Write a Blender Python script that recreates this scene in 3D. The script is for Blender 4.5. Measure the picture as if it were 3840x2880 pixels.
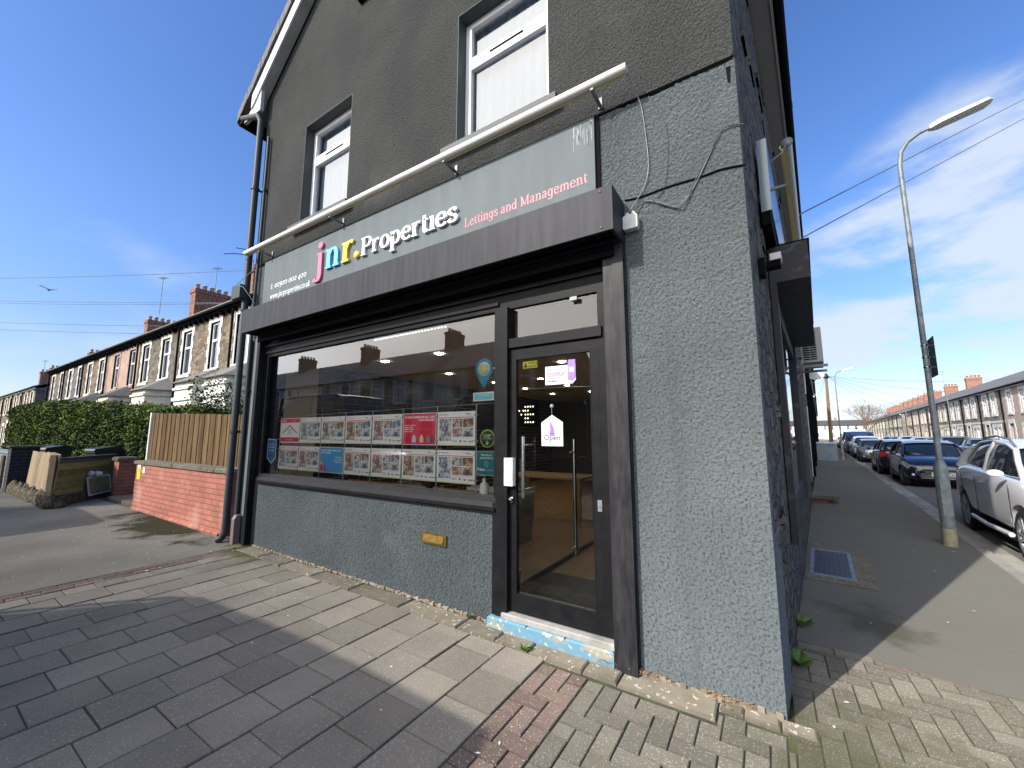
import bpy, bmesh, math, random
from math import sin, cos, tan, pi, radians, sqrt, atan2
from mathutils import Vector, Matrix

RND = random.Random(11)
scene = bpy.context.scene
for o in list(bpy.data.objects):
    bpy.data.objects.remove(o)
COL = scene.collection

# ------------------------------------------------------------------ camera
cd = bpy.data.cameras.new("camera")
cam = bpy.data.objects.new("camera", cd)
COL.objects.link(cam)
cd.sensor_fit = 'HORIZONTAL'
cd.sensor_width = 36.0
cd.lens = 14.012
cd.clip_start = 0.05
cd.clip_end = 3000
cam.location = (0.019, -2.818, 1.55)
cam.rotation_euler = (radians(97.34), 0.0, radians(32.45))
scene.camera = cam

# ------------------------------------------------------------------ light
SUN_EL = radians(32.5)
SUN_AZ = radians(24.3)            # light travels towards +y, turned this far to +x
ld = bpy.data.lights.new("sun", 'SUN')
ld.energy = 3.7
ld.angle = radians(0.53)
ld.color = (1.0, 0.95, 0.87)
sun = bpy.data.objects.new("sun", ld)
COL.objects.link(sun)
dvec = Vector((sin(SUN_AZ)*cos(SUN_EL), cos(SUN_AZ)*cos(SUN_EL), -sin(SUN_EL)))
sun.rotation_euler = dvec.to_track_quat('-Z', 'Y').to_euler()
sun.location = (-20, -40, 40)

world = bpy.data.worlds.new("World")
scene.world = world
world.use_nodes = True
nt = world.node_tree
for n in list(nt.nodes):
    nt.nodes.remove(n)
def wn(t, **k):
    n = nt.nodes.new(t)
    for a, b in k.items():
        setattr(n, a, b)
    return n
wl = nt.links.new
w_out = wn('ShaderNodeOutputWorld')
w_bg = wn('ShaderNodeBackground')
w_bg.inputs['Strength'].default_value = 0.15
sky = wn('ShaderNodeTexSky')
sky.sky_type = 'NISHITA'
sky.sun_disc = False
sky.sun_elevation = SUN_EL
sky.sun_rotation = math.atan2(-sin(SUN_AZ), -cos(SUN_AZ))
sky.air_density = 1.0
sky.dust_density = 0.6
sky.ozone_density = 2.6
tc = wn('ShaderNodeTexCoord')
sep = wn('ShaderNodeSeparateXYZ')
wl(tc.outputs['Generated'], sep.inputs[0])
def wmath(op, a, b=None, c=None, clamp=False):
    n = wn('ShaderNodeMath', operation=op)
    n.use_clamp = clamp
    for i, v in enumerate((a, b, c)):
        if v is None:
            continue
        if isinstance(v, (int, float)):
            n.inputs[i].default_value = v
        else:
            wl(v, n.inputs[i])
    return n.outputs[0]
zc = wmath('MAXIMUM', sep.outputs['Z'], 0.0)
den = wmath('ADD', zc, 0.18)
cu = wmath('DIVIDE', sep.outputs['X'], den)
cv = wmath('DIVIDE', sep.outputs['Y'], den)
comb = wn('ShaderNodeCombineXYZ')
wl(cu, comb.inputs[0]); wl(cv, comb.inputs[1])
cn = wn('ShaderNodeTexNoise')
cn.inputs['Scale'].default_value = 0.95
cn.inputs['Detail'].default_value = 6.0
cn.inputs['Roughness'].default_value = 0.52
cn.inputs['Distortion'].default_value = 0.35
wmap = wn('ShaderNodeMapping')
wmap.inputs['Location'].default_value = (1.7, 0.35, 0.0)
wl(comb.outputs[0], wmap.inputs['Vector'])
wl(wmap.outputs[0], cn.inputs['Vector'])
# more cloud low down on the street side (towards +x), thin haze low on the left
rside = wmath('MULTIPLY_ADD', sep.outputs['X'], 0.9, 0.26, clamp=True)
low = wmath('MULTIPLY_ADD', zc, -0.62, 0.20)
# second, finer cloud field for the bank of cumulus over the side street and the haze low on the left
cn2 = wn('ShaderNodeTexNoise')
cn2.inputs['Scale'].default_value = 3.4
cn2.inputs['Detail'].default_value = 7.0
cn2.inputs['Roughness'].default_value = 0.55
wmap2 = wn('ShaderNodeMapping')
wmap2.inputs['Scale'].default_value = (1.0, 1.0, 2.6)
wmap2.inputs['Location'].default_value = (3.1, 0.6, 0.9)
wl(tc.outputs['Generated'], wmap2.inputs['Vector']); wl(wmap2.outputs[0], cn2.inputs['Vector'])
def bank(az, el, lo_, hi_):
    d = wn('ShaderNodeVectorMath', operation='DOT_PRODUCT')
    wl(tc.outputs['Generated'], d.inputs[0])
    d.inputs[1].default_value = (sin(radians(az))*cos(radians(el)), cos(radians(az))*cos(radians(el)), sin(radians(el)))
    r = wn('ShaderNodeMapRange'); r.interpolation_type = 'SMOOTHSTEP'
    r.inputs['From Min'].default_value = lo_; r.inputs['From Max'].default_value = hi_
    wl(d.outputs['Value'], r.inputs['Value'])
    return r.outputs[0]
b1 = bank(23, 12, 0.915, 0.985)
b2_ = bank(-80, 4, 0.90, 0.985)
fine = wmath('MULTIPLY_ADD', cn2.outputs['Fac'], 1.8, -0.60, clamp=True)
dens = wmath('ADD', wmath('ADD', wmath('MULTIPLY', cn.outputs['Fac'], 0.62), wmath('MULTIPLY', low, 0.30)), wmath('ADD', wmath('MULTIPLY', wmath('MULTIPLY', b1, fine), 1.75), wmath('MULTIPLY', wmath('MULTIPLY', b2_, fine), 0.55)))
ramp = wn('ShaderNodeMapRange')
ramp.interpolation_type = 'SMOOTHSTEP'
ramp.inputs['From Min'].default_value = 0.42
ramp.inputs['From Max'].default_value = 0.92
ramp.inputs['To Max'].default_value = 0.85
wl(dens, ramp.inputs['Value'])
mixc = wn('ShaderNodeMix', data_type='RGBA')
wl(ramp.outputs[0], mixc.inputs['Factor'])
satn = wn('ShaderNodeHueSaturation')
satn.inputs['Hue'].default_value = 0.506
satn.inputs['Saturation'].default_value = 1.22
satn.inputs['Value'].default_value = 1.20
wl(sky.outputs[0], satn.inputs['Color'])
tintn = wn('ShaderNodeMix', data_type='RGBA', blend_type='MULTIPLY')
tintn.inputs['Factor'].default_value = 1.0
tintn.inputs['B'].default_value = (1.06, 0.955, 1.0, 1)
hzr = wn('ShaderNodeMapRange'); hzr.interpolation_type = 'SMOOTHSTEP'
hzr.inputs['From Min'].default_value = -0.02; hzr.inputs['From Max'].default_value = 0.42
hzr.inputs['To Min'].default_value = 0.66; hzr.inputs['To Max'].default_value = 1.0
wl(sep.outputs['Z'], hzr.inputs['Value'])
hzm = wn('ShaderNodeVectorMath', operation='SCALE')
wl(satn.outputs[0], hzm.inputs[0]); wl(hzr.outputs[0], hzm.inputs['Scale'])
wl(hzm.outputs[0], tintn.inputs['A'])
wl(tintn.outputs['Result'], mixc.inputs['A'])
mixc.inputs['B'].default_value = (3.7, 4.1, 4.7, 1)
# bright glow added to the sky sunward, for glass reflections and fill
dotn = wn('ShaderNodeVectorMath', operation='DOT_PRODUCT')
wl(tc.outputs['Generated'], dotn.inputs[0])
dotn.inputs[1].default_value = (-sin(SUN_AZ)*cos(SUN_EL*0.6), -cos(SUN_AZ)*cos(SUN_EL*0.6), sin(SUN_EL*0.6))
sun_glow = wn('ShaderNodeMapRange'); sun_glow.interpolation_type = 'SMOOTHSTEP'
sun_glow.inputs['From Min'].default_value = 0.50; sun_glow.inputs['From Max'].default_value = 0.97
wl(dotn.outputs['Value'], sun_glow.inputs['Value'])
vsc = wmath('MULTIPLY_ADD', cn.outputs['Fac'], 0.9, 0.45)
mixv = wn('ShaderNodeMix', data_type='RGBA')
wl(wmath('MULTIPLY', sun_glow.outputs[0], vsc, clamp=True), mixv.inputs['Factor'])
wl(mixc.outputs['Result'], mixv.inputs['A'])
mixv.inputs['B'].default_value = (19.0, 18.4, 17.2, 1)
wl(mixv.outputs['Result'], w_bg.inputs['Color'])
wl(w_bg.outputs[0], w_out.inputs['Surface'])

scene.view_settings.view_transform = 'Standard'
scene.view_settings.look = 'None'
scene.view_settings.exposure = 0.48
scene.view_settings.gamma = 1.0
scene.render.engine = 'CYCLES'
scene.cycles.max_bounces = 8
scene.cycles.transparent_max_bounces = 16

# ------------------------------------------------------------------ materials
MATS = {}
def new_mat(name):
    m = bpy.data.materials.new(name)
    m.use_nodes = True
    n = m.node_tree
    for q in list(n.nodes):
        n.nodes.remove(q)
    out = n.nodes.new('ShaderNodeOutputMaterial')
    return m, n, out

def rgb(c):
    return (c[0], c[1], c[2], 1.0)

def M(name, col, rough=0.8, metal=0.0, col2=None, vs=3.0, bump=0.0, bs=40.0, tint=0.0,
      stretch=(1, 1, 1), spec=0.5, coat=0.0, ramp=(0.35, 0.65), speck=None, emit=0.0, bdet=3.0):
    if name in MATS:
        return MATS[name]
    m, n, out = new_mat(name)
    L = n.links.new
    b = n.nodes.new('ShaderNodeBsdfPrincipled')
    b.inputs['Roughness'].default_value = rough
    b.inputs['Metallic'].default_value = metal
    b.inputs['Specular IOR Level'].default_value = spec
    if rough >= 0.88: b.inputs['Diffuse Roughness'].default_value = 1.0
    if coat:
        b.inputs['Coat Weight'].default_value = coat
        b.inputs['Coat Roughness'].default_value = 0.04
    L(b.outputs[0], out.inputs['Surface'])
    t = n.nodes.new('ShaderNodeTexCoord')
    mp = n.nodes.new('ShaderNodeMapping')
    mp.inputs['Scale'].default_value = stretch
    L(t.outputs['Object'], mp.inputs['Vector'])
    last = None
    if col2 is not None:
        z = n.nodes.new('ShaderNodeTexNoise')
        z.inputs['Scale'].default_value = vs
        z.inputs['Detail'].default_value = 6
        z.inputs['Roughness'].default_value = 0.6
        L(mp.outputs[0], z.inputs['Vector'])
        r = n.nodes.new('ShaderNodeMapRange')
        r.inputs['From Min'].default_value = ramp[0]
        r.inputs['From Max'].default_value = ramp[1]
        L(z.outputs['Fac'], r.inputs['Value'])
        x = n.nodes.new('ShaderNodeMix'); x.data_type = 'RGBA'
        x.inputs['A'].default_value = rgb(col); x.inputs['B'].default_value = rgb(col2)
        L(r.outputs[0], x.inputs['Factor'])
        last = x.outputs['Result']
    if speck is not None:       # (colour, scale, threshold): small flecks
        z = n.nodes.new('ShaderNodeTexNoise')
        z.inputs['Scale'].default_value = speck[1]
        z.inputs['Detail'].default_value = 2
        L(t.outputs['Object'], z.inputs['Vector'])
        r = n.nodes.new('ShaderNodeMapRange')
        r.inputs['From Min'].default_value = speck[2]
        r.inputs['From Max'].default_value = speck[2] + 0.06
        L(z.outputs['Fac'], r.inputs['Value'])
        x = n.nodes.new('ShaderNodeMix'); x.data_type = 'RGBA'
        if last is None:
            x.inputs['A'].default_value = rgb(col)
        else:
            L(last, x.inputs['A'])
        x.inputs['B'].default_value = rgb(speck[0])
        L(r.outputs[0], x.inputs['Factor'])
        last = x.outputs['Result']
    if tint:
        a = n.nodes.new('ShaderNodeAttribute'); a.attribute_name = 'tint'
        mm = n.nodes.new('ShaderNodeMath'); mm.operation = 'MULTIPLY_ADD'
        mm.inputs[1].default_value = tint * 2; mm.inputs[2].default_value = 1 - tint
        L(a.outputs['Fac'], mm.inputs[0])
        h = n.nodes.new('ShaderNodeHueSaturation')
        if last is None:
            h.inputs['Color'].default_value = rgb(col)
        else:
            L(last, h.inputs['Color'])
        L(mm.outputs[0], h.inputs['Value'])
        last = h.outputs[0]
    if last is None:
        b.inputs['Base Color'].default_value = rgb(col)
    else:
        L(last, b.inputs['Base Color'])
    if bump:
        z = n.nodes.new('ShaderNodeTexNoise')
        z.inputs['Scale'].default_value = bs
        z.inputs['Detail'].default_value = bdet
        L(mp.outputs[0], z.inputs['Vector'])
        bp = n.nodes.new('ShaderNodeBump')
        bp.inputs['Strength'].default_value = 1.0
        bp.inputs['Distance'].default_value = bump
        L(z.outputs['Fac'], bp.inputs['Height'])
        L(bp.outputs[0], b.inputs['Normal'])
    if emit:
        b.inputs['Emission Color'].default_value = rgb(col)
        b.inputs['Emission Strength'].default_value = emit
    MATS[name] = m
    return m

def M_rough(name, c1, c2, c3, scale=62, dist=0.012, dark=None):
    """roughcast render: pebbly bump, slow colour drift, weather blotches"""
    m, n, out = new_mat(name)
    L = n.links.new
    b = n.nodes.new('ShaderNodeBsdfPrincipled')
    b.inputs['Roughness'].default_value = 0.85
    b.inputs['Diffuse Roughness'].default_value = 1.0
    b.inputs['Specular IOR Level'].default_value = 0.15
    L(b.outputs[0], out.inputs['Surface'])
    t = n.nodes.new('ShaderNodeTexCoord')
    def noise(s, d=4, dis=0.0):
        z = n.nodes.new('ShaderNodeTexNoise')
        z.inputs['Scale'].default_value = s; z.inputs['Detail'].default_value = d
        z.inputs['Distortion'].default_value = dis
        L(t.outputs['Object'], z.inputs['Vector'])
        return z.outputs['Fac']
    def rng(v, a, c):
        r = n.nodes.new('ShaderNodeMapRange')
        r.inputs['From Min'].default_value = a; r.inputs['From Max'].default_value = c
        L(v, r.inputs['Value'])
        return r.outputs[0]
    def mix(f, A, B):
        x = n.nodes.new('ShaderNodeMix'); x.data_type = 'RGBA'
        L(f, x.inputs['Factor'])
        for k, v in (('A', A), ('B', B)):
            if isinstance(v, tuple):
                x.inputs[k].default_value = rgb(v)
            else:
                L(v, x.inputs[k])
        return x.outputs['Result']
    c = mix(rng(noise(1.1, 5), 0.38, 0.62), c1, c2)
    c = mix(rng(noise(scale * 0.9, 2), 0.30, 0.50), c3, c)
    ms = n.nodes.new('ShaderNodeMapping'); ms.inputs['Scale'].default_value = (5.5, 5.5, 0.42)
    L(t.outputs['Object'], ms.inputs['Vector'])
    zs = n.nodes.new('ShaderNodeTexNoise'); zs.inputs['Scale'].default_value = 1.0; zs.inputs['Detail'].default_value = 7
    L(ms.outputs[0], zs.inputs['Vector'])
    st = n.nodes.new('ShaderNodeMath'); st.operation = 'MULTIPLY'; st.inputs[1].default_value = 0.55
    L(rng(zs.outputs['Fac'], 0.55, 0.75), st.inputs[0])
    c = mix(st.outputs[0], c, tuple(v * 0.62 for v in c1))
    st2 = n.nodes.new('ShaderNodeMath'); st2.operation = 'MULTIPLY'; st2.inputs[1].default_value = 0.45
    L(rng(noise(0.9, 7, 1.0), 0.60, 0.70), st2.inputs[0])
    c = mix(st2.outputs[0], c, tuple(min(1, v * 1.35) for v in c1))
    if dark:
        c = mix(rng(noise(5.5, 5, 0.6), 0.62, 0.8), c, dark)
    L(c, b.inputs['Base Color'])
    v = n.nodes.new('ShaderNodeTexVoronoi')
    v.feature = 'SMOOTH_F1'
    v.inputs['Scale'].default_value = scale * 0.62
    v.inputs['Smoothness'].default_value = 0.6
    L(t.outputs['Object'], v.inputs['Vector'])
    s = n.nodes.new('ShaderNodeMath'); s.operation = 'SUBTRACT'
    L(noise(scale, 3, 0.3), s.inputs[0]); L(v.outputs['Distance'], s.inputs[1])
    bp = n.nodes.new('ShaderNodeBump')
    bp.inputs['Strength'].default_value = 0.9
    bp.inputs['Distance'].default_value = dist
    L(s.outputs[0], bp.inputs['Height'])
    L(bp.outputs[0], b.inputs['Normal'])
    MATS[name] = m
    return m

def M_stone(name, ca, cb, mortar, scale=6.0, bump=0.03, flat=1.7, mw=0.05):
    """rubble stone with mortar joints"""
    if name in MATS:
        return MATS[name]
    m, n, out = new_mat(name)
    L = n.links.new
    b = n.nodes.new('ShaderNodeBsdfPrincipled')
    b.inputs['Roughness'].default_value = 0.9
    b.inputs['Specular IOR Level'].default_value = 0.2
    L(b.outputs[0], out.inputs['Surface'])
    t = n.nodes.new('ShaderNodeTexCoord')
    nz = n.nodes.new('ShaderNodeTexNoise'); nz.inputs['Scale'].default_value = scale * 0.8
    L(t.outputs['Object'], nz.inputs['Vector'])
    mp = n.nodes.new('ShaderNodeMapping'); mp.inputs['Scale'].default_value = (1, 1, flat)
    ad = n.nodes.new('ShaderNodeVectorMath'); ad.operation = 'MULTIPLY_ADD'
    ad.inputs[1].default_value = (0.16, 0.16, 0.16)
    L(nz.outputs['Color'], ad.inputs[0]); L(t.outputs['Object'], ad.inputs[2])
    L(ad.outputs[0], mp.inputs['Vector'])
    v = n.nodes.new('ShaderNodeTexVoronoi'); v.feature = 'DISTANCE_TO_EDGE'
    v.inputs['Scale'].default_value = scale
    L(mp.outputs[0], v.inputs['Vector'])
    v2 = n.nodes.new('ShaderNodeTexVoronoi'); v2.inputs['Scale'].default_value = scale
    L(mp.outputs[0], v2.inputs['Vector'])
    x = n.nodes.new('ShaderNodeMix'); x.data_type = 'RGBA'
    x.inputs['A'].default_value = rgb(ca); x.inputs['B'].default_value = rgb(cb)
    sp = n.nodes.new('ShaderNodeSeparateColor')
    L(v2.outputs['Color'], sp.inputs[0]); L(sp.outputs[0], x.inputs['Factor'])
    r = n.nodes.new('ShaderNodeMapRange')
    r.inputs['From Min'].default_value = mw * 0.5; r.inputs['From Max'].default_value = mw * 1.4
    L(v.outputs['Distance'], r.inputs['Value'])
    y = n.nodes.new('ShaderNodeMix'); y.data_type = 'RGBA'
    y.inputs['A'].default_value = rgb(mortar)
    L(r.outputs[0], y.inputs['Factor']); L(x.outputs['Result'], y.inputs['B'])
    z2 = n.nodes.new('ShaderNodeTexNoise'); z2.inputs['Scale'].default_value = scale * 5
    z2.inputs['Detail'].default_value = 5
    L(t.outputs['Object'], z2.inputs['Vector'])
    hs = n.nodes.new('ShaderNodeHueSaturation')
    mm = n.nodes.new('ShaderNodeMath'); mm.operation = 'MULTIPLY_ADD'
    mm.inputs[1].default_value = 1.3; mm.inputs[2].default_value = 0.35
    L(z2.outputs['Fac'], mm.inputs[0]); L(mm.outputs[0], hs.inputs['Value'])
    L(y.outputs['Result'], hs.inputs['Color'])
    L(hs.outputs[0], b.inputs['Base Color'])
    bp = n.nodes.new('ShaderNodeBump'); bp.inputs['Distance'].default_value = bump
    ml = n.nodes.new('ShaderNodeMath'); ml.operation = 'MULTIPLY_ADD'
    ml.inputs[1].default_value = 0.5
    L(z2.outputs['Fac'], ml.inputs[0]); L(r.outputs[0], ml.inputs[2])
    L(ml.outputs[0], bp.inputs['Height'])
    L(bp.outputs[0], b.inputs['Normal'])
    MATS[name] = m
    return m

def M_brick(name, ca, cb, mortar, w=0.225, h=0.075, ms=0.01, bump=0.006, off=0.5, rough=0.9, stain=None, tone=0.25, flat=False):
    if name in MATS:
        return MATS[name]
    m, n, out = new_mat(name)
    L = n.links.new
    b = n.nodes.new('ShaderNodeBsdfPrincipled')
    b.inputs['Roughness'].default_value = rough
    b.inputs['Specular IOR Level'].default_value = 0.3
    L(b.outputs[0], out.inputs['Surface'])
    t = n.nodes.new('ShaderNodeTexCoord')
    s = n.nodes.new('ShaderNodeSeparateXYZ'); L(t.outputs['Object'], s.inputs[0])
    c = n.nodes.new('ShaderNodeCombineXYZ')
    if flat:
        L(s.outputs['X'], c.inputs[0]); L(s.outputs['Y'], c.inputs[1])
    else:
        a = n.nodes.new('ShaderNodeMath'); a.operation = 'ADD'
        L(s.outputs['X'], a.inputs[0]); L(s.outputs['Y'], a.inputs[1])
        L(a.outputs[0], c.inputs[0]); L(s.outputs['Z'], c.inputs[1])
    br = n.nodes.new('ShaderNodeTexBrick')
    br.offset = off
    br.inputs['Scale'].default_value = 1.0
    br.inputs['Brick Width'].default_value = w
    br.inputs['Row Height'].default_value = h
    br.inputs['Mortar Size'].default_value = ms
    br.inputs['Mortar Smooth'].default_value = 0.3
    br.inputs['Color1'].default_value = rgb(ca)
    br.inputs['Color2'].default_value = rgb(cb)
    br.inputs['Mortar'].default_value = rgb(mortar)
    L(c.outputs[0], br.inputs['Vector'])
    z2 = n.nodes.new('ShaderNodeTexNoise'); z2.inputs['Scale'].default_value = 2.2
    z2.inputs['Detail'].default_value = 8; z2.inputs['Roughness'].default_value = 0.65
    L(t.outputs['Object'], z2.inputs['Vector'])
    hs = n.nodes.new('ShaderNodeHueSaturation')
    mm = n.nodes.new('ShaderNodeMath'); mm.operation = 'MULTIPLY_ADD'
    mm.inputs[1].default_value = tone * 4; mm.inputs[2].default_value = 1 - tone * 2
    L(z2.outputs['Fac'], mm.inputs[0]); L(mm.outputs[0], hs.inputs['Value'])
    L(br.outputs['Color'], hs.inputs['Color'])
    last = hs.outputs[0]
    if stain:
        z3 = n.nodes.new('ShaderNodeTexNoise'); z3.inputs['Scale'].default_value = 1.6
        z3.inputs['Detail'].default_value = 8
        L(t.outputs['Object'], z3.inputs['Vector'])
        r = n.nodes.new('ShaderNodeMapRange')
        r.inputs['From Min'].default_value = 0.55; r.inputs['From Max'].default_value = 0.78
        L(z3.outputs['Fac'], r.inputs['Value'])
        x = n.nodes.new('ShaderNodeMix'); x.data_type = 'RGBA'
        L(r.outputs[0], x.inputs['Factor']); L(last, x.inputs['A'])
        x.inputs['B'].default_value = rgb(stain)
        last = x.outputs['Result']
    L(last, b.inputs['Base Color'])
    if bump:
        bp = n.nodes.new('ShaderNodeBump'); bp.inputs['Distance'].default_value = bump
        iv = n.nodes.new('ShaderNodeMath'); iv.operation = 'SUBTRACT'; iv.inputs[0].default_value = 1
        L(br.outputs['Fac'], iv.inputs[1]); L(iv.outputs[0], bp.inputs['Height'])
        L(bp.outputs[0], b.inputs['Normal'])
    MATS[name] = m
    return m

def M_glass(name, tint=(0.9, 0.95, 0.94), refl=1.0, rough=0.0, base=0.0):
    """thin clear pane: see-through with a Fresnel reflection"""
    m, n, out = new_mat(name)
    L = n.links.new
    tr = n.nodes.new('ShaderNodeBsdfTransparent'); tr.inputs[0].default_value = rgb(tint)
    gl = n.nodes.new('ShaderNodeBsdfGlossy'); gl.inputs['Roughness'].default_value = rough
    fr = n.nodes.new('ShaderNodeFresnel'); fr.inputs['IOR'].default_value = 1.55
    mu = n.nodes.new('ShaderNodeMath'); mu.operation = 'MULTIPLY_ADD'; mu.use_clamp = True
    mu.inputs[1].default_value = refl * 2.5; mu.inputs[2].default_value = base
    L(fr.outputs[0], mu.inputs[0])
    mx = n.nodes.new('ShaderNodeMixShader')
    L(mu.outputs[0], mx.inputs[0]); L(tr.outputs[0], mx.inputs[1]); L(gl.outputs[0], mx.inputs[2])
    L(mx.outputs[0], out.inputs['Surface'])
    MATS[name] = m
    return m

def M_stain(name, col, scale, lo, hi, strength=0.8):
    """a thin film of moss or dirt: patchy, fading towards its edges"""
    m, n, out = new_mat(name)
    L = n.links.new
    d = n.nodes.new('ShaderNodeBsdfDiffuse'); d.inputs['Color'].default_value = rgb(col)
    tr = n.nodes.new('ShaderNodeBsdfTransparent')
    t = n.nodes.new('ShaderNodeTexCoord')
    z = n.nodes.new('ShaderNodeTexNoise'); z.inputs['Scale'].default_value = scale; z.inputs['Detail'].default_value = 9
    z.inputs['Roughness'].default_value = 0.65
    L(t.outputs['Object'], z.inputs['Vector'])
    g = n.nodes.new('ShaderNodeVectorMath'); g.operation = 'SUBTRACT'; g.inputs[1].default_value = (0.5, 0.5, 0.5)
    L(t.outputs['Generated'], g.inputs[0])
    g2 = n.nodes.new('ShaderNodeVectorMath'); g2.operation = 'MULTIPLY'; g2.inputs[1].default_value = (2, 2, 0)
    L(g.outputs[0], g2.inputs[0])
    le = n.nodes.new('ShaderNodeVectorMath'); le.operation = 'LENGTH'; L(g2.outputs[0], le.inputs[0])
    f = n.nodes.new('ShaderNodeMath'); f.operation = 'MULTIPLY_ADD'; f.inputs[1].default_value = -0.42
    L(le.outputs['Value'], f.inputs[0]); L(z.outputs['Fac'], f.inputs[2])
    r = n.nodes.new('ShaderNodeMapRange'); r.interpolation_type = 'SMOOTHSTEP'
    r.inputs['From Min'].default_value = lo; r.inputs['From Max'].default_value = hi; r.inputs['To Max'].default_value = strength
    L(f.outputs[0], r.inputs['Value'])
    mx = n.nodes.new('ShaderNodeMixShader'); L(r.outputs[0], mx.inputs[0]); L(tr.outputs[0], mx.inputs[1]); L(d.outputs[0], mx.inputs[2])
    L(mx.outputs[0], out.inputs['Surface'])
    MATS[name] = m
    return m

# ------------------------------------------------------------------ mesh builder
def unit(v):
    v = Vector(v)
    return v.normalized() if v.length > 1e-9 else Vector((0, 0, 1))

class MB:
    def __init__(s, xf=None):
        s.v = []; s.f = []; s.m = []; s.t = []; s.sm = []; s.xf = xf or Matrix.Identity(4)
    def add(s, verts, faces, m=0, tint=0.5, smooth=False):
        k = len(s.v)
        for p in verts:
            s.v.append(s.xf @ Vector(p))
        for f in faces:
            s.f.append([k + i for i in f]); s.m.append(m); s.t.append(tint); s.sm.append(smooth)
    def box(s, x0, y0, z0, x1, y1, z1, m=0, tint=0.5):
        x0, x1 = min(x0, x1), max(x0, x1); y0, y1 = min(y0, y1), max(y0, y1); z0, z1 = min(z0, z1), max(z0, z1)
        s.add([(x0, y0, z0), (x1, y0, z0), (x1, y1, z0), (x0, y1, z0), (x0, y0, z1), (x1, y0, z1), (x1, y1, z1), (x0, y1, z1)],
              [(0, 3, 2, 1), (4, 5, 6, 7), (0, 1, 5, 4), (1, 2, 6, 5), (2, 3, 7, 6), (3, 0, 4, 7)], m, tint)
    def cbox(s, x0, y0, z0, x1, y1, z1, c=0.004, m=0, tint=0.5):
        """box with a chamfered top"""
        s.add([(x0, y0, z0), (x1, y0, z0), (x1, y1, z0), (x0, y1, z0),
               (x0, y0, z1 - c), (x1, y0, z1 - c), (x1, y1, z1 - c), (x0, y1, z1 - c),
               (x0 + c, y0 + c, z1), (x1 - c, y0 + c, z1), (x1 - c, y1 - c, z1), (x0 + c, y1 - c, z1)],
              [(0, 1, 5, 4), (1, 2, 6, 5), (2, 3, 7, 6), (3, 0, 4, 7),
               (4, 5, 9, 8), (5, 6, 10, 9), (6, 7, 11, 10), (7, 4, 8, 11), (8, 9, 10, 11)], m, tint)
    def prism(s, poly, z0, z1, m=0, tint=0.5):
        n = len(poly)
        a = sum(poly[i][0] * poly[(i + 1) % n][1] - poly[(i + 1) % n][0] * poly[i][1] for i in range(n))
        if a < 0:
            poly = poly[::-1]
        g0 = z0 if callable(z0) else (lambda x, y: z0)
        g1 = z1 if callable(z1) else (lambda x, y: z1)
        s.add([(x, y, g0(x, y)) for x, y in poly] + [(x, y, g1(x, y)) for x, y in poly],
              [tuple(range(n))[::-1], tuple(range(n, 2 * n))] + [(i, (i + 1) % n, n + (i + 1) % n, n + i) for i in range(n)], m, tint)
    def yprism(s, poly, y0, y1, m=0, tint=0.5):
        """outline in x,z pushed from y0 to y1 (y0<y1)"""
        n = len(poly)
        a = sum(poly[i][0] * poly[(i + 1) % n][1] - poly[(i + 1) % n][0] * poly[i][1] for i in range(n))
        if a < 0:
            poly = poly[::-1]
        s.add([(x, y0, z) for x, z in poly] + [(x, y1, z) for x, z in poly],
              [tuple(range(n)), tuple(range(n, 2 * n))[::-1]] + [(i, n + i, n + (i + 1) % n, (i + 1) % n) for i in range(n)], m, tint)
    def xprism(s, poly, x0, x1, m=0, tint=0.5):
        """outline in y,z pushed from x0 to x1"""
        n = len(poly)
        a = sum(poly[i][0] * poly[(i + 1) % n][1] - poly[(i + 1) % n][0] * poly[i][1] for i in range(n))
        if a < 0:
            poly = poly[::-1]
        s.add([(x0, y, z) for y, z in poly] + [(x1, y, z) for y, z in poly],
              [tuple(range(n))[::-1], tuple(range(n, 2 * n))] + [(i, (i + 1) % n, n + (i + 1) % n, n + i) for i in range(n)], m, tint)
    def tube(s, pts, r, seg=8, m=0, caps=True, smooth=True):
        pts = [Vector(p) for p in pts]
        rr = r if isinstance(r, (list, tuple)) else [r] * len(pts)
        rings = []
        up = Vector((0, 0, 1))
        for i, p in enumerate(pts):
            d = unit((pts[min(i + 1, len(pts) - 1)] - pts[max(i - 1, 0)]))
            if i == 0:
                ref = up if abs(d.dot(up)) < 0.93 else Vector((1, 0, 0))
                a = d.cross(ref).normalized()
            else:
                a = (a - d * a.dot(d)).normalized()
            b = d.cross(a).normalized()
            rings.append([p + (a * cos(2 * pi * k / seg) + b * sin(2 * pi * k / seg)) * rr[i] for k in range(seg)])
        vs = [q for rg in rings for q in rg]
        fs = []
        for i in range(len(pts) - 1):
            for k in range(seg):
                fs.append((i * seg + k, (i + 1) * seg + k, (i + 1) * seg + (k + 1) % seg, i * seg + (k + 1) % seg))
        s.add(vs, fs, m, 0.5, smooth)
        if caps:
            s.add(rings[0], [tuple(range(seg))], m)
            s.add(rings[-1], [tuple(range(seg))[::-1]], m)
    def lathe(s, prof, c=(0, 0, 0), axis='z', seg=16, m=0, smooth=True):
        """prof: (radius, height) pairs turned about an axis through c"""
        vs = []; c = Vector(c)
        for r, h in prof:
            for k in range(seg):
                a = 2 * pi * k / seg
                if axis == 'z': p = (r * cos(a), r * sin(a), h)
                elif axis == 'x': p = (h, r * cos(a), r * sin(a))
                else: p = (r * sin(a), h, r * cos(a))
                vs.append(c + Vector(p))
        fs = []
        for i in range(len(prof) - 1):
            for k in range(seg):
                fs.append((i * seg + k, i * seg + (k + 1) % seg, (i + 1) * seg + (k + 1) % seg, (i + 1) * seg + k))
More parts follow.
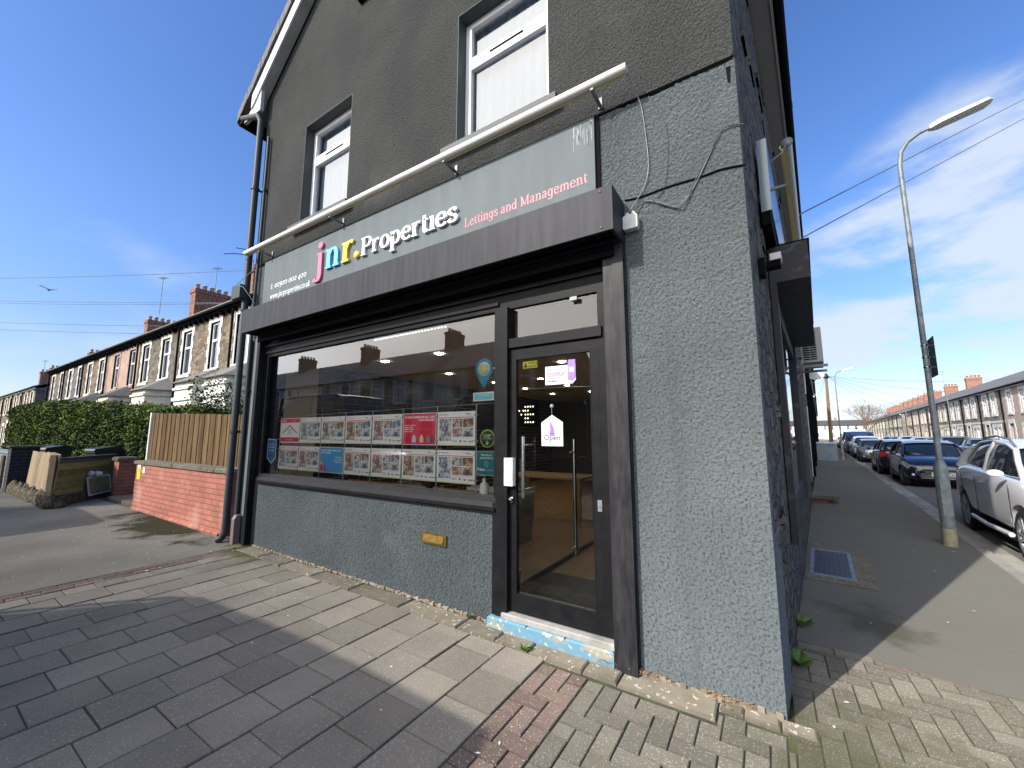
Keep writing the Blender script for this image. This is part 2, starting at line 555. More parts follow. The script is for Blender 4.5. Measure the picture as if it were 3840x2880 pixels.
        s.add(vs, fs, m, 0.5, smooth)
    def quad(s, a, b, c, d, m=0, tint=0.5):
        s.add([a, b, c, d], [(0, 1, 2, 3)], m, tint)
    def text(s, string, o, ux, uz, size, depth=0.0, m=0, align='LEFT', width=None, bold=0.0):
        """flat sans lettering laid on a plane; ux along the line, uz up the letters"""
        cu = bpy.data.curves.new('t', 'FONT')
        cu.body = string; cu.size = size; cu.align_x = align; cu.resolution_u = 3
        cu.offset = bold; cu.extrude = depth / 2
        ob = bpy.data.objects.new('t', cu)
        COL.objects.link(ob)
        dg = bpy.context.evaluated_depsgraph_get()
        me = bpy.data.meshes.new_from_object(ob.evaluated_get(dg))
        ux = unit(ux); uz = unit(uz); un = ux.cross(uz); o = Vector(o)
        sx = 1.0
        if width and len(me.vertices):
            xs = [v.co.x for v in me.vertices]
            sx = width / max(1e-6, (max(xs) - min(xs)))
        s.add([o + ux * (v.co.x * sx) + uz * v.co.y + un * (v.co.z + depth / 2) for v in me.vertices],
              [tuple(p.vertices) for p in me.polygons], m)
        bpy.data.objects.remove(ob); bpy.data.curves.remove(cu); bpy.data.meshes.remove(me)
    def build(s, name, mats, parent=None, local=False, loc=None, ctr=False, weld=False):
        if not isinstance(mats, (list, tuple)):
            mats = [mats]
        M4 = Matrix.Identity(4)
        if parent is not None and not local:
            p = parent
            while p is not None:
                M4 = p.matrix_basis @ M4
                p = p.parent
            M4 = M4.inverted()
        vs = [M4 @ v for v in s.v]
        off = Vector((0, 0, 0))
        if parent is None and vs:
            xs = [v.x for v in vs]; ys = [v.y for v in vs]; zs = [v.z for v in vs]
            off = Vector(((min(xs) + max(xs)) / 2, (min(ys) + max(ys)) / 2, min(zs)))
            if not ctr:
                off = Vector((0, 0, 0))
        me = bpy.data.meshes.new(name)
        me.from_pydata([v - off for v in vs], [], s.f)
        for mt in mats:
            me.materials.append(mt)
        if len(mats) > 1:
            me.polygons.foreach_set('material_index', s.m)
        if any(s.sm):
            me.polygons.foreach_set('use_smooth', s.sm)
        if any(abs(t - 0.5) > 1e-6 for t in s.t):
            at = me.attributes.new('tint', 'FLOAT', 'FACE')
            at.data.foreach_set('value', s.t)
        if weld:
            bm = bmesh.new(); bm.from_mesh(me)
            bmesh.ops.remove_doubles(bm, verts=bm.verts, dist=1e-4)
            bmesh.ops.recalc_face_normals(bm, faces=bm.faces)
            bm.to_mesh(me); bm.free()
        me.update()
        o = bpy.data.objects.new(name, me)
        COL.objects.link(o)
        if parent is not None:
            o.parent = parent
        else:
            o.location = off
        return o

def thing(name, label, cat, loc=(0, 0, 0), rz=0.0, group=None):
    o = bpy.data.objects.new(name, None)
    o.empty_display_size = 0.1
    COL.objects.link(o)
    o.location = loc; o.rotation_euler = (0, 0, rz)
    o['label'] = label; o['category'] = cat
    if group:
        o['group'] = group
    o.matrix_basis = Matrix.Translation(Vector(loc)) @ Matrix.Rotation(rz, 4, 'Z')
    return o

def tag(o, label, cat, group=None, kind=None):
    o['label'] = label; o['category'] = cat
    if group: o['group'] = group
    if kind: o['kind'] = kind
    return o

def struct(o, label=None, cat=None):
    o['kind'] = 'structure'
    if label: o['label'] = label
    if cat: o['category'] = cat
    return o

def copy_tree(o, parent=None):
    c = o.copy()
    COL.objects.link(c)
    c.parent = parent
    for ch in [q for q in bpy.data.objects if q.parent == o]:
        copy_tree(ch, c)
    return c

ST = radians(5.0)                # the side street runs this far round from +y
def sp(t, off, z=0.0):           # point t metres up the side street, off metres out from the shop's side wall line
    return Vector((t * sin(ST) + off * cos(ST), t * cos(ST) - off * sin(ST), z))
XS = Matrix.Rotation(-ST, 4, 'Z')  # local x = off, local y = t

def gz(x, y=0):
    return 0.012 * min(10.0, max(0.0, -x))
# ------------------------------------------------------------------ palette
m_up = M_rough('upper_render', (0.096, 0.098, 0.093), (0.070, 0.072, 0.070), (0.022, 0.023, 0.023), 74, 0.011, dark=(0.050, 0.057, 0.054))
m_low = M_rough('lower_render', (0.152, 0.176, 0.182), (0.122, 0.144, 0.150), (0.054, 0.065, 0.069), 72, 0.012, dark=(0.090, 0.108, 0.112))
m_low2 = M_rough('riser_render_shaded', (0.098, 0.116, 0.120), (0.080, 0.096, 0.100), (0.040, 0.048, 0.051), 72, 0.013, dark=(0.072, 0.086, 0.090))  # shaded copy of the lower render, the dimmer light put into its colour
m_reveal = M('reveal_paint', (0.045, 0.055, 0.056), 0.6)
m_black = M('black_paint', (0.009, 0.0095, 0.011), 0.42, spec=0.10, col2=(0.015, 0.015, 0.016), vs=9, bump=0.0008, bs=60)
m_blackm = M('black_matt', (0.006, 0.006, 0.007), 0.85, spec=0.08)
m_shut = M('shutter_coat', (0.046, 0.047, 0.057), 0.5, spec=0.12, col2=(0.030, 0.030, 0.036), vs=3.0, stretch=(7, 1, 0.5))
m_guide = M('shutter_guide', (0.018, 0.018, 0.022), 0.42, col2=(0.042, 0.041, 0.042), vs=7, stretch=(4, 4, 0.7), spec=0.14)
m_sign = M('sign_board', (0.100, 0.122, 0.132), 0.6, col2=(0.122, 0.146, 0.152), vs=2.0, stretch=(3, 1, 0.6), spec=0.2)
m_white = M('white_upvc', (0.80, 0.79, 0.80), 0.35)
m_whitew = M('white_paint', (0.82, 0.81, 0.77), 0.55, col2=(0.60, 0.59, 0.55), vs=4)
m_cream = M('cream_stone', (0.70, 0.66, 0.55), 0.75, col2=(0.56, 0.52, 0.42), vs=3)
m_soffit = M('soffit_board', (0.50, 0.50, 0.47), 0.6, col2=(0.36, 0.36, 0.32), vs=2.5)
m_slate = M('slate', (0.055, 0.056, 0.060), 0.7, col2=(0.090, 0.088, 0.085), vs=9, bump=0.01, bs=14)
m_rubber = M('rubber', (0.016, 0.016, 0.017), 0.75)
m_chrome = M('steel', (0.62, 0.62, 0.60), 0.22, 1.0)
m_galv = M('galvanised', (0.15, 0.172, 0.178), 0.55, 0.2, col2=(0.26, 0.29, 0.295), vs=11, ramp=(0.35, 0.65))
m_yel = M('tube_diffuser', (0.66, 0.52, 0.27), 0.4)
m_pipe = M('pipe_grey', (0.040, 0.048, 0.052), 0.5, spec=0.25)
m_brass = M('brass', (0.62, 0.42, 0.13), 0.30, 0.9, col2=(0.40, 0.26, 0.08), vs=30)
m_stepblue = M('step_blue', (0.13, 0.28, 0.38), 0.8, col2=(0.33, 0.31, 0.25), vs=9, ramp=(0.54, 0.62), stretch=(0.6, 1, 1.4), speck=((0.52, 0.47, 0.36), 24, 0.60))
m_conc = M('concrete', (0.205, 0.180, 0.136), 0.95, spec=0.1, col2=(0.150, 0.136, 0.100), vs=5, bump=0.004, bs=50, tint=0.25, speck=((0.40, 0.36, 0.30), 30, 0.62))
m_slab = M('paving_slab', (0.240, 0.212, 0.168), 0.95, spec=0.10, col2=(0.180, 0.162, 0.132), vs=1.3, bump=0.004, bs=120, tint=0.16, speck=((0.31, 0.295, 0.26), 95, 0.60))
m_brkred = M('paving_red', (0.178, 0.130, 0.106), 0.95, spec=0.10, col2=(0.145, 0.112, 0.092), vs=2.2, bump=0.004, bs=120, tint=0.18, speck=((0.40, 0.33, 0.29), 105, 0.62))
m_brkgry = M('paving_grey', (0.165, 0.150, 0.122), 0.95, spec=0.10, col2=(0.128, 0.118, 0.092), vs=1.6, bump=0.004, bs=120, tint=0.20, speck=((0.30, 0.285, 0.23), 105, 0.60))
m_joint = M('joint_dirt', (0.045, 0.045, 0.034), 0.95, col2=(0.070, 0.090, 0.030), vs=3.5, ramp=(0.46, 0.66), bump=0.004, bs=60)
m_asph = M('asphalt_pavement', (0.235, 0.222, 0.185), 0.95, spec=0.12, col2=(0.165, 0.156, 0.128), vs=0.7, bump=0.005, bs=150, speck=((0.09, 0.085, 0.07), 70, 0.64))
m_asphd = M('asphalt_side', (0.120, 0.114, 0.097), 0.95, spec=0.10, col2=(0.125, 0.122, 0.108), vs=0.8, bump=0.004, bs=130, speck=((0.17, 0.165, 0.15), 120, 0.64))
m_road = M('road', (0.095, 0.092, 0.085), 0.95, spec=0.12, col2=(0.115, 0.112, 0.106), vs=0.6, bump=0.004, bs=110, speck=((0.16, 0.155, 0.145), 90, 0.62))
m_kerb = M('kerb_stone', (0.215, 0.205, 0.185), 0.88, col2=(0.155, 0.148, 0.132), vs=3, bump=0.003, bs=70, tint=0.2)
m_soil = M('soil', (0.075, 0.060, 0.042), 0.95, col2=(0.05, 0.06, 0.03), vs=4, bump=0.02, bs=20)
m_ground = M('ground', (0.085, 0.085, 0.070), 0.95, col2=(0.06, 0.07, 0.045), vs=0.05)
m_stoneside = M_stone('side_stone', (0.085, 0.078, 0.068), (0.17, 0.15, 0.125), (0.055, 0.053, 0.050), 5.5, 0.06)
m_glass = M_glass('shop_glass', (0.95, 0.97, 0.96), 1.0)
m_glassup = M_glass('house_glass', (0.80, 0.86, 0.90), 0.6, base=0.16)
m_green = M('weed_leaf', (0.085, 0.17, 0.030), 0.6, col2=(0.14, 0.22, 0.06), vs=30)
m_litter = M('litter', (0.62, 0.61, 0.58), 0.8)
m_leafdry = M('dry_leaf', (0.26, 0.14, 0.07), 0.9, col2=(0.34, 0.22, 0.12), vs=20)

# ------------------------------------------------------------------ ground
b = MB(); b.quad((-900, -900, -0.16), (900, -900, -0.16), (900, 900, -0.16), (-900, 900, -0.16))
struct(b.build('ground', m_ground))

XL = [-95, -40, -20, -14, -10, -8, -6.05]
def strip(b, xs, y0, y1, dz, m=0):
    for i in range(len(xs) - 1):
        a, c = xs[i], xs[i + 1]
        b.quad((a, y0, gz(a) + dz), (c, y0, gz(c) + dz), (c, y1, gz(c) + dz), (a, y1, gz(a) + dz), m)

b = MB(); strip(b, XL, -3.6, 0.0, 0.0)
struct(b.build('pavement', m_asph))
# a darker reinstated patch and the wet, mossy margin by the walls are stains on the same surface
b = MB(); strip(b, [-6.05, -4, -2, 0, 1.2], -3.6, 0.03, -0.010)
b.prism([(0.0, -3.6), (4.2, -3.6), (3.2, -1.2), (1.84 * cos(ST) - 0.02, 0), (1.93, 1.3), (0.1, 1.45)], -0.05, -0.0101)
struct(b.build('paving_bed', m_joint))
b = MB()
b.prism([tuple(sp(1.12, 0.0)[:2]), tuple(sp(1.02, 1.84)[:2]), tuple(sp(320, 1.84)[:2]), tuple(sp(320, -0.02)[:2])], -0.05, 0.0)
struct(b.build('side_pavement', m_asphd))
b = MB(); strip(b, [-95, -40, -20, -10, -8, -6, -4, -2, 0, 60], -12.4, -3.6, -0.12)
struct(b.build('main_road', m_road))
b = MB()
b.prism([tuple(sp(-5.6, 1.90)[:2]), tuple(sp(-5.6, 9.0)[:2]), tuple(sp(320, 9.0)[:2]), tuple(sp(320, 1.90)[:2])], -0.12, -0.085)
struct(b.build('side_road', m_road))
b = MB()
b.prism([tuple(sp(-1.5, 8.96)[:2]), tuple(sp(-1.5, 10.9)[:2]), tuple(sp(320, 10.9)[:2]), tuple(sp(320, 8.96)[:2])], -0.11, 0.015)
struct(b.build('far_pavement', m_asph))
b = MB(); strip(b, [-95, -40, -20, -10, 0, 60], -16.0, -12.4, 0.0)
struct(b.build('opposite_pavement', m_asph))
b = MB(); b.quad((-60, 0, 0.118), (-10.7, 0, 0.118), (-10.7, 3.3, 0.118), (-60, 3.3, 0.118))
b.quad((-10.7, 0, 0.116), (-6.5, 0, 0.09), (-6.5, 6, 0.09), (-10.7, 6, 0.116))
b.quad((-60, -0.9, 0.122), (-12.3, -0.9, 0.122), (-13.4, 0.0, 0.122), (-60, 0.0, 0.122))
struct(b.build('garden_ground', m_soil))

# kerbs: single stones, 0.9 m, along both streets
b = MB(XS)
t = 0.2
while t < 120:
    b.cbox(1.84, t, -0.12, 1.975, t + 0.905, 0.004, 0.012, 0, RND.random()); t += 0.915
b2 = MB()
x = -60.0
while x < 0.5:
    b2.cbox(x, -3.74, -0.2, x + 0.905, -3.60, gz(x) + 0.003, 0.012, 0, RND.random()); x += 0.915
for i in range(9):                                   # round the corner
    a0 = radians(-90 + i * 9.6); a1 = radians(-90 + (i + 1) * 9.6 - 0.5)
    cx, cy, r0, r1 = -0.05 + 0.5, -1.7 + 0.1, 2.0, 1.86
    b2.prism([(cx + r1 * cos(a0), cy + r1 * sin(a0)), (cx + r0 * cos(a0), cy + r0 * sin(a0)), (cx + r0 * cos(a1), cy + r0 * sin(a1)), (cx + r1 * cos(a1), cy + r1 * sin(a1))], -0.2, 0.003, 0, RND.random())
b2.f += [[i + len(b2.v) for i in f] for f in b.f]; b2.v += b.v; b2.m += b.m; b2.t += b.t; b2.sm += b.sm
b3 = MB(XS)
t = -1
while t < 120:
    b3.cbox(8.96 - 0.13, t, -0.12, 8.96, t + 0.905, 0.018, 0.012, 0, RND.random()); t += 0.915
b2.f += [[i + len(b2.v) for i in f] for f in b3.f]; b2.v += b3.v; b2.m += b3.m; b2.t += b3.t; b2.sm += b3.sm
b4 = MB(XS)
t = -0.5
while t < 120:
    b4.cbox(1.978, t, -0.12, 2.23, t + 0.905, -0.074, 0.004, 0, RND.random()); t += 0.915
b2.f += [[i + len(b2.v) for i in f] for f in b4.f]; b2.v += b4.v; b2.m += b4.m; b2.t += b4.t; b2.sm += b4.sm
struct(b2.build('kerb', m_kerb))

# slabs in front of the shop, laid in columns that run out from the wall
P = 0.3255; J = 0.0035
b = MB()
x1 = -1.382
col = 0
offs = [-0.04, 0.185, 0.13, 0.29, 0.05, 0.22, 0.10, 0.27, 0.16, 0.02, 0.24, 0.12, 0.30, 0.07]
while x1 - P > -5.83:
    x0 = x1 - P
    y = -0.19
    first = offs[col % len(offs)]
    ys = [y]
    yy = y - (first if first > 0.07 else P)
    while yy > -3.6:
        ys.append(yy); yy -= P * RND.uniform(0.992, 1.008)
    ys.append(-3.6)
    for i in range(len(ys) - 1):
        dz = RND.uniform(-0.0035, 0.003)
        g = gz((x0 + x1) / 2) + dz
        b.cbox(x0 + J * RND.uniform(.4, 1.5), ys[i + 1] + J * RND.uniform(.3, 2.2), g - 0.03, x1 - J * RND.uniform(.4, 1.5), ys[i] - J * RND.uniform(.3, 1.6), g, 0.004, 0, RND.random())
    x1 = x0; col += 1
xe = x1
# red brick margins
def brick(b, x0, y0, x1, y1, m, region, g=None):
    rx0, ry0, rx1, ry1 = region
    a0, a1 = max(x0, rx0), min(x1, rx1); c0, c1 = max(y0, ry0), min(y1, ry1)
    if a1 - a0 < 0.022 or c1 - c0 < 0.022:
        return
    z = (g if g is not None else gz((a0 + a1) / 2)) + RND.uniform(-0.003, 0.002)
    b.cbox(a0 + 0.004, c0 + 0.004, z - 0.03, a1 - 0.004, c1 - 0.004, z, 0.004, m, RND.random())
BW = 0.1085
y = -0.2
while y > -3.6:                                        # margin against the asphalt
    brick(b, -6.045, y - BW * 2, -5.94, y, 1, (-9, -3.6, 0, -0.02))
    brick(b, -5.94, y - BW * 2 + 0.1, -5.833, y + 0.1, 1, (-9, -3.6, 0, -0.02))
    brick(b, -5.83, y - BW * 2, xe, y, 0, (-9, -3.6, 0, -0.02))
    y -= BW * 2
# herringbone of small blocks: a red band, then grey round the corner
def herring(b, region, m, ox, oy, keep=None):
    rx0, ry0, rx1, ry1 = region
    i0 = int((rx0 - ox) / BW) - 3; i1 = int((rx1 - ox) / BW) + 3
    j0 = int((ry0 - oy) / BW) - 3; j1 = int((ry1 - oy) / BW) + 3
    for i in range(i0, i1):
        for j in range(j0, j1):
            k = (i - j) % 4
            X = ox + i * BW; Y = oy + j * BW
            if k == 0: q = (X, Y, X + 2 * BW, Y + BW)
            elif k == 3: q = (X, Y, X + BW, Y + 2 * BW)
            else: continue
            if keep and not keep((q[0] + q[2]) / 2, (q[1] + q[3]) / 2): continue
            brick(b, q[0], q[1], q[2], q[3], m, region)
herring(b, (-1.378, -3.6, -1.052, -0.23), 1, -1.378, -0.23)
herring(b, (-1.05, -3.6, 0.0, -0.235), 2, -1.05, -0.235)
herring(b, (-0.32, -0.235, 0.0, -0.11), 2, -1.05, -0.235)
herring(b, (0.0, -1.9, 2.05, 0.99), 2, -1.05, -0.235, lambda x, y: x > 0.087 * y - 0.02 and x < 1.98 + 0.0 * y - max(0, -y - 1) * 0.2)
herring(b, (0.0, -3.6, 1.4, -1.9), 2, -1.05, -0.235)
# a course of long red blocks closes the brick against the asphalt
x = 0.10
while x < 1.86:
    brick(b, x, 1.0 - 0.05 * (x / 2), x + BW * 2, 1.0 + BW - 0.05 * (x / 2), 1 if x > 0.33 else 2, (-1, -1, 1.9, 3), 0.0); x += BW * 2
o = b.build('front_paving', [m_slab, m_brkred, m_brkgry]); struct(o)

# ------------------------------------------------------------------ small things lying on the pavement
m_grate = M('grating', (0.11, 0.115, 0.15), 0.45, 0.7, col2=(0.07, 0.07, 0.09), vs=30)
t = thing('drain_grating', 'steel grating set in a concrete frame in the side pavement by the wall', 'grating', sp(3.6, 0.3, 0.0))
b = MB(XS)
b.prism([(0.02, 2.78), (0.62, 2.78), (0.64, 4.42), (0.02, 4.42)], 0.001, 0.006)
b.build('concrete_frame', m_conc, t)
b = MB(XS)
b.box(0.05, 2.98, 0.006, 0.46, 3.03, 0.016); b.box(0.05, 4.20, 0.006, 0.46, 4.25, 0.016)
b.box(0.05, 3.03, 0.006, 0.09, 4.20, 0.016); b.box(0.42, 3.03, 0.006, 0.46, 4.20, 0.016)
b.build('rim', m_galv, t)
b = MB(XS)
for i in range(22):
    y = 3.04 + i * 0.0532
    b.box(0.09, y, 0.004, 0.42, y + 0.022, 0.0125)
for i in range(7):
    b.box(0.115 + i * 0.045, 3.03, 0.004, 0.12 + i * 0.045, 4.20, 0.0135)
b.build('bars', m_grate, t)
t = thing('doorstep', 'worn stone step on red brick jutting from the side wall', 'step', sp(9.0, 0.2, 0.0))
b = MB(XS); b.cbox(-0.02, 8.9, 0.11, 0.50, 9.55, 0.19, 0.01); b.build('stone_slab', m_conc, t)
b = MB(XS); b.box(0.0, 8.95, 0.0, 0.30, 9.5, 0.11)
b.build('brick_base', M_brick('red_step', (0.22, 0.07, 0.05), (0.16, 0.05, 0.04), (0.10, 0.08, 0.07)), t)

b = MB()
def fleck(b, x, y, z, s):
    a = RND.uniform(0, pi); c, d = cos(a) * s, sin(a) * s; k = RND.uniform(0.25, 0.5)
    b.quad((x - c, y - d, z), (x + d * k, y - c * k, z + 0.002), (x + c, y + d, z + 0.001), (x - d * k, y + c * k, z + 0.003))
for i in range(70):
    x = RND.uniform(-9.5, 0.3); y = RND.uniform(-2.7, -0.25)
    fleck(b, x, y, gz(x) + 0.003, RND.uniform(0.006, 0.017))
for i in range(60):
    x = RND.uniform(-11.0, -5.5); y = RND.uniform(-1.3, -0.05)
    fleck(b, x, y, gz(x) + 0.004, RND.uniform(0.008, 0.022))
for i in range(40):
    q = sp(RND.uniform(-0.3, 9), RND.uniform(0.1, 1.8))
    fleck(b, q.x, q.y, 0.004, RND.uniform(0.006, 0.02))
tag(b.build('litter', m_litter), 'scattered pale petals, gum and paper scraps on the pavement', 'litter', kind='stuff')
b = MB()
for i in range(520):
    x = RND.gauss(-6.25, 0.22) if i < 330 else RND.choice((-0.95, -0.72, -0.3)) + RND.gauss(0, 0.07)
    y = -abs(RND.gauss(0.0, 0.10)) - 0.02 if i < 330 else -abs(RND.gauss(0, 0.035)) - 0.012
    g = gz(x) + (0.036 if x > -5.9 else 0.004)
    fleck(b, x, y, g + RND.uniform(0, 0.012), RND.uniform(0.006, 0.016))
tag(b.build('dead_leaves', m_leafdry), 'brown dead leaves and grit gathered at the foot of the wall', 'leaves', kind='stuff')

def film(name, mat, x0, x1, y0, y1, dz, label, side=False):
    b = MB(XS if side else None); n = 10
    for i in range(n):
        a = x0 + (x1 - x0) * i / n; c = x0 + (x1 - x0) * (i + 1) / n
        ga, gc = (0, 0) if side else (gz(a), gz(c))
        b.quad((a, y0, ga + dz), (c, y0, gc + dz), (c, y1, gc + dz), (a, y1, ga + dz))
    return tag(b.build(name, mat, ctr=True), label, name, kind='stuff')
film('moss', M_stain('moss_dark', (0.045, 0.043, 0.026), 1.7, 0.22, 0.42, 0.80), -11.2, -5.9, -1.15, 0.9, 0.0028, 'dark moss and grime on the asphalt along the red wall')
film('moss', M_stain('moss_slab', (0.085, 0.090, 0.038), 2.6, 0.26, 0.50, 0.55), -7.2, -4.4, -0.95, 0.9, 0.0048, 'greenish moss on the slabs by the downpipe')
film('moss', M_stain('moss_green', (0.160, 0.150, 0.070), 2.4, 0.24, 0.50, 0.38), -1.0, 1.5, -1.1, 0.95, 0.0046, 'yellow-green moss on the small blocks round the shop corner')
film('moss', M_stain('moss_asph', (0.075, 0.090, 0.040), 2.2, 0.24, 0.48, 0.32), 0.02, 1.0, 0.9, 2.9, 0.0042, 'green moss on the side pavement asphalt near the corner', True)
0 and film('stain', M_stain('wet_stain', (0.075, 0.072, 0.064), 1.1, 0.14, 0.40, 0.45), -4.6, -1.5, -3.4, -0.5, 0.0046, 'dull dark stain across the paving slabs')

def weed(x, y, z, s, n, label):
    b = MB()
    for i in range(n):
        a = RND.uniform(0, 2 * pi); l = s * RND.uniform(0.5, 1.1); w = l * 0.28
        h = l * RND.uniform(0.35, 1.1)
        d = Vector((cos(a), sin(a), 0)); p = Vector((-sin(a), cos(a), 0))
        o = Vector((x, y, z))
        b.add([o, o + d * l * 0.5 + p * w + Vector((0, 0, h * 0.7)), o + d * l + Vector((0, 0, h * 0.75)), o + d * l * 0.5 - p * w + Vector((0, 0, h * 0.7))], [(0, 1, 2, 3)])
    return tag(b.build('weed', m_green, ctr=True), label, 'weed', 'weeds at the foot of the shop walls')
weed(-1.545, -0.19, 0.03, 0.05, 26, 'small weed growing between the edging stones before the blue doorstep')
weed(-2.16, -0.03, 0.05, 0.05, 16, 'tiny weed at the foot of the grey wall left of the shop door')
q = sp(1.42, 0.03); weed(q.x, q.y, 0.0, 0.10, 26, 'leafy green weed at the side wall beside the asphalt')
q = sp(0.70, 0.03); weed(q.x, q.y, 0.0, 0.11, 22, 'leafy green weed at the side wall above the brick blocks')
# ------------------------------------------------------------------ the corner shop
shop = thing('corner_shop', 'dark grey roughcast corner shop with a gable roof and black shopfront', 'shop building')

def facade(b, x0, x1, z0, ztop, holes, y0, y1, m=0):
    """wall between x0 and x1 with rectangular holes (xa,xb,za,zb); ztop may be a function of x"""
    zt = ztop if callable(ztop) else (lambda x: ztop)
    cuts = sorted(set([x0, x1] + [h[0] for h in holes] + [h[1] for h in holes]))
    for i in range(len(cuts) - 1):
        a, c = cuts[i], cuts[i + 1]
        hs = sorted([h for h in holes if h[0] <= a + 1e-6 and h[1] >= c - 1e-6], key=lambda h: h[2])
        z = z0
        for h in hs:
            if h[2] > z + 1e-4:
                b.box(a, y0, z, c, y1, h[2], m)
            z = h[3]
        b.yprism([(a, z), (c, z), (c, zt(c)), (a, zt(a))], y0, y1, m)

APX = -3.28
def zroof(x):
    return 12.802 + 0.90 * x if x < APX else 12.802 + 0.90 * APX - 0.90 * (x - APX)
WIN = [(-5.285, -4.225, 4.42, 5.957), (-2.447, -1.387, 4.42, 5.962)]
ATT = (-4.10, -3.15, 7.30, 8.4)
b = MB()
facade(b, -6.45, 0.0, 4.105, lambda x: min(zroof(x), 9.85), WIN + [], 0.0, 0.28)
# apex is made of two halves so that the roof line stays straight
b2 = MB()
cuts = [-6.45, -5.285, -4.225, ATT[0], APX, ATT[1], -2.447, -1.387, 0.0]
up = MB()
for a, c in zip(cuts[:-1], cuts[1:]):
    z = 4.105
    hs = [h for h in WIN + [(ATT[0], ATT[1], ATT[2], ATT[3])] if h[0] <= a + 1e-6 and h[1] >= c - 1e-6]
    for h in sorted(hs, key=lambda h: h[2]):
        up.box(a, 0, z, c, 0.28, h[2]); z = h[3]
    up.yprism([(a, z), (c, z), (c, zroof(c)), (a, zroof(a))], 0, 0.28)
up.build('upper_wall', m_up, shop)

# lower wall: stall riser, right pier, piece behind the sign, left pier
lo = MB()
lo.box(-0.775, 0.0, -0.05, 0.0, 0.28, 4.052)
lo.box(-0.775, 0.07, 4.052, 0.0, 0.28, 4.10)
for i in range(31):
    lo.box(-0.775 + i * 0.025, 0.0, 4.052, -0.7502 + i * 0.025, 0.05, 4.056 + RND.uniform(0, 0.012) + 0.012 * (0.5 + 0.5 * sin(i * 0.45)))
lo.box(-6.45, 0.004, 2.96, -0.7752, 0.28, 4.085)
lo.box(-6.45, 0.05, -0.05, -6.39, 0.28, 2.96)
lo.build('lower_wall', m_low, shop)
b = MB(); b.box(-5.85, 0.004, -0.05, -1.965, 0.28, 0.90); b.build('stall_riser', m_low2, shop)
b = MB()
b.box(-6.385, 0.0, 0.05, -6.075, 0.30, 2.9595)
b.build('left_pier', M('pier_paint', (0.125, 0.145, 0.150), 0.6, col2=(0.10, 0.118, 0.122), vs=6, bump=0.003, bs=30), shop)
# shadow gap and torn edge between the two renders
b = MB()
pts = []
for i in range(41):
    x = -0.985 + i * 0.985 / 40
    pts.append((x, 4.083 + RND.uniform(-0.012, 0.004) - 0.012 * sin(i * 0.5), 4.106 + RND.uniform(0, 0.006)))
b.box(-6.45, 0.03, 4.085, -0.7751, 0.2, 4.105); b.box(-0.775, 0.06, 4.052, 0.0, 0.0699, 4.104)
b.yprism([(-0.045, 3.92), (-0.03, 3.90), (-0.022, 4.03), (-0.05, 4.03)], -0.003, 0.0)
b.build('wall_crack', m_blackm, shop)

# side wall along the side street (stone), with a painted corner strip
b = MB(XS)
b.box(-0.28, 0.02, -0.05, -0.004, 9.9, 6.62)
for i in range(46):                                   # single rubble stones standing proud near the corner
    t0 = RND.uniform(0.16, 6.5); z0 = RND.uniform(0.0, 6.4)
    if 1.2 < t0 < 5.2 and z0 < 4.2: continue
    w = RND.uniform(0.12, 0.34); h = RND.uniform(0.08, 0.17)
    b.cbox(-0.02, t0, z0, RND.uniform(0.004, 0.028), t0 + w, z0 + h, 0.008)
b.build('side_wall', m_stoneside, shop)
b = MB(XS)
b.prism([(-0.004, 0.0), (0.004, 0.0), (0.004, 0.10), (-0.004, 0.12)], -0.02, 4.08)
b.yprism([(-0.003, 0.0), (0.006, 0.0), (0.006, 0.95), (-0.003, 0.95)], 0.10, 0.42)
b.build('corner_paint', m_low, shop)
# lead-in edging stones along the foot of the wall
b = MB()
xs = [-5.9, -5.35, -4.83, -4.2, -3.548, -2.846, -2.18, -1.811, -1.526, -1.11, -0.881]
for a, c in zip(xs[:-1], xs[1:]):
    g = gz((a + c) / 2)
    b.cbox(a + 0.004, -0.19 + RND.uniform(-0.012, 0.008), -0.05, c - 0.004, -0.004 if a < -1.97 or a > -0.95 else -0.05, g + 0.014, 0.010, 0, RND.random())
for a, c in ((-0.875, -0.33), (-0.32, -0.20), (-0.195, -0.03), (-0.02, 0.13)):
    b.cbox(a, -0.20 + 0.10 * (c > -0.3) + RND.uniform(-0.01, 0.01), -0.05, c, -0.004, 0.016, 0.01, 0, RND.random())
b.build('edging_stones', m_conc, shop)
b = MB()                                              # crumbling mortar fillet against the wall
for i in range(150):
    x = -5.85 + i * (3.85 / 150)
    b.cbox(x, -RND.uniform(0.006, 0.028), gz(x) + 0.02, x + RND.uniform(0.02, 0.045), 0.003, gz(x) + 0.03 + RND.uniform(0.0, 0.018), 0.004, 0, RND.random())
m_mort = M('mortar_pale', (0.34, 0.28, 0.21), 0.95, spec=0.1, col2=(0.24, 0.20, 0.15), vs=20, bump=0.004, bs=80, tint=0.3)
b.build('mortar_fillet', m_mort, shop)
b = MB()
for i in range(26):
    x = -0.77 + i * 0.029
    b.cbox(x, -RND.uniform(0.004, 0.02), 0.0, x + 0.034, -0.0005, RND.uniform(0.018, 0.045), 0.003, 0, RND.random())
b.build('mortar_fillet', m_mort, shop)

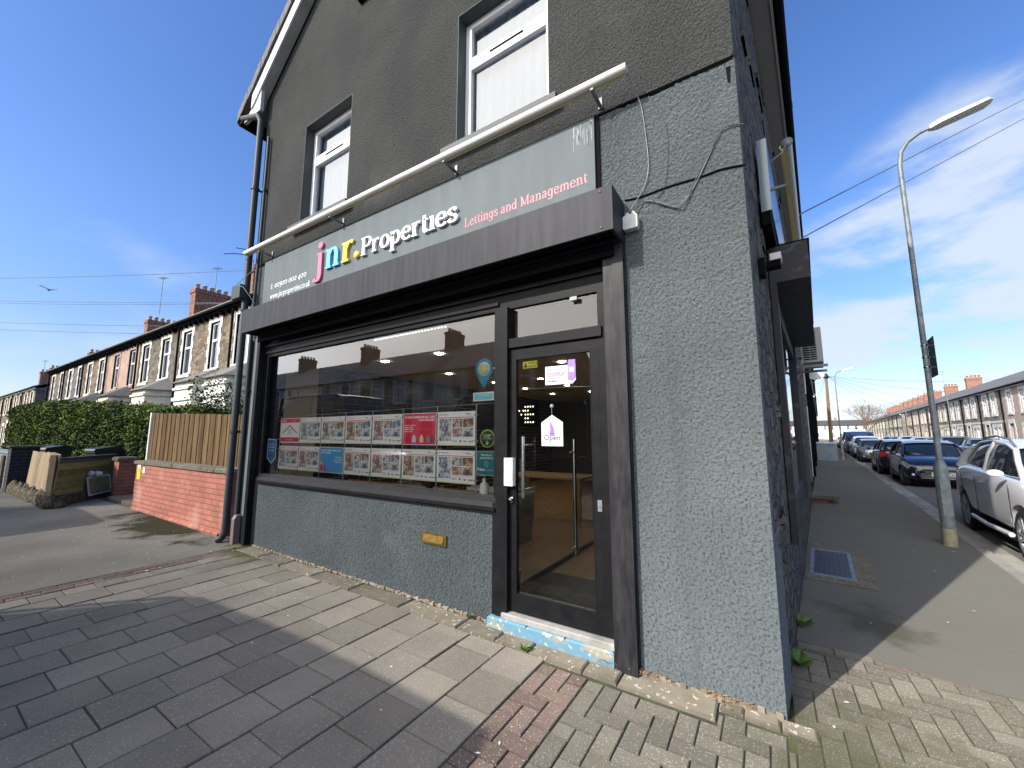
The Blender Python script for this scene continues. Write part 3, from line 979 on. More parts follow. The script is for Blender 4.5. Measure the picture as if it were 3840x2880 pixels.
# roof
b = MB()
for sgn in (-1, 1):
    pts = []
    for y in (-0.19, 10.0):
        sx = tan(ST) * (y if sgn > 0 else 0)
        xe = (-6.45 - 0.62) if sgn < 0 else (0.30)
        pts.append(((APX + tan(ST) * y * 0.5 * (1 if y > 0 else 0), y), (xe + sx, y)))
    (r0, e0), (r1, e1) = pts
    def zr(x, y, dz): 
        xx = x - (tan(ST) * y if sgn > 0 and y > 0 else 0)
        return zroof(xx) + dz
    zr0 = zroof(APX) ; ze = zroof(-7.07) if sgn < 0 else zroof(0.30)
    lo_, hi_ = 0.25, 0.42
    v = [(r0[0], r0[1], zr0 + lo_), (e0[0], e0[1], ze + lo_), (e1[0], e1[1], ze + lo_), (r1[0], r1[1], zr0 + lo_),
         (r0[0], r0[1], zr0 + hi_), (e0[0], e0[1], ze + hi_ - 0.06), (e1[0], e1[1], ze + hi_ - 0.06), (r1[0], r1[1], zr0 + hi_)]
    b.add(v, [(0, 1, 2, 3), (7, 6, 5, 4), (0, 4, 5, 1), (1, 5, 6, 2), (2, 6, 7, 3)])
rf = b.build('roof', m_slate, shop)
# bargeboards and the soffit behind them
b = MB()
XE = -6.66
b.yprism([(XE, zroof(XE) - 0.02), (APX, zroof(APX) - 0.02), (APX, zroof(APX) + 0.245), (XE, zroof(XE) + 0.245)], -0.172, -0.15)
b.yprism([(APX, zroof(APX) - 0.02), (0.02, zroof(0.02) - 0.02), (0.02, zroof(0.02) + 0.245), (APX, zroof(APX) + 0.245)], -0.172, -0.15)
b.build('bargeboard', m_white, rf)
b = MB()
b.yprism([(XE, zroof(XE) - 0.0), (APX, zroof(APX) - 0.0), (APX, zroof(APX) + 0.03), (XE, zroof(XE) + 0.03)], -0.15, -0.002)
b.yprism([(APX, zroof(APX) - 0.0), (0.02, zroof(0.02) - 0.0), (0.02, zroof(0.02) + 0.03), (APX, zroof(APX) + 0.03)], -0.15, -0.002)
b.yprism([(-6.93, 6.66), (-6.40, 6.66), (-6.40, 7.06), (-6.66, 6.82)], -0.15, -0.10)
b.build('soffit', m_soffit, rf)
b = MB()
b.yprism([(-6.5, zroof(-6.5) - 0.035), (APX, zroof(APX) - 0.035), (APX, zroof(APX)), (-6.5, zroof(-6.5))], -0.012, -0.001)
b.build('black_bead', m_blackm, rf)
b = MB()                                              # slates at the verge: ragged underside
for i in range(40):
    x = -7.05 + i * 0.098
    if x > APX: break
    b.yprism([(x, zroof(x) + 0.24), (x + 0.094, zroof(x + 0.094) + 0.24), (x + 0.094, zroof(x + 0.094) + 0.425), (x, zroof(x) + 0.425 + RND.uniform(0, 0.015))], -0.20 - RND.uniform(0, 0.012), -0.188)
b.build('verge_slates', m_slate, rf)
b = MB()
b.tube([(-7.10, -0.16, 6.93), (-7.10, 8, 6.93)], 0.065, 10)
b.box(-7.06, -0.17, 6.66, -6.93, 8, 7.02)
b.build('gutter', m_blackm, rf)
b = MB(XS)                                            # eaves of the side elevation
b.box(-0.02, 0.02, 6.62, 0.19, 9.9, 6.66)
b.build('side_soffit', M('side_soffit', (0.30, 0.30, 0.30), 0.6), rf)
b = MB(XS)
b.box(0.19, 0.02, 6.60, 0.215, 9.9, 6.84)
b.build('side_fascia', M('fascia_grey', (0.42, 0.42, 0.42), 0.5), rf)
b = MB(XS)
b.tube([(0.27, -0.05, 6.74), (0.27, 10.0, 6.70)], 0.055, 10)
for i in range(78):
    b.box(0.16, 0.1 + i * 0.125, 6.80 + RND.uniform(-0.01, 0.02), 0.31 + RND.uniform(-0.02, 0.02), 0.21 + i * 0.125, 6.83)
b.build('side_gutter', m_blackm, rf)

# downpipes on the left edge
def pipe(name, pts, r, mat, clips=()):
    b = MB(); b.tube(pts, r, 12)
    for z, x, y in clips:
        b.lathe([(r + 0.012, z - 0.02), (r + 0.012, z + 0.02)], (x, y, 0), 'z', 12)
        b.box(x - 0.008, y, z - 0.014, x + 0.008, 0.02, z + 0.014)
    return b.build(name, mat, shop)
pipe('downpipe', [(-7.03, -0.15, 6.88), (-6.98, -0.15, 6.76), (-6.50, -0.12, 6.62), (-6.44, -0.10, 6.50), (-6.44, -0.10, 0.22), (-6.46, -0.13, 0.14), (-6.50, -0.17, 0.11)], 0.046, m_pipe,
     [(5.35, -6.44, -0.10), (3.4, -6.44, -0.10), (1.6, -6.44, -0.10)])
pipe('conduit', [(-6.275, -0.04, 6.2), (-6.275, -0.04, 4.6), (-6.29, -0.045, 3.5), (-6.29, -0.04, 0.35)], 0.022, m_pipe, [(5.30, -6.275, -0.04), (2.2, -6.29, -0.04)])
b = MB(); b.box(-6.345, -0.05, 0.0, -6.315, 0.0, 2.95); b.build('cable_trunking', m_pipe, shop)
b = MB(); b.xprism([(-0.10, 0.05), (-0.02, 0.05), (-0.02, 0.46), (-0.07, 0.46), (-0.10, 0.41)], -6.28, -6.20)
b.build('pipe_cover', M('cover_brown', (0.16, 0.12, 0.12), 0.5), shop)

# upper windows
def sash(parent, x0, x1, z0, z1, yf, trans, sill=True, vent=True, curtain='net'):
    w = MB(); f = 0.062
    w.box(x0, yf, z0, x0 + f, yf + 0.06, z1); w.box(x1 - f, yf, z0, x1, yf + 0.06, z1)
    w.box(x0 + f, yf, z1 - f, x1 - f, yf + 0.06, z1); w.box(x0 + f, yf, z0, x1 - f, yf + 0.06, z0 + f)
    w.box(x0 + f, yf - 0.012, trans - 0.055, x1 - f, yf + 0.055, trans + 0.055)
    for (a, c) in ((z0 + f, trans - 0.055), (trans + 0.055, z1 - f)):
        g = 0.022
        w.box(x0 + f, yf - 0.008, a, x0 + f + g, yf + 0.04, c); w.box(x1 - f - g, yf - 0.008, a, x1 - f, yf + 0.04, c)
        w.box(x0 + f + g, yf - 0.008, c - g, x1 - f - g, yf + 0.04, c)
    fr = w.build('window', m_white, parent)
    p = MB(); p.quad((x0 + f, yf + 0.03, z0 + f), (x1 - f, yf + 0.03, z0 + f), (x1 - f, yf + 0.03, trans - 0.055), (x0 + f, yf + 0.03, trans - 0.055))
    p.quad((x0 + f, yf + 0.03, trans + 0.055), (x1 - f, yf + 0.03, trans + 0.055), (x1 - f, yf + 0.03, z1 - f), (x0 + f, yf + 0.03, z1 - f))
    p.build('pane', m_glassup, fr)
    if vent:
        v = MB(); v.box((x0 + x1) / 2 - 0.2, yf - 0.016, trans - 0.012, (x0 + x1) / 2 + 0.2, yf - 0.0125, trans + 0.012); v.build('vent', m_blackm, fr)
    c = MB(); n = 26
    pts = [(x0 + f + (x1 - x0 - 2 * f) * i / n, yf + 0.11 + 0.012 * sin(i * 1.9) + 0.006 * sin(i * 5.1)) for i in range(n + 1)]
    for i in range(n):
        c.quad((pts[i][0], pts[i][1], z0), (pts[i + 1][0], pts[i + 1][1], z0), (pts[i + 1][0], pts[i + 1][1], z1), (pts[i][0], pts[i][1], z1))
    c.build('sky_tone_curtain', M('sky_tone_curtain', (0.50, 0.57, 0.66), 0.9), fr)  # curtain colour stands in for the blue sky mirrored in the panes
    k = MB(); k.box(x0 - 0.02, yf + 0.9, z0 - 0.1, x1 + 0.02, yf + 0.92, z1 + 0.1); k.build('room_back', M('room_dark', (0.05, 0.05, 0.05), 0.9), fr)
    return fr
for h in WIN:
    w = sash(shop, h[0], h[1], h[2], h[3], 0.13, 5.46)
    b = MB()                                           # smooth painted reveals
    b.box(h[0], -0.001, h[2], h[0] + 0.006, 0.13, h[3]); b.box(h[1] - 0.006, -0.001, h[2], h[1], 0.13, h[3])
    b.box(h[0] + 0.006, -0.001, h[3] - 0.006, h[1] - 0.006, 0.13, h[3])
    b.build('reveal', m_reveal, w)
    b = MB(); b.box(h[0] - 0.13, -0.09, h[2] - 0.08, h[1] + 0.10, 0.12, h[2]); b.build('sill', m_reveal, w)
w = sash(shop, ATT[0], ATT[1], ATT[2], ATT[3], 0.13, 8.0, vent=False)
b = MB(); b.box(ATT[0] - 0.05, -0.06, ATT[2] - 0.07, ATT[1] + 0.05, 0.1, ATT[2]); b.build('sill', m_blackm, w)

# shutter box over the shopfront
SH = -0.28
b = MB()
b.xprism([(SH, 2.955), (SH, 3.285), (-0.001, 3.285), (-0.001, 3.262), (SH + 0.022, 3.262), (SH + 0.022, 2.955)], -6.05, -0.775)
b.box(-6.05, SH + 0.0215, 2.955, -6.03, -0.001, 3.2625); b.box(-0.795, SH + 0.0215, 2.955, -0.7751, -0.001, 3.2625)
b.box(-6.03, -0.10, 2.955, -0.795, -0.002, 2.975)
sb = b.build('shutter_box', m_shut, shop)
b = MB()
b.tube([(-6.0, -0.165, 3.06), (-0.8, -0.165, 3.06)], 0.085, 14)
for i in range(3):
    b.box(-6.0, -0.09, 2.958 - i * 0.05, -0.84, -0.075, 3.0 - i * 0.05)
b.build('rolled_shutter', m_blackm, sb)
b = MB()
for x in (-0.86,):
    for z in (3.255, 2.985):
        b.lathe([(0.0, -0.006), (0.009, -0.004), (0.009, 0)], (x, SH, z), 'y', 8)
b.build('screw', m_chrome, sb)

# shutter guides / shopfront frame
b = MB()
b.box(-0.935, -0.055, 0.0, -0.862, 0.10, 2.954); b.box(-0.8615, -0.062, 0.0, -0.782, 0.0, 2.954); b.box(-0.7815, -0.03, 0.0, -0.7755, 0.0, 2.954)
b.build('right_shutter_guide', m_guide, shop)
b = MB()
b.box(-6.072, -0.05, 0.05, -6.0, 0.10, 2.954)
b.build('left_shutter_guide', m_black, shop)
FY = 0.05
b = MB()
b.box(-6.0, 0.135, 0.902, -5.72, 0.20, 2.66)            # blind panel at the left
b.box(-5.985, 0.035, 0.96, -5.965, 0.05, 2.9)
b.box(-5.999, 0.02, 0.06, -5.8505, 0.2, 0.902)
b.box(-6.0, FY, 2.70, -0.9355, 0.13, 2.95)             # head
b.box(-6.0, FY - 0.02, 2.705, -1.94, FY, 2.735); b.box(-6.0, FY - 0.03, 2.80, -0.94, FY, 2.84)
b.box(-6.0, FY, 2.66, -0.9355, 0.12, 2.70)
b.box(-6.0, FY, 0.93, -5.93, 0.12, 2.66)              # left stile
b.box(-1.99, FY, 0.10, -1.93, 0.12, 2.66)              # stile left of the door
b.box(-1.93, -0.012, 0.10, -1.815, 0.12, 2.66)          # mullion
b.box(-1.965, -0.004, 0.05, -1.9305, 0.05, 0.99)
b.box(-1.018, FY - 0.02, 0.165, -0.936, 0.12, 2.66)
b.box(-1.815, FY - 0.045, 2.295, -0.985, 0.12, 2.375)     # transom
b.build('shopfront_frame', m_black, shop)
b = MB()
b.box(-5.86, -0.03, 0.925, -1.931, FY, 0.952)           # sill with nosing
b.box(-5.84, -0.012, 0.90, -1.931, FY + 0.02, 0.925)
b.xprism([(0.0, 0.952), (0.12, 0.952), (0.12, 1.03), (0.05, 1.03), (0.02, 0.99)], -5.93, -1.9305)
b.build('window_sill', m_black, shop)
b = MB(); b.quad((-5.93, 0.085, 1.03), (-1.99, 0.085, 1.03), (-1.99, 0.085, 2.66), (-5.93, 0.085, 2.66)); b.build('display_window', m_glass, shop)
b = MB(); b.quad((-1.815, 0.075, 2.375), (-0.985, 0.075, 2.375), (-0.985, 0.075, 2.66), (-1.815, 0.075, 2.66)); b.build('transom_window', m_glass, shop)

# the door, shut
b = MB()
b.box(-1.8145, 0.03, 0.165, -1.757, 0.075, 2.28); b.box(-1.08, 0.03, 0.165, -1.019, 0.075, 2.28)
b.box(-1.757, 0.03, 2.20, -1.08, 0.075, 2.28); b.box(-1.757, 0.03, 0.165, -1.08, 0.075, 0.297)
b.box(-1.757, 0.028, 0.297, -1.748, 0.06, 2.20); b.box(-1.089, 0.028, 0.297, -1.08, 0.06, 2.20)
b.box(-1.748, 0.028, 0.297, -1.089, 0.06, 0.306); b.box(-1.748, 0.028, 2.191, -1.089, 0.06, 2.20)
dr = b.build('door', m_black, shop)
b = MB(); b.quad((-1.748, 0.052, 0.306), (-1.089, 0.052, 0.306), (-1.089, 0.052, 2.191), (-1.748, 0.052, 2.191)); b.build('door_glass', m_glass, dr)
b = MB()
b.tube([(-1.645, -0.035, 1.54), (-1.645, -0.035, 1.06)], 0.0155, 12)
for z in (1.47, 1.12): b.tube([(-1.645, -0.035, z), (-1.645, 0.05, z)], 0.009, 8)
b.build('pull_handle', m_chrome, dr)
b = MB()
b.tube([(-1.28, 0.14, 1.52), (-1.28, 0.14, 0.64)], 0.0155, 12)
for z in (1.42, 0.70): b.tube([(-1.28, 0.14, z), (-1.28, 0.06, z)], 0.009, 8)
b.build('inner_handle', m_chrome, dr)
b = MB(); b.box(-1.838, -0.022, 1.14, -1.755, 0.024, 1.365); b.build('keypad_cover', m_whitew, dr)
b = MB(); b.box(-1.80, 0.012, 1.0, -1.772, 0.03, 1.055); b.lathe([(0.011, -0.02), (0.011, 0)], (-1.787, 0.012, 1.035), 'y', 10); b.build('lock', m_chrome, dr)
b = MB(); b.box(-1.052, 0.022, 1.005, -1.02, 0.03, 1.085); b.box(-1.045, 0.018, 1.03, -1.03, 0.0225, 1.045); b.build('latch_plate', m_galv, dr)
b = MB(); b.box(-1.24, 0.02, 2.615, -1.18, 0.05, 2.645); b.build('door_sensor', m_galv, shop)
# step
b = MB()
for a, c in ((-1.98, -1.62), (-1.62, -1.30), (-1.30, -0.94)):
    b.cbox(a, -0.05 - RND.uniform(0, 0.004), 0.0, c, 0.05, 0.117, 0.012)
b.build('painted_step', m_stepblue, shop)
b = MB(); b.cbox(-1.86, -0.028, 0.118, -0.94, 0.12, 0.158, 0.006); b.build('threshold', M('threshold_grey', (0.42, 0.41, 0.39), 0.8, col2=(0.26, 0.25, 0.23), vs=7), shop)

# flyposting-size brass letter plate
t = MB(); t.box(-2.762, -0.016, 0.565, -2.462, 0.006, 0.66)
lp = t.build('letter_plate', m_brass, shop)
t = MB(); t.xprism([(-0.030, 0.585), (-0.018, 0.645), (-0.012, 0.645), (-0.012, 0.585)], -2.735, -2.49); t.build('flap', m_brass, lp)

# sign board
sg = MB(); sg.box(-6.08, -0.032, 3.286, -0.98, -0.0005, 4.082)
sgo = sg.build('sign_board', m_sign, shop)
b = MB(); b.box(-6.1, -0.02, 4.0825, -0.98, 0.0, 4.10); b.build('sign_edge', m_blackm, sgo)
b = MB(); b.box(-0.9795, -0.012, 3.29, -0.945, 0.0, 4.08); b.build('sign_gap', m_blackm, sgo)
# ------------------------------------------------------------------ serif lettering drawn as pen strokes (x-height = 1)
def ell(cx, cy, rx, ry, n=20, a0=0.0):
    return [(cx + rx * cos(a0 + 2 * pi * k / n), cy + ry * sin(a0 + 2 * pi * k / n)) for k in range(n + 1)]
G = {
 'a': (0.98, [([(.20, .80), (.30, .93), (.45, .97), (.62, .90), (.68, .70), (.68, .35), (.68, .15), (.74, .04), (.90, .06)], 1), ([(.68, .56), (.40, .50), (.17, .36), (.16, .15), (.32, .03), (.52, .08), (.68, .26)], 1)], []),
 'c': (0.92, [([(.80, .74), (.68, .92), (.50, .97), (.24, .84), (.13, .50), (.24, .15), (.50, .02), (.72, .08), (.82, .22)], 1)], []),
 'd': (1.08, [(ell(.45, .48, .30, .46), 0), ([(.78, 1.5), (.78, .0)], 0)], [(.66, 1.49, .12), (.86, .02, .12)]),
 'e': (0.96, [([(.17, .54), (.79, .54)], 0), ([(.79, .54), (.75, .82), (.50, .97), (.25, .84), (.13, .50), (.24, .15), (.52, .02), (.74, .09), (.83, .20)], 1)], []),
 'g': (1.04, [(ell(.45, .50, .30, .46), 0), ([(.76, .95), (.76, .2), (.74, -.20), (.55, -.44), (.22, -.40), (.14, -.28)], 1)], [(.86, .95, .12)]),
 'i': (0.56, [([(.28, 0), (.28, .98)], 0)], [(.28, .03, .24), (.17, .95, .14)]),
 'I': (0.56, [([(.28, 0), (.28, .98)], 0)], [(.28, .03, .24), (.17, .95, .14)]),
 'j': (0.60, [([(.36, .98), (.36, .3), (.36, -.20), (.24, -.46), (.02, -.44), (-.04, -.34)], 1)], [(.25, .95, .14)]),
 'k': (1.04, [([(.26, 0), (.26, 1.5)], 0), ([(.26, .40), (.74, .95)], 0), ([(.42, .56), (.82, .02)], 0)], [(.26, .03, .22), (.17, 1.47, .12), (.74, .95, .16), (.84, .03, .16)]),
 'l': (0.56, [([(.28, 0), (.28, 1.5)], 0)], [(.28, .03, .24), (.17, 1.47, .14)]),
 'L': (1.16, [([(.28, 0), (.28, 1.42)], 0), ([(.28, .04), (.98, .04), (1.02, .36)], 0)], [(.28, 1.39, .24), (.28, .03, .2)]),
 'M': (1.72, [([(.30, 0), (.30, 1.42)], 0), ([(.30, 1.4), (.84, .05)], 0), ([(.84, .05), (1.38, 1.4)], 0), ([(1.40, 0), (1.40, 1.42)], 0)], [(.30, .03, .22), (1.40, .03, .24), (.24, 1.39, .18), (1.46, 1.39, .18)]),
 'm': (1.64, [([(.26, 0), (.26, .98)], 0), ([(.26, .70), (.45, .93), (.66, .94), (.78, .74), (.80, .5), (.80, 0)], 1), ([(.80, .70), (1.0, .93), (1.20, .94), (1.32, .74), (1.34, .5), (1.34, 0)], 1)], [(.26, .03, .20), (.80, .03, .18), (1.36, .03, .20), (.16, .95, .14)]),
 'n': (1.12, [([(.26, 0), (.26, .98)], 0), ([(.26, .68), (.45, .92), (.68, .95), (.81, .76), (.84, .5), (.84, 0)], 1)], [(.26, .03, .22), (.84, .03, .22), (.16, .95, .14)]),
 'o': (1.02, [(ell(.51, .49, .37, .47), 0)], []),
 'p': (1.08, [([(.26, -.5), (.26, .98)], 0), (ell(.56, .49, .32, .46), 0)], [(.26, -.48, .22), (.16, .95, .14)]),
 'P': (1.16, [([(.28, 0), (.28, 1.42)], 0), ([(.28, 1.38), (.68, 1.38), (.98, 1.22), (1.0, .98), (.84, .72), (.62, .66), (.28, .66)], 1)], [(.28, .03, .24), (.22, 1.39, .18)]),
 'r': (0.86, [([(.26, 0), (.26, .98)], 0), ([(.26, .62), (.42, .88), (.60, .96), (.76, .88)], 1)], [(.28, .03, .24), (.16, .95, .14)]),
 's': (0.82, [([(.68, .76), (.58, .93), (.40, .97), (.20, .86), (.20, .66), (.42, .52), (.66, .38), (.68, .16), (.48, .02), (.26, .05), (.14, .24)], 1)], []),
 't': (0.66, [([(.28, 1.26), (.28, .5), (.30, .14), (.42, .02), (.60, .12)], 1), ([(.10, .92), (.58, .92)], 0)], []),
 'u': (1.12, [([(.26, .98), (.26, .5), (.30, .14), (.46, .02), (.66, .08), (.84, .30)], 1), ([(.84, .98), (.84, 0)], 0)], [(.16, .95, .14), (.75, .95, .12), (.92, .03, .12)]),
 'w': (1.50, [([(.16, .95), (.46, .03)], 0), ([(.46, .03), (.75, .95)], 0), ([(.75, .95), (1.05, .03)], 0), ([(1.05, .03), (1.34, .95)], 0)], [(.16, .95, .16), (.75, .95, .12), (1.34, .95, .16)]),
 '0': (1.04, [(ell(.52, .49, .37, .47), 0)], []),
 '2': (0.96, [([(.18, .72), (.30, .92), (.50, .97), (.72, .86), (.70, .62), (.44, .30), (.16, .05)], 1), ([(.14, .06), (.84, .06)], 0)], []),
 '4': (1.0, [([(.66, -.42), (.66, .96)], 0), ([(.66, .96), (.10, .12)], 0), ([(.08, .08), (.90, .08)], 0)], []),
 '9': (0.98, [(ell(.48, .62, .32, .36), 0), ([(.80, .70), (.76, .2), (.58, -.22), (.24, -.42)], 1)], []),
}
DOTS = {'i': (.27, 1.36), 'j': (.35, 1.42), '.': (.20, .11)}
def catmull(p, n=5):
    out = []
    for i in range(len(p) - 1):
        a, b, c, d = p[max(i - 1, 0)], p[i], p[i + 1], p[min(i + 2, len(p) - 1)]
        for k in range(n):
            t = k / n
            out.append(tuple(0.5 * ((2 * b[q]) + (-a[q] + c[q]) * t + (2 * a[q] - 5 * b[q] + 4 * c[q] - d[q]) * t * t + (-a[q] + 3 * b[q] - 3 * c[q] + d[q]) * t ** 3) for q in (0, 1)))
    out.append(p[-1])
    return out
def serif_text(b, s, x, z, xh, y, depth, thick=0.24, thin=0.09, m=0, width=None, slant=0.0, sp_=0.0, rise=0.0, dot=0.15):
    """letters stand on y=y plane facing -y, body from y to y-depth"""
    adv = sum((G[c][0] if c in G else (0.42 if c == '.' else 0.5)) + sp_ for c in s)
    k = xh if width is None else width / adv
    pen = 0.0; lay = [0]
    def put(poly):
        lay[0] += 1
        e = (lay[0] % 9) * 0.00006
        P2 = []
        for (u, v) in poly:
            P2.append((x + (pen + u + slant * v) * k, z + v * xh + rise * (pen + u) * k))
        n = len(P2)
        a = sum(P2[i][0] * P2[(i + 1) % n][1] - P2[(i + 1) % n][0] * P2[i][1] for i in range(n))
        if a < 0: P2 = P2[::-1]
        b.yprism(P2, y - depth - e, y, m)
    for c in s:
        if c in G:
            w, strokes, serifs = G[c]
            for pts, smooth in strokes:
                p = catmull(pts) if smooth else pts
                L, R = [], []
                for i in range(len(p)):
                    q0 = p[max(i - 1, 0)]; q1 = p[min(i + 1, len(p) - 1)]
                    if len(p) > 12 and not smooth:      # closed ellipse
                        q0 = p[(i - 1) % (len(p) - 1)]; q1 = p[(i + 1) % (len(p) - 1)]
                    dx, dy = q1[0] - q0[0], q1[1] - q0[1]
                    l = max(1e-6, sqrt(dx * dx + dy * dy)); dx /= l; dy /= l
                    h = 0.5 * (thin + (thick - thin) * abs(dy) ** 1.3)
                    if c in 'Mw' and dy > 0 and abs(dx) > 0.2: h = 0.5 * thin * 1.2
                    L.append((p[i][0] - dy * h, p[i][1] + dx * h)); R.append((p[i][0] + dy * h, p[i][1] - dx * h))
                for i in range(len(p) - 1):
                    put([L[i], L[i + 1], R[i + 1], R[i]])
            for (cx, cy, hw) in serifs:
                put([(cx - hw, cy - thin * .5), (cx + hw, cy - thin * .5), (cx + hw, cy + thin * .5), (cx - hw, cy + thin * .5)])
        if c in DOTS:
            cx, cy = DOTS[c]
            put([(cx + dot * cos(2 * pi * q / 12), cy + dot * sin(2 * pi * q / 12)) for q in range(12)])
        pen += (G[c][0] if c in G else (0.42 if c == '.' else 0.5)) + sp_

m_pink = M('letter_pink', (0.80, 0.13, 0.24), 0.4)
m_cyan = M('letter_blue', (0.12, 0.52, 0.80), 0.4)
m_yellow = M('letter_yellow', (0.85, 0.60, 0.05), 0.4)
m_lwhite = M('letter_white', (0.80, 0.81, 0.80), 0.4)
m_side = M('letter_side', (0.06, 0.06, 0.065), 0.5)
SY = -0.0325
def letter(ch, name, x, xh, mt, width=None, z=3.612):
    b = MB()
    serif_text(b, ch, x, z, xh, SY, 0.030, 0.27, 0.10, width=width, dot=0.17)
    return b.build(name, mt, sgo)
letter('j', 'letter_j', -4.722, 0.245, m_pink, 0.165)
letter('n', 'letter_n', -4.512, 0.245, m_cyan, 0.300)
letter('r', 'letter_r', -4.185, 0.245, m_yellow, 0.245)
b = MB(); b.lathe([(0.0, -0.03), (0.042, -0.03), (0.042, 0.0)], (-3.895, SY, 3.648), 'y', 16); b.build('full_stop', m_yellow, sgo)
x = -3.812
words = "PropertIes"
tot = sum(G[c][0] for c in words); kk = 1.455 / tot
for ch in words:
    letter(ch, 'letter_' + ch.lower(), x, 0.147, m_lwhite, G[ch][0] * kk, 3.607); x += G[ch][0] * kk
m_pinkflat = M('lettering_pink', (0.80, 0.16, 0.22), 0.5)
adv_ = lambda s: sum(G[c][0] if c in G else 0.5 for c in s)
k_ = 1.25 / adv_("Lettings and Management"); px_ = -2.292
for wd in ("Lettings", "and", "Management"):
    b = MB(); serif_text(b, wd, px_, 3.522 + 0.012 * (px_ + 2.292), 0.061, SY, 0.0012, 0.19, 0.09, width=adv_(wd) * k_, rise=0.012, dot=0.12)
    b.build('strapline_word', m_pinkflat, sgo); px_ += (adv_(wd) + 0.5) * k_
b = MB(); serif_text(b, "t. 02920 002 420", -5.866, 3.634, 0.056, SY, 0.0012, 0.17, 0.10, width=0.90, slant=0.18, dot=0.11)
b.build('phone_number', m_lwhite, sgo)
b = MB(); serif_text(b, "www.jnrproperties.co.uk", -5.866, 3.482, 0.050, SY, 0.0012, 0.18, 0.11, width=1.00, slant=0.16, dot=0.11)
b.build('web_address', m_lwhite, sgo)
# chalky runs where rain has washed the board
b = MB()
for i in range(26):
    x = RND.uniform(-1.16, -1.0); z = 4.07 - RND.uniform(0, 0.12); l = RND.uniform(0.03, 0.16)
    b.quad((x, SY - 0.0004, z - l), (x + 0.003, SY - 0.0004, z - l), (x + RND.uniform(0.001, 0.006), SY - 0.0004, z), (x - 0.001, SY - 0.0004, z))
b.build('lime_runs', M('lime', (0.42, 0.45, 0.45), 0.8), sgo)

# ------------------------------------------------------------------ things fixed to the front
tl = thing('strip_light', 'long white tube light on brackets above the shop sign', 'strip light', (-3.36, -0.30, 4.10))
TY = -0.19
b = MB(); b.tube([(-6.355, TY, 4.236), (-0.665, TY, 4.208)], 0.034, 14); b.build('housing', M('light_white', (0.72, 0.71, 0.68), 0.35, col2=(0.55, 0.53, 0.48), vs=2, stretch=(0.6, 4, 4), ramp=(0.5, 0.75)), tl)
b = MB(); b.tube([(-6.33, TY + 0.026, 4.204), (-0.69, TY + 0.026, 4.176)], 0.009, 8); b.build('diffuser', m_yel, tl)
for x in (-5.94, -4.255, -2.43, -0.93):
    b = MB()
    b.box(x - 0.012, TY - 0.01, 4.155, x + 0.012, -0.004, 4.170)
    b.box(x - 0.016, -0.012, 4.14, x + 0.016, -0.0015, 4.235)
    b.build('bracket', m_galv, tl)
b = MB(); b.tube([(-6.30, -0.18, 4.20), (-6.55, -0.25, 4.26), (-6.85, -0.28, 4.32)], 0.006, 6); b.tube([(-6.48, -0.1, 4.36), (-6.70, -0.18, 4.42)], 0.006, 6)
tag(b.build('bird_spike', m_blackm, ctr=True), 'thin dark wire spikes sticking out left of the tube light', 'spike')

t = thing('junction_box', 'pale grey cable junction box at the right end of the shutter box', 'junction box', (-0.725, -0.02, 3.1))
b = MB(); b.yprism([(-0.765, 3.04), (-0.675, 3.04), (-0.667, 3.05), (-0.667, 3.135), (-0.682, 3.15), (-0.757, 3.15), (-0.772, 3.135), (-0.772, 3.05)], -0.06, -0.001)
b.build('case', m_whitew, t)
b = MB(); b.lathe([(0.014, 3.15), (0.014, 3.175)], (-0.745, -0.03, 0), 'z', 10); b.lathe([(0.014, 3.15), (0.014, 3.175)], (-0.70, -0.03, 0), 'z', 10); b.build('gland', m_whitew, t)
t = thing('alarm_box', 'dark grey cable box on the downpipe at the left edge of the shop', 'box', (-6.46, -0.15, 3.6))
b = MB(); b.box(-6.62, -0.22, 3.56, -6.36, -0.148, 3.76); b.build('case', m_pipe, t)
b = MB(); b.tube([(-6.40, -0.23, 3.74), (-6.30, -0.20, 3.70), (-6.27, -0.05, 3.50), (-6.36, -0.1, 3.35)], 0.006, 6); b.tube([(-6.40, -0.05, 4.2), (-6.34, -0.08, 4.0), (-6.42, -0.24, 3.76)], 0.005, 6); b.build('loose_cable', m_galv, t)

def cable(name, pts, r, mt, label, n=6, group=None):
    P = [(p[0], p[2]) for p in pts]
    xz = catmull(P, n); ys = catmull([(p[1], 0) for p in pts], n)
    b = MB(); b.tube([(q[0], y[0], q[1]) for q, y in zip(xz, ys)], r, 6)
    return tag(b.build(name, mt, ctr=True), label, 'cable', group)
m_cab = M('cable_grey', (0.05, 0.055, 0.058), 0.6)
cable('wall_cable', [(-0.67, -0.17, 4.20), (-0.65, -0.08, 4.12), (-0.612, -0.016, 4.0), (-0.585, -0.016, 3.68), (-0.584, -0.016, 3.47), (-0.631, -0.016, 3.327), (-0.745, -0.03, 3.17)], 0.0035, m_galv, 'thin grey cable from the tube light down the wall to the junction box')
cable('wall_cable', [(0.028, -0.012, 3.563), (-0.04, -0.014, 3.59), (-0.106, -0.014, 3.571), (-0.184, -0.014, 3.444), (-0.283, -0.016, 3.269), (-0.366, -0.018, 3.115), (-0.477, -0.018, 3.163), (-0.62, -0.02, 3.249), (-0.70, -0.03, 3.17)], 0.004, m_cab, 'black cable looping from the wall corner to the junction box')
cable('wall_cable', [(-0.15, -0.012, 3.50), (-0.20, -0.012, 3.40), (-0.30, -0.014, 3.22), (-0.40, -0.016, 3.13), (-0.52, -0.018, 3.20), (-0.63, -0.02, 3.25)], 0.003, m_galv, 'thin pale cable lying along the black looping one')
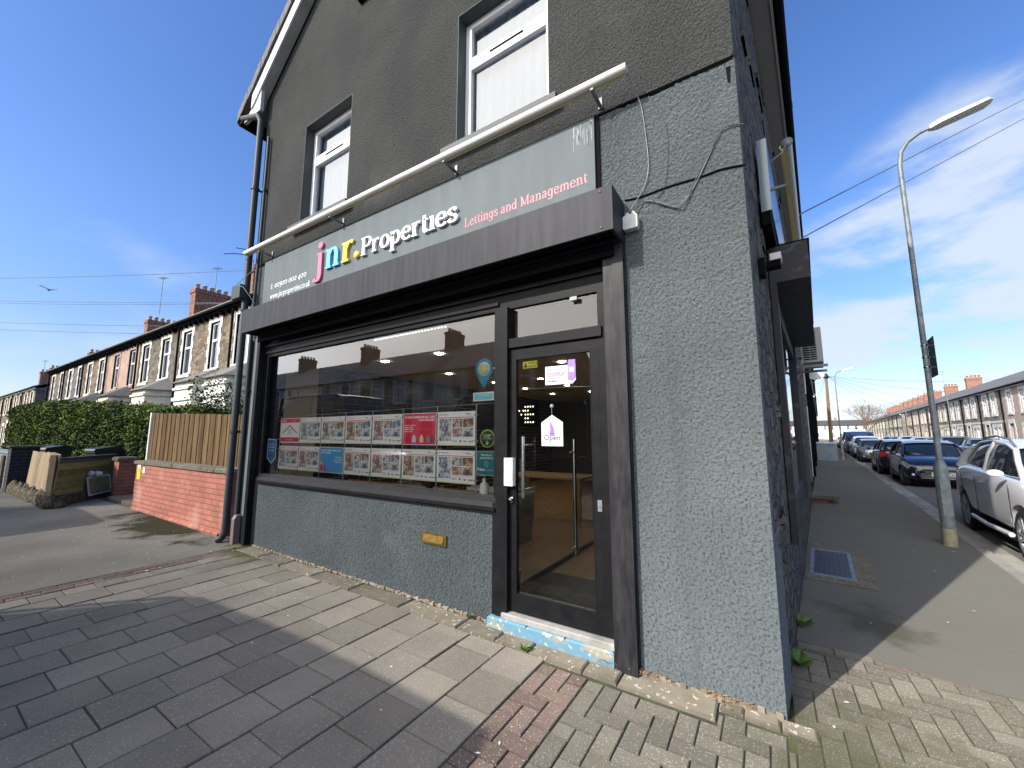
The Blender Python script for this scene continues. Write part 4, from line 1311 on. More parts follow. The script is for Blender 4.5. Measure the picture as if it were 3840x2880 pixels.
cable('wall_cable', [(0.02, -0.006, 3.285), (-0.12, -0.006, 3.305), (-0.245, -0.006, 3.297), (-0.45, -0.006, 3.30), (-0.654, -0.006, 3.289), (-0.765, -0.006, 3.30)], 0.0065, m_blackm, 'straight black cable across the right pier at shutter height')
cable('wall_cable', [(-0.54, -0.002, 4.04), (-0.465, -0.004, 3.835), (-0.441, -0.004, 3.617), (-0.475, -0.004, 3.316), (-0.533, -0.004, 3.24)], 0.0022, m_cab, 'faint curved wire on the right pier beside the tube light cable')

# side wall fittings -----------------------------------------------------
t = thing('side_shutter_box', 'rusty dark steel shutter box on the side wall', 'shutter box', sp(3.2, 0.15, 2.95))
m_rust = M('rusty_steel', (0.040, 0.042, 0.048), 0.55, col2=(0.10, 0.045, 0.025), vs=4, ramp=(0.58, 0.75), speck=((0.07, 0.075, 0.085), 8, 0.62), spec=0.15)
b = MB(XS); b.box(0.005, 1.50, 2.955, 0.31, 4.98, 3.30); bx = b.build('case', m_rust, t)
b = MB(XS); b.xprism([(1.50, 3.3005), (4.98, 3.3005), (4.98, 3.315), (1.50, 3.315)], 0.0, 0.325); b.build('lid', m_blackm, t)
b = MB(XS)
b.box(0.004, 1.50, 0.62, 0.055, 1.62, 2.954); b.box(0.004, 4.86, 0.62, 0.055, 4.98, 2.954)
b.box(0.004, 1.62, 2.75, 0.03, 4.86, 2.95); b.box(0.004, 1.62, 0.62, 0.012, 4.86, 0.9)
b.build('guide', m_rust, t)
b = MB(XS); b.box(0.001, 1.62, 0.9, 0.004, 4.86, 2.75); b.build('side_window', M_glass('side_glass', (0.02, 0.02, 0.02), 1.0), t)
t = thing('side_sign', 'side wall sign panel edge-on above the side shutter box', 'sign', sp(3.0, 0.06, 3.5))
b = MB(XS); b.box(0.018, 1.02, 3.44, 0.092, 4.95, 4.10); b.build('panel', M('side_sign_panel', (0.15, 0.22, 0.26), 0.10, spec=0.8), t)
b = MB(XS); b.box(0.018, 1.02, 3.32, 0.080, 4.95, 3.44); b.build('bottom_rail', m_blackm, t)
tl2 = thing('side_strip_light', 'shorter tube light along the side wall above the side sign', 'strip light', sp(3.0, 0.22, 4.1))
b = MB(XS); b.tube([(0.235, 1.26, 4.135), (0.235, 5.2, 4.135)], 0.036, 12); b.build('housing', M('light_side', (0.55, 0.56, 0.56), 0.4), tl2)
b = MB(XS); b.lathe([(0.0, -0.012), (0.044, -0.010), (0.044, 0.0)], (0.235, 1.25, 4.128), 'y', 18); b.build('end_cap', m_galv, tl2)
b = MB(XS); b.box(0.185, 1.27, 4.085, 0.222, 5.2, 4.10); b.box(0.178, 1.27, 4.10, 0.186, 5.2, 4.135); b.build('diffuser', M('diffuser_side', (0.80, 0.62, 0.26), 0.4, emit=0.0), tl2)
for tt in (1.62, 4.6):
    b = MB(XS); b.box(0.0, tt, 3.93, 0.20, tt + 0.02, 3.955); b.tube([(0.19, tt, 3.945), (0.215, tt, 3.97), (0.21, tt, 4.05)], 0.005, 6); b.build('bracket', m_galv, tl2)
b = MB(XS); b.tube([(0.235, 1.235, 4.12), (0.19, 1.22, 4.03), (0.12, 1.2, 3.98), (0.06, 1.2, 3.97), (0.0, 1.15, 3.93)], 0.006, 8); b.build('lead', m_galv, tl2)
t = thing('bulkhead_box', 'small white socket box with a dark base beside the side shutter box', 'socket box', sp(0.95, 0.05, 3.0))
b = MB(XS); b.box(0.055, 0.90, 2.955, 0.13, 1.04, 3.01); b.build('cover', m_whitew, t)
b = MB(XS); b.box(0.0, 0.92, 2.91, 0.12, 1.03, 2.954); b.build('base', m_blackm, t)
t = thing('small_black_sensor', 'small black sensor under the white socket box on the side wall', 'sensor', sp(0.6, 0.02, 2.8))
b = MB(XS); b.box(0.0, 0.56, 2.72, 0.04, 0.64, 2.86); b.build('case', m_blackm, t)
t = thing('air_conditioner', 'grey louvred air conditioning unit on brackets on the side wall', 'air conditioner', sp(5.7, 0.27, 2.7))
b = MB(XS); b.box(0.13, 5.42, 2.76, 0.41, 6.25, 3.34); b.build('case', M('ac_case', (0.36, 0.37, 0.34), 0.5), t)
b = MB(XS)
for i in range(13):
    z = 2.80 + i * 0.038
    b.box(0.15, 5.412, z, 0.235, 5.42, z + 0.02); b.box(0.245, 5.412, z, 0.33, 5.42, z + 0.02)
b.build('louvre', m_blackm, t)
b = MB(XS); b.box(0.0, 5.45, 2.68, 0.46, 5.49, 2.72); b.box(0.0, 6.15, 2.68, 0.46, 6.19, 2.72); b.box(0.0, 5.45, 2.45, 0.03, 5.49, 2.72); b.tube([(0.02, 5.47, 2.5), (0.16, 5.47, 2.69)], 0.012, 6)
b.build('bracket', m_galv, t)
b = MB(XS); b.tube([(0.12, 5.8, 2.9), (0.05, 5.5, 2.85), (0.02, 5.4, 2.6), (0.02, 5.4, 1.2)], 0.015, 6); b.build('pipe', m_galv, t)

# ------------------------------------------------------------------ inside the shop
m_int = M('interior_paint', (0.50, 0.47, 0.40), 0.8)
m_ceil = M('ceiling_paint', (0.62, 0.58, 0.50), 0.8)
m_tile = M_brick('dark_tiles', (0.024, 0.028, 0.029), (0.036, 0.042, 0.044), (0.24, 0.25, 0.24), 0.31, 0.105, 0.0055, 0.003, rough=0.25, tone=0.1)
m_floor = M('wood_floor', (0.50, 0.30, 0.125), 0.35, col2=(0.38, 0.22, 0.085), vs=3, stretch=(9, 0.8, 1))
m_mat = M('entrance_mat', (0.105, 0.10, 0.085), 0.95, col2=(0.16, 0.15, 0.125), vs=60)
room = shop
b = MB()
b.box(-6.3, 0.13, 0.10, -0.15, 9.5, 0.148, 0); b.build('floor', m_floor, room)
b = MB(); b.box(-1.97, 0.13, 0.149, -0.3, 1.05, 0.154); b.build('door_mat', m_mat, room)
b = MB(); b.box(-6.3, 0.30, 2.70, -0.15, 9.5, 2.75)
b.build('ceiling', m_ceil, room)
b = MB(); b.box(-6.22, 0.275, 2.682, -0.2, 0.2995, 2.702); b.build('ceiling_trim', m_white, room)
b = MB(); b.box(-6.3, 0.283, 2.703, -0.15, 0.299, 3.0); b.build('bulkhead', m_blackm, room)
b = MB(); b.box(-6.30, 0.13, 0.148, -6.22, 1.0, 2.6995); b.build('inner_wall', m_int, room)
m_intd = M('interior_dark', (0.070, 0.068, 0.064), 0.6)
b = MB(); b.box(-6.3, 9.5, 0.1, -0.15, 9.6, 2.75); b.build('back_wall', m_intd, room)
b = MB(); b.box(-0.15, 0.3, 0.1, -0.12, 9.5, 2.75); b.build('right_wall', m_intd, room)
b = MB(); b.box(-6.30, 1.0, 0.148, -6.215, 4.15, 2.6995); b.box(-6.3, 4.15, 0.148, -6.21, 9.5, 2.699)
b.build('tiled_wall', m_tile, room)
b = MB(); b.box(-5.93, 0.125, 0.95, -2.0, 0.42, 0.985); b.build('window_board', m_white, room)
b = MB(); b.box(-5.93, 0.30, 0.148, -2.0, 0.33, 0.95); b.build('window_back_panel', m_int, room)
m_lamp = M('downlight', (1.0, 0.93, 0.80), 0.5, emit=48)
for x in (-4.95, -3.82, -2.63):
    for y in (1.30, 2.80, 4.3, 5.6, 7.1):
        if x == -2.63 and y < 2: continue
        b = MB(); b.lathe([(0.0, 2.691), (0.055, 2.691), (0.055, 2.699)], (x, y, 0), 'z', 18)
        dl = b.build('downlight', m_lamp, room)
# glass screen set back beside the entrance
b = MB(); b.box(-2.03, 0.50, 0.149, -1.99, 2.4, 0.175); b.build('screen_track', m_blackm, room)
b = MB(); b.quad((-2.01, 0.55, 0.175), (-1.98, 2.4, 0.175), (-1.98, 2.4, 2.4), (-2.01, 0.55, 2.4)); b.build('glass_screen', M_glass('screen_glass', (0.9, 0.93, 0.92), 0.8), room)
t = thing('reception_desk', 'white reception desk just inside the door', 'desk', (-2.15, 0.6, 0.148))
b = MB(); b.box(-2.16, 0.46, 0.148, -2.06, 0.56, 1.03); b.box(-2.18, 0.44, 0.148, -2.04, 0.58, 0.29); b.build('post', m_whitew, t)
b = MB(); b.box(-2.60, 0.44, 1.0, -2.03, 0.60, 1.03); b.build('top', m_white, t)
def desk(x, y, s):
    t = thing('office_desk', 'wooden office desk ' + s, 'desk', (x, y, 0.148), 0, 'desks in the shop')
    b = MB(); b.box(x - 0.7, y - 0.35, 0.86, x + 0.7, y + 0.35, 0.89); b.build('top', m_floor, t)
    for dx in (-0.66, 0.62):
        for dy in (-0.33, 0.29):
            b = MB(); b.box(x + dx, y + dy, 0.149, x + dx + 0.05, y + dy + 0.05, 0.86); b.build('leg', m_floor, t)
    return t
desk(-3.15, 3.4, 'seen through the door glass'); desk(-4.9, 3.0, 'behind the posters'); 
m_seat = M('seat_red', (0.30, 0.07, 0.04), 0.8)
t = thing('armchair', 'grey tub chair with a terracotta cushion inside the shop', 'chair', (-3.05, 1.95, 0.148))
b = MB(); b.lathe([(0.30, 0.15), (0.33, 0.42), (0.34, 0.50)], (-3.05, 1.95, 0), 'z', 20); b.lathe([(0.33, 0.42), (0.35, 0.78), (0.31, 0.78), (0.29, 0.5)], (-3.05, 1.95, 0), 'z', 20); b.build('shell', M('chair_grey', (0.30, 0.31, 0.31), 0.7), t)
b = MB(); b.lathe([(0.0, 0.66), (0.26, 0.66), (0.30, 0.62), (0.29, 0.5)], (-3.05, 1.95, 0), 'z', 20); b.build('cushion', m_seat, t)
t = thing('cabinet', 'low white cabinet inside the shop behind the glass door', 'cabinet', (-2.5, 4.0, 0.148))
b = MB(); b.box(-2.8, 3.7, 0.149, -2.3, 4.1, 0.75); b.build('carcass', m_whitew, t)
b = MB(); b.box(-2.85, 3.62, 0.75, -2.25, 4.15, 0.79); b.build('top', m_floor, t)
m_scr = M('screen_black', (0.012, 0.013, 0.015), 0.2)
for x, y, s in ((-3.3, 0.62, 'third'), (-4.9, 0.65, 'first')):
    t = thing('computer_monitor', 'black monitor seen from behind between the poster wires, ' + ('right one' if x > -4 else 'left one'), 'monitor', (x, y, 0.9))
    b = MB(); b.box(x - 0.25, y, 1.0, x + 0.25, y + 0.03, 1.32); b.build('case', m_scr, t)
    b = MB(); b.box(x - 0.04, y + 0.0, 0.90, x + 0.04, y + 0.025, 1.0); b.box(x - 0.12, y - 0.08, 0.889, x + 0.12, y + 0.1, 0.90); b.build('stand', m_scr, t)
t = thing('office_desk', 'long desk behind the shop window under the posters', 'desk', (-4.1, 0.8, 0.148), 0, 'desks in the shop')
b = MB(); b.box(-5.4, 0.45, 0.86, -2.8, 1.1, 0.889); b.build('top', m_floor, t)
b = MB(); b.box(-5.35, 0.5, 0.149, -5.3, 1.05, 0.86); b.build('leg', m_floor, t)
b = MB(); b.box(-2.9, 0.5, 0.149, -2.85, 1.05, 0.86); b.build('leg', m_floor, t)

# ------------------------------------------------------------------ window display
m_wire = M('display_wire', (0.42, 0.42, 0.41), 0.35, 0.6)
PY = 0.15
b = MB()
b.tube([(-5.80, PY, 1.802), (-2.0, PY, 1.842)], 0.004, 6)
for i, x in enumerate((-5.665, -5.181, -4.708, -4.223, -3.735, -3.241, -2.750, -2.261)):
    b.tube([(x, PY, 0.985), (x, PY, 1.803 + 0.0113 * (x + 5.8))], 0.0055, 6)
    b.tube([(x, PY, 0.985), (x, PY, 1.03)], 0.010, 8)
    for z in (1.14, 1.37, 1.50, 1.74):
        b.box(x - 0.022, PY - 0.012, z - 0.006, x + 0.022, PY + 0.004, z + 0.006)
t = tag(b.build('display_wires', m_wire, ctr=True), 'steel cable rack holding the property posters in the shop window', 'display rack')

def M_photo(name, a, b_, c, sc=9):
    m, n, out = new_mat(name)
    L = n.links.new
    p = n.nodes.new('ShaderNodeBsdfPrincipled'); p.inputs['Roughness'].default_value = 0.4
    t = n.nodes.new('ShaderNodeTexCoord')
    v = n.nodes.new('ShaderNodeTexVoronoi'); v.feature = 'F1'; v.distance = 'CHEBYCHEV'
    v.inputs['Scale'].default_value = sc * 1.6
    z = n.nodes.new('ShaderNodeTexNoise'); z.inputs['Scale'].default_value = sc * 2.2; z.inputs['Detail'].default_value = 3
    z.inputs['Distortion'].default_value = 1.2
    L(t.outputs['Object'], v.inputs['Vector']); L(t.outputs['Object'], z.inputs['Vector'])
    sx = n.nodes.new('ShaderNodeSeparateColor'); L(v.outputs['Color'], sx.inputs[0])
    r = n.nodes.new('ShaderNodeValToRGB')
    r.color_ramp.elements[0].position = 0.36; r.color_ramp.elements[0].color = rgb(c)
    r.color_ramp.elements[1].position = 0.58; r.color_ramp.elements[1].color = rgb(a)
    e = r.color_ramp.elements.new(0.48); e.color = rgb(b_)
    ad = n.nodes.new('ShaderNodeMath'); ad.operation = 'MULTIPLY_ADD'
    ad.inputs[1].default_value = 0.16
    L(sx.outputs[0], ad.inputs[0]); 
    sb_ = n.nodes.new('ShaderNodeMath'); sb_.operation = 'SUBTRACT'; sb_.inputs[1].default_value = 0.07
    L(z.outputs['Fac'], sb_.inputs[0]); L(sb_.outputs[0], ad.inputs[2])
    L(ad.outputs[0], r.inputs[0]); L(r.outputs[0], p.inputs['Base Color']); L(p.outputs[0], out.inputs['Surface'])
    return m
PH = [M_photo('photo_room', (0.72, 0.68, 0.62), (0.36, 0.29, 0.23), (0.06, 0.05, 0.05)),
      M_photo('photo_kitchen', (0.66, 0.66, 0.66), (0.36, 0.37, 0.40), (0.08, 0.08, 0.10)),
      M_photo('photo_bedroom', (0.60, 0.54, 0.44), (0.42, 0.22, 0.12), (0.10, 0.07, 0.06)),
      M_photo('photo_bath', (0.68, 0.70, 0.74), (0.32, 0.40, 0.50), (0.10, 0.10, 0.13)),
      M_photo('photo_lounge', (0.60, 0.56, 0.52), (0.44, 0.20, 0.18), (0.12, 0.11, 0.10))]
m_paper = M('paper', (0.93, 0.92, 0.90), 0.5)
m_pred = M('print_red', (0.72, 0.035, 0.07), 0.45)
m_pblue = M('print_blue', (0.08, 0.36, 0.68), 0.45)
m_ink = M('print_grey', (0.28, 0.29, 0.32), 0.6)
m_lime = M('print_cream', (0.80, 0.72, 0.42), 0.5)
m_sky = M('print_paleblue', (0.62, 0.72, 0.84), 0.5)
cols = [(-5.655, -5.191), (-5.171, -4.718), (-4.698, -4.233), (-4.213, -3.745), (-3.725, -3.251), (-3.231, -2.760), (-2.740, -2.271)]
WHERE = ['in the leftmost column', 'second column from the left', 'third column from the left', 'in the middle column',
         'fifth column from the left', 'sixth column from the left', 'in the rightmost column']
LOOK = [['', 'dark kitchen photo', 'narrow hall photo', 'doorway photo', 'brown dining room photo', '', 'long open room photo'],
        ['bath photo', 'tiled room photo', '', 'red and yellow cushion photo', 'red sofa photo', 'cluttered room photo', 'white hallway photo']]
PSEQ = [[[0, 1, 2, 3, 1], [1, 1, 3, 1, 1], [0, 0, 2, 1, 1], [2, 1, 1, 0, 1], [4, 2, 3, 3, 3], [0] * 5, [1, 4, 2, 4, 1]],
        [[1, 0, 2, 1, 3], [4, 4, 1, 1, 1], [0] * 5, [4, 0, 2, 3, 3], [4, 1, 1, 0, 1], [2, 1, 0, 1, 1], [3, 1, 2, 2, 2]]]
for row in range(2):
    for ci, (x0, x1) in enumerate(cols):
        zt = (1.778, 1.408)[row]; zb = (1.452, 1.100)[row]
        red = (row == 0 and ci == 5); blue = (row == 1 and ci == 2); house = (row == 0 and ci == 0)
        lab = ('red student homes poster with little houses, ' if red else 'blue student homes poster with a red house, ' if blue else 'red and white house outline poster, ' if house
               else 'white poster with ' + LOOK[row][ci] + ', ') + WHERE[ci] + (', upper row' if row == 0 else ', lower row')
        p = thing('poster', lab, 'poster', ((x0 + x1) / 2, PY, zb), 0, 'property posters in the shop window')
        y = PY - 0.004
        w = x1 - x0
        X = lambda u: x0 + u * w
        Z = lambda v: zb + v * (zt - zb)
        def R(b, u0, v0, u1, v1, d, m=0):
            b.box(X(u0), y - d, Z(v0), X(u1), y - d + 0.0004, Z(v1), m)
        b = MB(); b.box(x0, y, zb, x1, y + 0.003, zt)
        sheet = b.build('sheet', m_paper, p)
        if red or blue:
            b = MB(); R(b, .015, .02, .985, .98, .0010); b.build('print', m_pred if red else m_pblue, p)
            b = MB()
            yy = y - 0.0016
            if red:
                b.text('STUDENT HOMES FOR 2024 - 2025', (X(.95), yy, Z(.84)), (1, 0, 0), (0, 0, 1), 0.028, 0, 0, 'RIGHT', bold=0.0012)
                b.text('NOW AVAILABLE', (X(.95), yy, Z(.745)), (1, 0, 0), (0, 0, 1), 0.028, 0, 0, 'RIGHT', bold=0.0012)
                for k, s in enumerate(('Close to University', 'Popular Streets', 'All Bills Included', 'Register today')):
                    b.text(s, (X(.05), yy, Z(.60 - k * .065)), (1, 0, 0), (0, 0, 1), 0.020, 0, bold=0.0006)
            else:
                b.text('STUDENT HOMES FOR 2024 - 2025', (X(.06), yy, Z(.84)), (1, 0, 0), (0, 0, 1), 0.025, 0, bold=0.001)
                b.text('NOW AVAILABLE', (X(.06), yy, Z(.75)), (1, 0, 0), (0, 0, 1), 0.025, 0, bold=0.001)
                for k, s in enumerate(('Modern Homes', 'All Areas', 'Close to University', 'Register today')):
                    b.text(s, (X(.94), yy, Z(.60 - k * .065)), (1, 0, 0), (0, 0, 1), 0.020, 0, 0, 'RIGHT', bold=0.0006)
            b.build('wording', m_paper, p)
            hs = [(.35, m_sky), (.58, m_lime), (.78, m_ink), (.90, m_seat)] if red else [(.10, m_pred), (.24, m_pred)]
            for u, mt in hs:
                b = MB(); b.yprism([(X(u - .06), Z(.08)), (X(u + .06), Z(.08)), (X(u + .06), Z(.22)), (X(u), Z(.34)), (X(u - .06), Z(.22))], y - 0.0018 - 0.0003 * (u > .85), y - 0.0012, 0)
                b.build('house_picture', mt, p)
            if blue:
                b = MB(); b.lathe([(0.0, 0), (0.022, 0)], (X(.09), y - 0.0014, Z(.36)), 'y', 10); b.build('sun_picture', m_yellow, p)
        elif house:
            b = MB(); R(b, .02, .82, .98, .98, .0010); R(b, .02, .04, .98, .22, .0010); b.build('print', m_pred, p)
            b = MB(); q = 0.035
            b.yprism([(X(.12), Z(.42)), (X(.5), Z(.74)), (X(.88), Z(.42)), (X(.88) + 0.0, Z(.36)), (X(.5), Z(.66)), (X(.12), Z(.36))], y - 0.001, y - 0.0002)
            b.build('roof_outline', m_ink, p)
            b = MB(); yy = y - 0.0016
            b.text('Landlords', (X(.06), yy, Z(.87)), (1, 0, 0), (0, 0, 1), 0.030, 0, bold=0.001)
            b.text('let with us', (X(.60), yy, Z(.87)), (1, 0, 0), (0, 0, 1), 0.024, 0)
            b.text('Call in for details', (X(.5), yy, Z(.10)), (1, 0, 0), (0, 0, 1), 0.026, 0, 0, 'CENTER')
            b.build('wording', m_paper, p)
            b = MB(); 
            for k in range(4): R(b, .40, .52 - k * .05, .60, .54 - k * .05, .0008)
            b.build('small_print', m_ink, p)
        else:
            b = MB(); R(b, .03, .815, .97, .835, .0008); R(b, .05, .90, .08, .94, .0008); b.build('rule', m_pred, p)
            b = MB(); R(b, .10, .905, .30, .925, .0008); R(b, .76, .91, .86, .935, .0008); R(b, .80, .885, .92, .895, .0008)
            R(b, .70, .10, .71, .17, .0008)
            for u in (.60, .73, .84, .90):
                R(b, u, .10, u + .05, .17 - .02 * (u > .7), .0011)
            for k in range(2): R(b, .42, .11 + k * .04, .54, .125 + k * .04, .0008)
            b.build('small_print', m_ink, p)
            b = MB(); R(b, .42, .22, .96, .235, .0008); b.build('blue_rule', m_sky, p)
            b = MB(); R(b, 0.0, 0.0, 1.0, .035, .0008); b.build('bottom_band', m_lime, p)
            seq = PSEQ[row][ci]
            spots = [(.05, .14, .385, .79), (.41, .53, .675, .79), (.69, .53, .955, .79), (.41, .26, .675, .51), (.69, .26, .955, .51)]
            for k, (u0, v0, u1, v1) in enumerate(spots):
                b = MB(); R(b, u0, v0, u1, v1, .0012); b.build('photo', PH[seq[k]], p)

# stickers
def sticker(label, at=(0, 0, 0)):
    return thing('sticker', label, 'sticker', at)
SYY = 0.098
m_teal = M('sticker_teal', (0.015, 0.24, 0.36), 0.45); m_tealp = M('sticker_aqua', (0.22, 0.58, 0.64), 0.45); m_tealg = M('sticker_green_teal', (0.02, 0.17, 0.19), 0.45)
m_lil = M('sticker_lilac', (0.70, 0.50, 0.74), 0.45); m_pur = M('sticker_purple', (0.27, 0.15, 0.62), 0.45); m_lgreen = M('sticker_lime', (0.36, 0.66, 0.10), 0.45)
m_pinkp = M('sticker_palepink', (0.80, 0.66, 0.80), 0.45); m_syel = M('sticker_yellow', (0.80, 0.72, 0.04), 0.45); m_dgrey = M('sticker_ink', (0.05, 0.05, 0.07), 0.5)
t = sticker('teal map pin sticker with a cream circle at the right of the shop window', at=(-2.14, SYY, 2.0))
b = MB(); cx, cz, r = -2.140, 2.155, 0.098
pts = [(cx + r * cos(a), cz + r * sin(a)) for a in [radians(-28 + i * 236 / 24) for i in range(25)]] + [(cx, 1.975)]
b.yprism(pts, SYY, SYY + 0.002); b.build('pin', m_teal, t)
b = MB(); b.lathe([(0, 0), (0.068, 0), (0.068, 0.001)], (cx, SYY - 0.001, cz), 'y', 28); b.build('ring', m_white, t)
b = MB(); b.lathe([(0, 0), (0.052, 0), (0.052, 0.001)], (cx, SYY - 0.002, cz), 'y', 28); b.build('disc', M('sticker_sand', (0.68, 0.62, 0.30), 0.5), t)
t = sticker('small white and aqua label under the teal map pin sticker', at=(-2.15, SYY, 1.87))
b = MB(); b.yprism([(-2.262, 1.862), (-2.028, 1.862), (-2.028, 1.942), (-2.262, 1.942)], SYY, SYY + 0.002); b.build('label_sheet', m_white, t)
b = MB(); b.yprism([(-2.248, 1.872), (-2.042, 1.872), (-2.042, 1.930), (-2.248, 1.930)], SYY - 0.001, SYY - 0.0002); b.build('panel', m_tealp, t)
b = MB(); b.text('OnTheMarket', (-2.205, SYY - 0.0015, 1.905), (1, 0, 0), (0, 0, 1), 0.024); b.build('wording', m_white, t)
t = sticker('round black sticker with a lime green ring and padlock', at=(-2.095, SYY, 1.43))
b = MB(); b.lathe([(0, 0), (0.082, 0), (0.082, 0.001)], (-2.097, SYY, 1.522), 'y', 32); b.build('ring', m_lgreen, t)
b = MB(); b.lathe([(0, 0), (0.069, 0), (0.069, 0.001)], (-2.097, SYY - 0.001, 1.522), 'y', 32); b.build('disc', m_dgrey, t)
b = MB(); b.text('CMP', (-2.097, SYY - 0.0015, 1.532), (1, 0, 0), (0, 0, 1), 0.040, 0, 0, 'CENTER', bold=0.002)
b.box(-2.113, SYY - 0.0015, 1.466, -2.083, SYY - 0.001, 1.490); b.tube([(-2.107, SYY - 0.002, 1.490), (-2.105, SYY - 0.002, 1.506), (-2.098, SYY - 0.002, 1.511), (-2.091, SYY - 0.002, 1.506), (-2.089, SYY - 0.002, 1.490)], 0.0022, 6); b.build('emblem', m_lgreen, t)
b = MB(); b.box(-2.147, SYY - 0.0015, 1.519, -2.047, SYY - 0.0012, 1.5215); b.build('rule', m_white, t)
t = sticker('dark teal square sticker at the lower right corner of the shop window', at=(-2.1, SYY, 1.2))
b = MB(); b.yprism([(-2.216, 1.196), (-2.0, 1.196), (-2.0, 1.410), (-2.216, 1.410)], SYY, SYY + 0.002); b.build('label_sheet', M('sticker_edge', (0.30, 0.52, 0.52), 0.5), t)
b = MB(); b.yprism([(-2.210, 1.202), (-2.002, 1.202), (-2.002, 1.404), (-2.210, 1.404)], SYY - 0.001, SYY - 0.0002); b.build('panel', m_tealg, t)
b = MB()
for k, s in enumerate(('Find all our', 'properties at')): b.text(s, (-2.105, SYY - 0.0015, 1.368 - k * 0.025), (1, 0, 0), (0, 0, 1), 0.026, 0, 0, 'CENTER', bold=0.0006)
b.text('Prime', (-2.203, SYY - 0.0015, 1.238), (1, 0, 0), (0, 0, 1), 0.034, 0, 0, bold=0.0012); b.build('wording', m_white, t)
b = MB(); b.text('Location', (-2.115, SYY - 0.0015, 1.238), (1, 0, 0), (0, 0, 1), 0.030)
for r in (0.022, 0.010):
    b.tube([(-2.105 + r * cos(a), SYY - 0.002, 1.297 + r * 1.2 * sin(a)) for a in [2 * pi * i / 14 for i in range(15)]], 0.0028, 5)
b.build('emblem', m_tealp, t)
t = sticker('blue pointed badge sticker at the left edge of the shop window', at=(-5.75, SYY, 1.2))
def shield(g, d0, d1, mt, nm):
    b = MB(); b.yprism([(-5.875 + g, 1.505 - g), (-5.645 - g, 1.495 - g), (-5.645 - g, 1.24 + g * 0.5), (-5.75, 1.165 + g * 1.4), (-5.875 + g, 1.24 + g * 0.5)], d0, d1); return b.build(nm, mt, t)
shield(0, SYY, SYY + 0.002, m_white, 'label_sheet'); shield(0.012, SYY - 0.001, SYY - 0.0002, M('badge_blue', (0.04, 0.17, 0.42), 0.4), 'panel')
b = MB(); b.box(-5.84, SYY - 0.002, 1.425, -5.68, SYY - 0.0013, 1.435); b.box(-5.84, SYY - 0.002, 1.385, -5.68, SYY - 0.0013, 1.395); b.text('Google', (-5.76, SYY - 0.0015, 1.335), (1, 0, 0), (0, 0, 1), 0.040, 0, 0, 'CENTER', bold=0.001); b.build('wording', m_white, t)
DY = 0.060
t = sticker('small yellow warning sticker at the top left of the door glass', at=(-1.7, DY, 2.15))
b = MB(); b.yprism([(-1.700, 2.112), (-1.560, 2.112), (-1.560, 2.172), (-1.700, 2.172)], DY, DY + 0.001); b.build('label_sheet', m_syel, t)
b = MB(); b.text('CCTV in', (-1.600, DY - 0.0008, 2.145), (1, 0, 0), (0, 0, 1), 0.023, 0, 0, 'CENTER', bold=0.001); b.text('operation', (-1.605, DY - 0.0008, 2.122), (1, 0, 0), (0, 0, 1), 0.020, 0, 0, 'CENTER', bold=0.0006)
b.yprism([(-1.692, 2.122), (-1.655, 2.122), (-1.673, 2.160)], DY - 0.001, DY - 0.0006); b.build('wording', m_dgrey, t)
DF = 0.049
t = sticker('lilac sticker with a purple phone picture on the door glass', at=(-1.4, DF, 1.97))
b = MB(); b.yprism([(-1.505, 1.955), (-1.265, 1.955), (-1.238, 1.985), (-1.238, 2.105), (-1.505, 2.105)], DF, DF + 0.001); b.build('label_sheet', m_white, t)
b = MB(); b.yprism([(-1.498, 1.962), (-1.268, 1.962), (-1.245, 1.988), (-1.245, 2.098), (-1.498, 2.098)], DF - 0.001, DF - 0.0002); b.build('panel', m_lil, t)
b = MB(); b.yprism([(-1.304, 1.985), (-1.262, 1.975), (-1.238, 2.0), (-1.240, 2.145), (-1.300, 2.145)], DF - 0.002, DF - 0.0012); b.build('phone_picture', m_pur, t)
b = MB(); b.yprism([(-1.292, 2.045), (-1.250, 2.045), (-1.252, 2.085), (-1.292, 2.085)], DF - 0.003, DF - 0.0022); b.build('phone_screen', m_lil, t)
b = MB(); b.text('ZOOPLA', (-1.486, DF - 0.0015, 2.022), (1, 0, 0), (0, 0, 1), 0.044, 0, 0, bold=0.0012, width=0.155); b.build('wording', m_pur, t)
b = MB(); b.text('We list our properties on', (-1.486, DF - 0.0015, 2.070), (1, 0, 0), (0, 0, 1), 0.014); b.text('Find your new home', (-1.486, DF - 0.0015, 2.003), (1, 0, 0), (0, 0, 1), 0.012); b.text('your agent', (-1.486, DF - 0.0015, 1.978), (1, 0, 0), (0, 0, 1), 0.018, bold=0.0008); b.build('small_print', m_dgrey, t)
t.location.x += 0.024
t = thing('open_sign', 'white and lilac house-shaped Open sign hanging on the door glass', 'sign', (-1.45, DF, 1.46))
def hs(g, d0, d1, mt, nm):
    b = MB(); b.yprism([(-1.543 + g, 1.466 + g), (-1.354 - g, 1.466 + g), (-1.354 - g, 1.652 - g * .3), (-1.448, 1.712 - g), (-1.543 + g, 1.652 - g * .3)], d0, d1); return b.build(nm, mt, t)
hs(0, DF - 0.004, DF - 0.001, m_white, 'board')
b = MB(); b.yprism([(-1.516, 1.56), (-1.38, 1.56), (-1.38, 1.640), (-1.448, 1.688), (-1.516, 1.640)], DF - 0.0046, DF - 0.0041); b.build('pink_panel', m_pinkp, t)
b = MB(); b.tube([(-1.405, DF - 0.006, 1.562), (-1.516, DF - 0.006, 1.562), (-1.516, DF - 0.006, 1.641), (-1.448, DF - 0.006, 1.690), (-1.378, DF - 0.006, 1.641), (-1.378, DF - 0.006, 1.53)], 0.0018, 6)
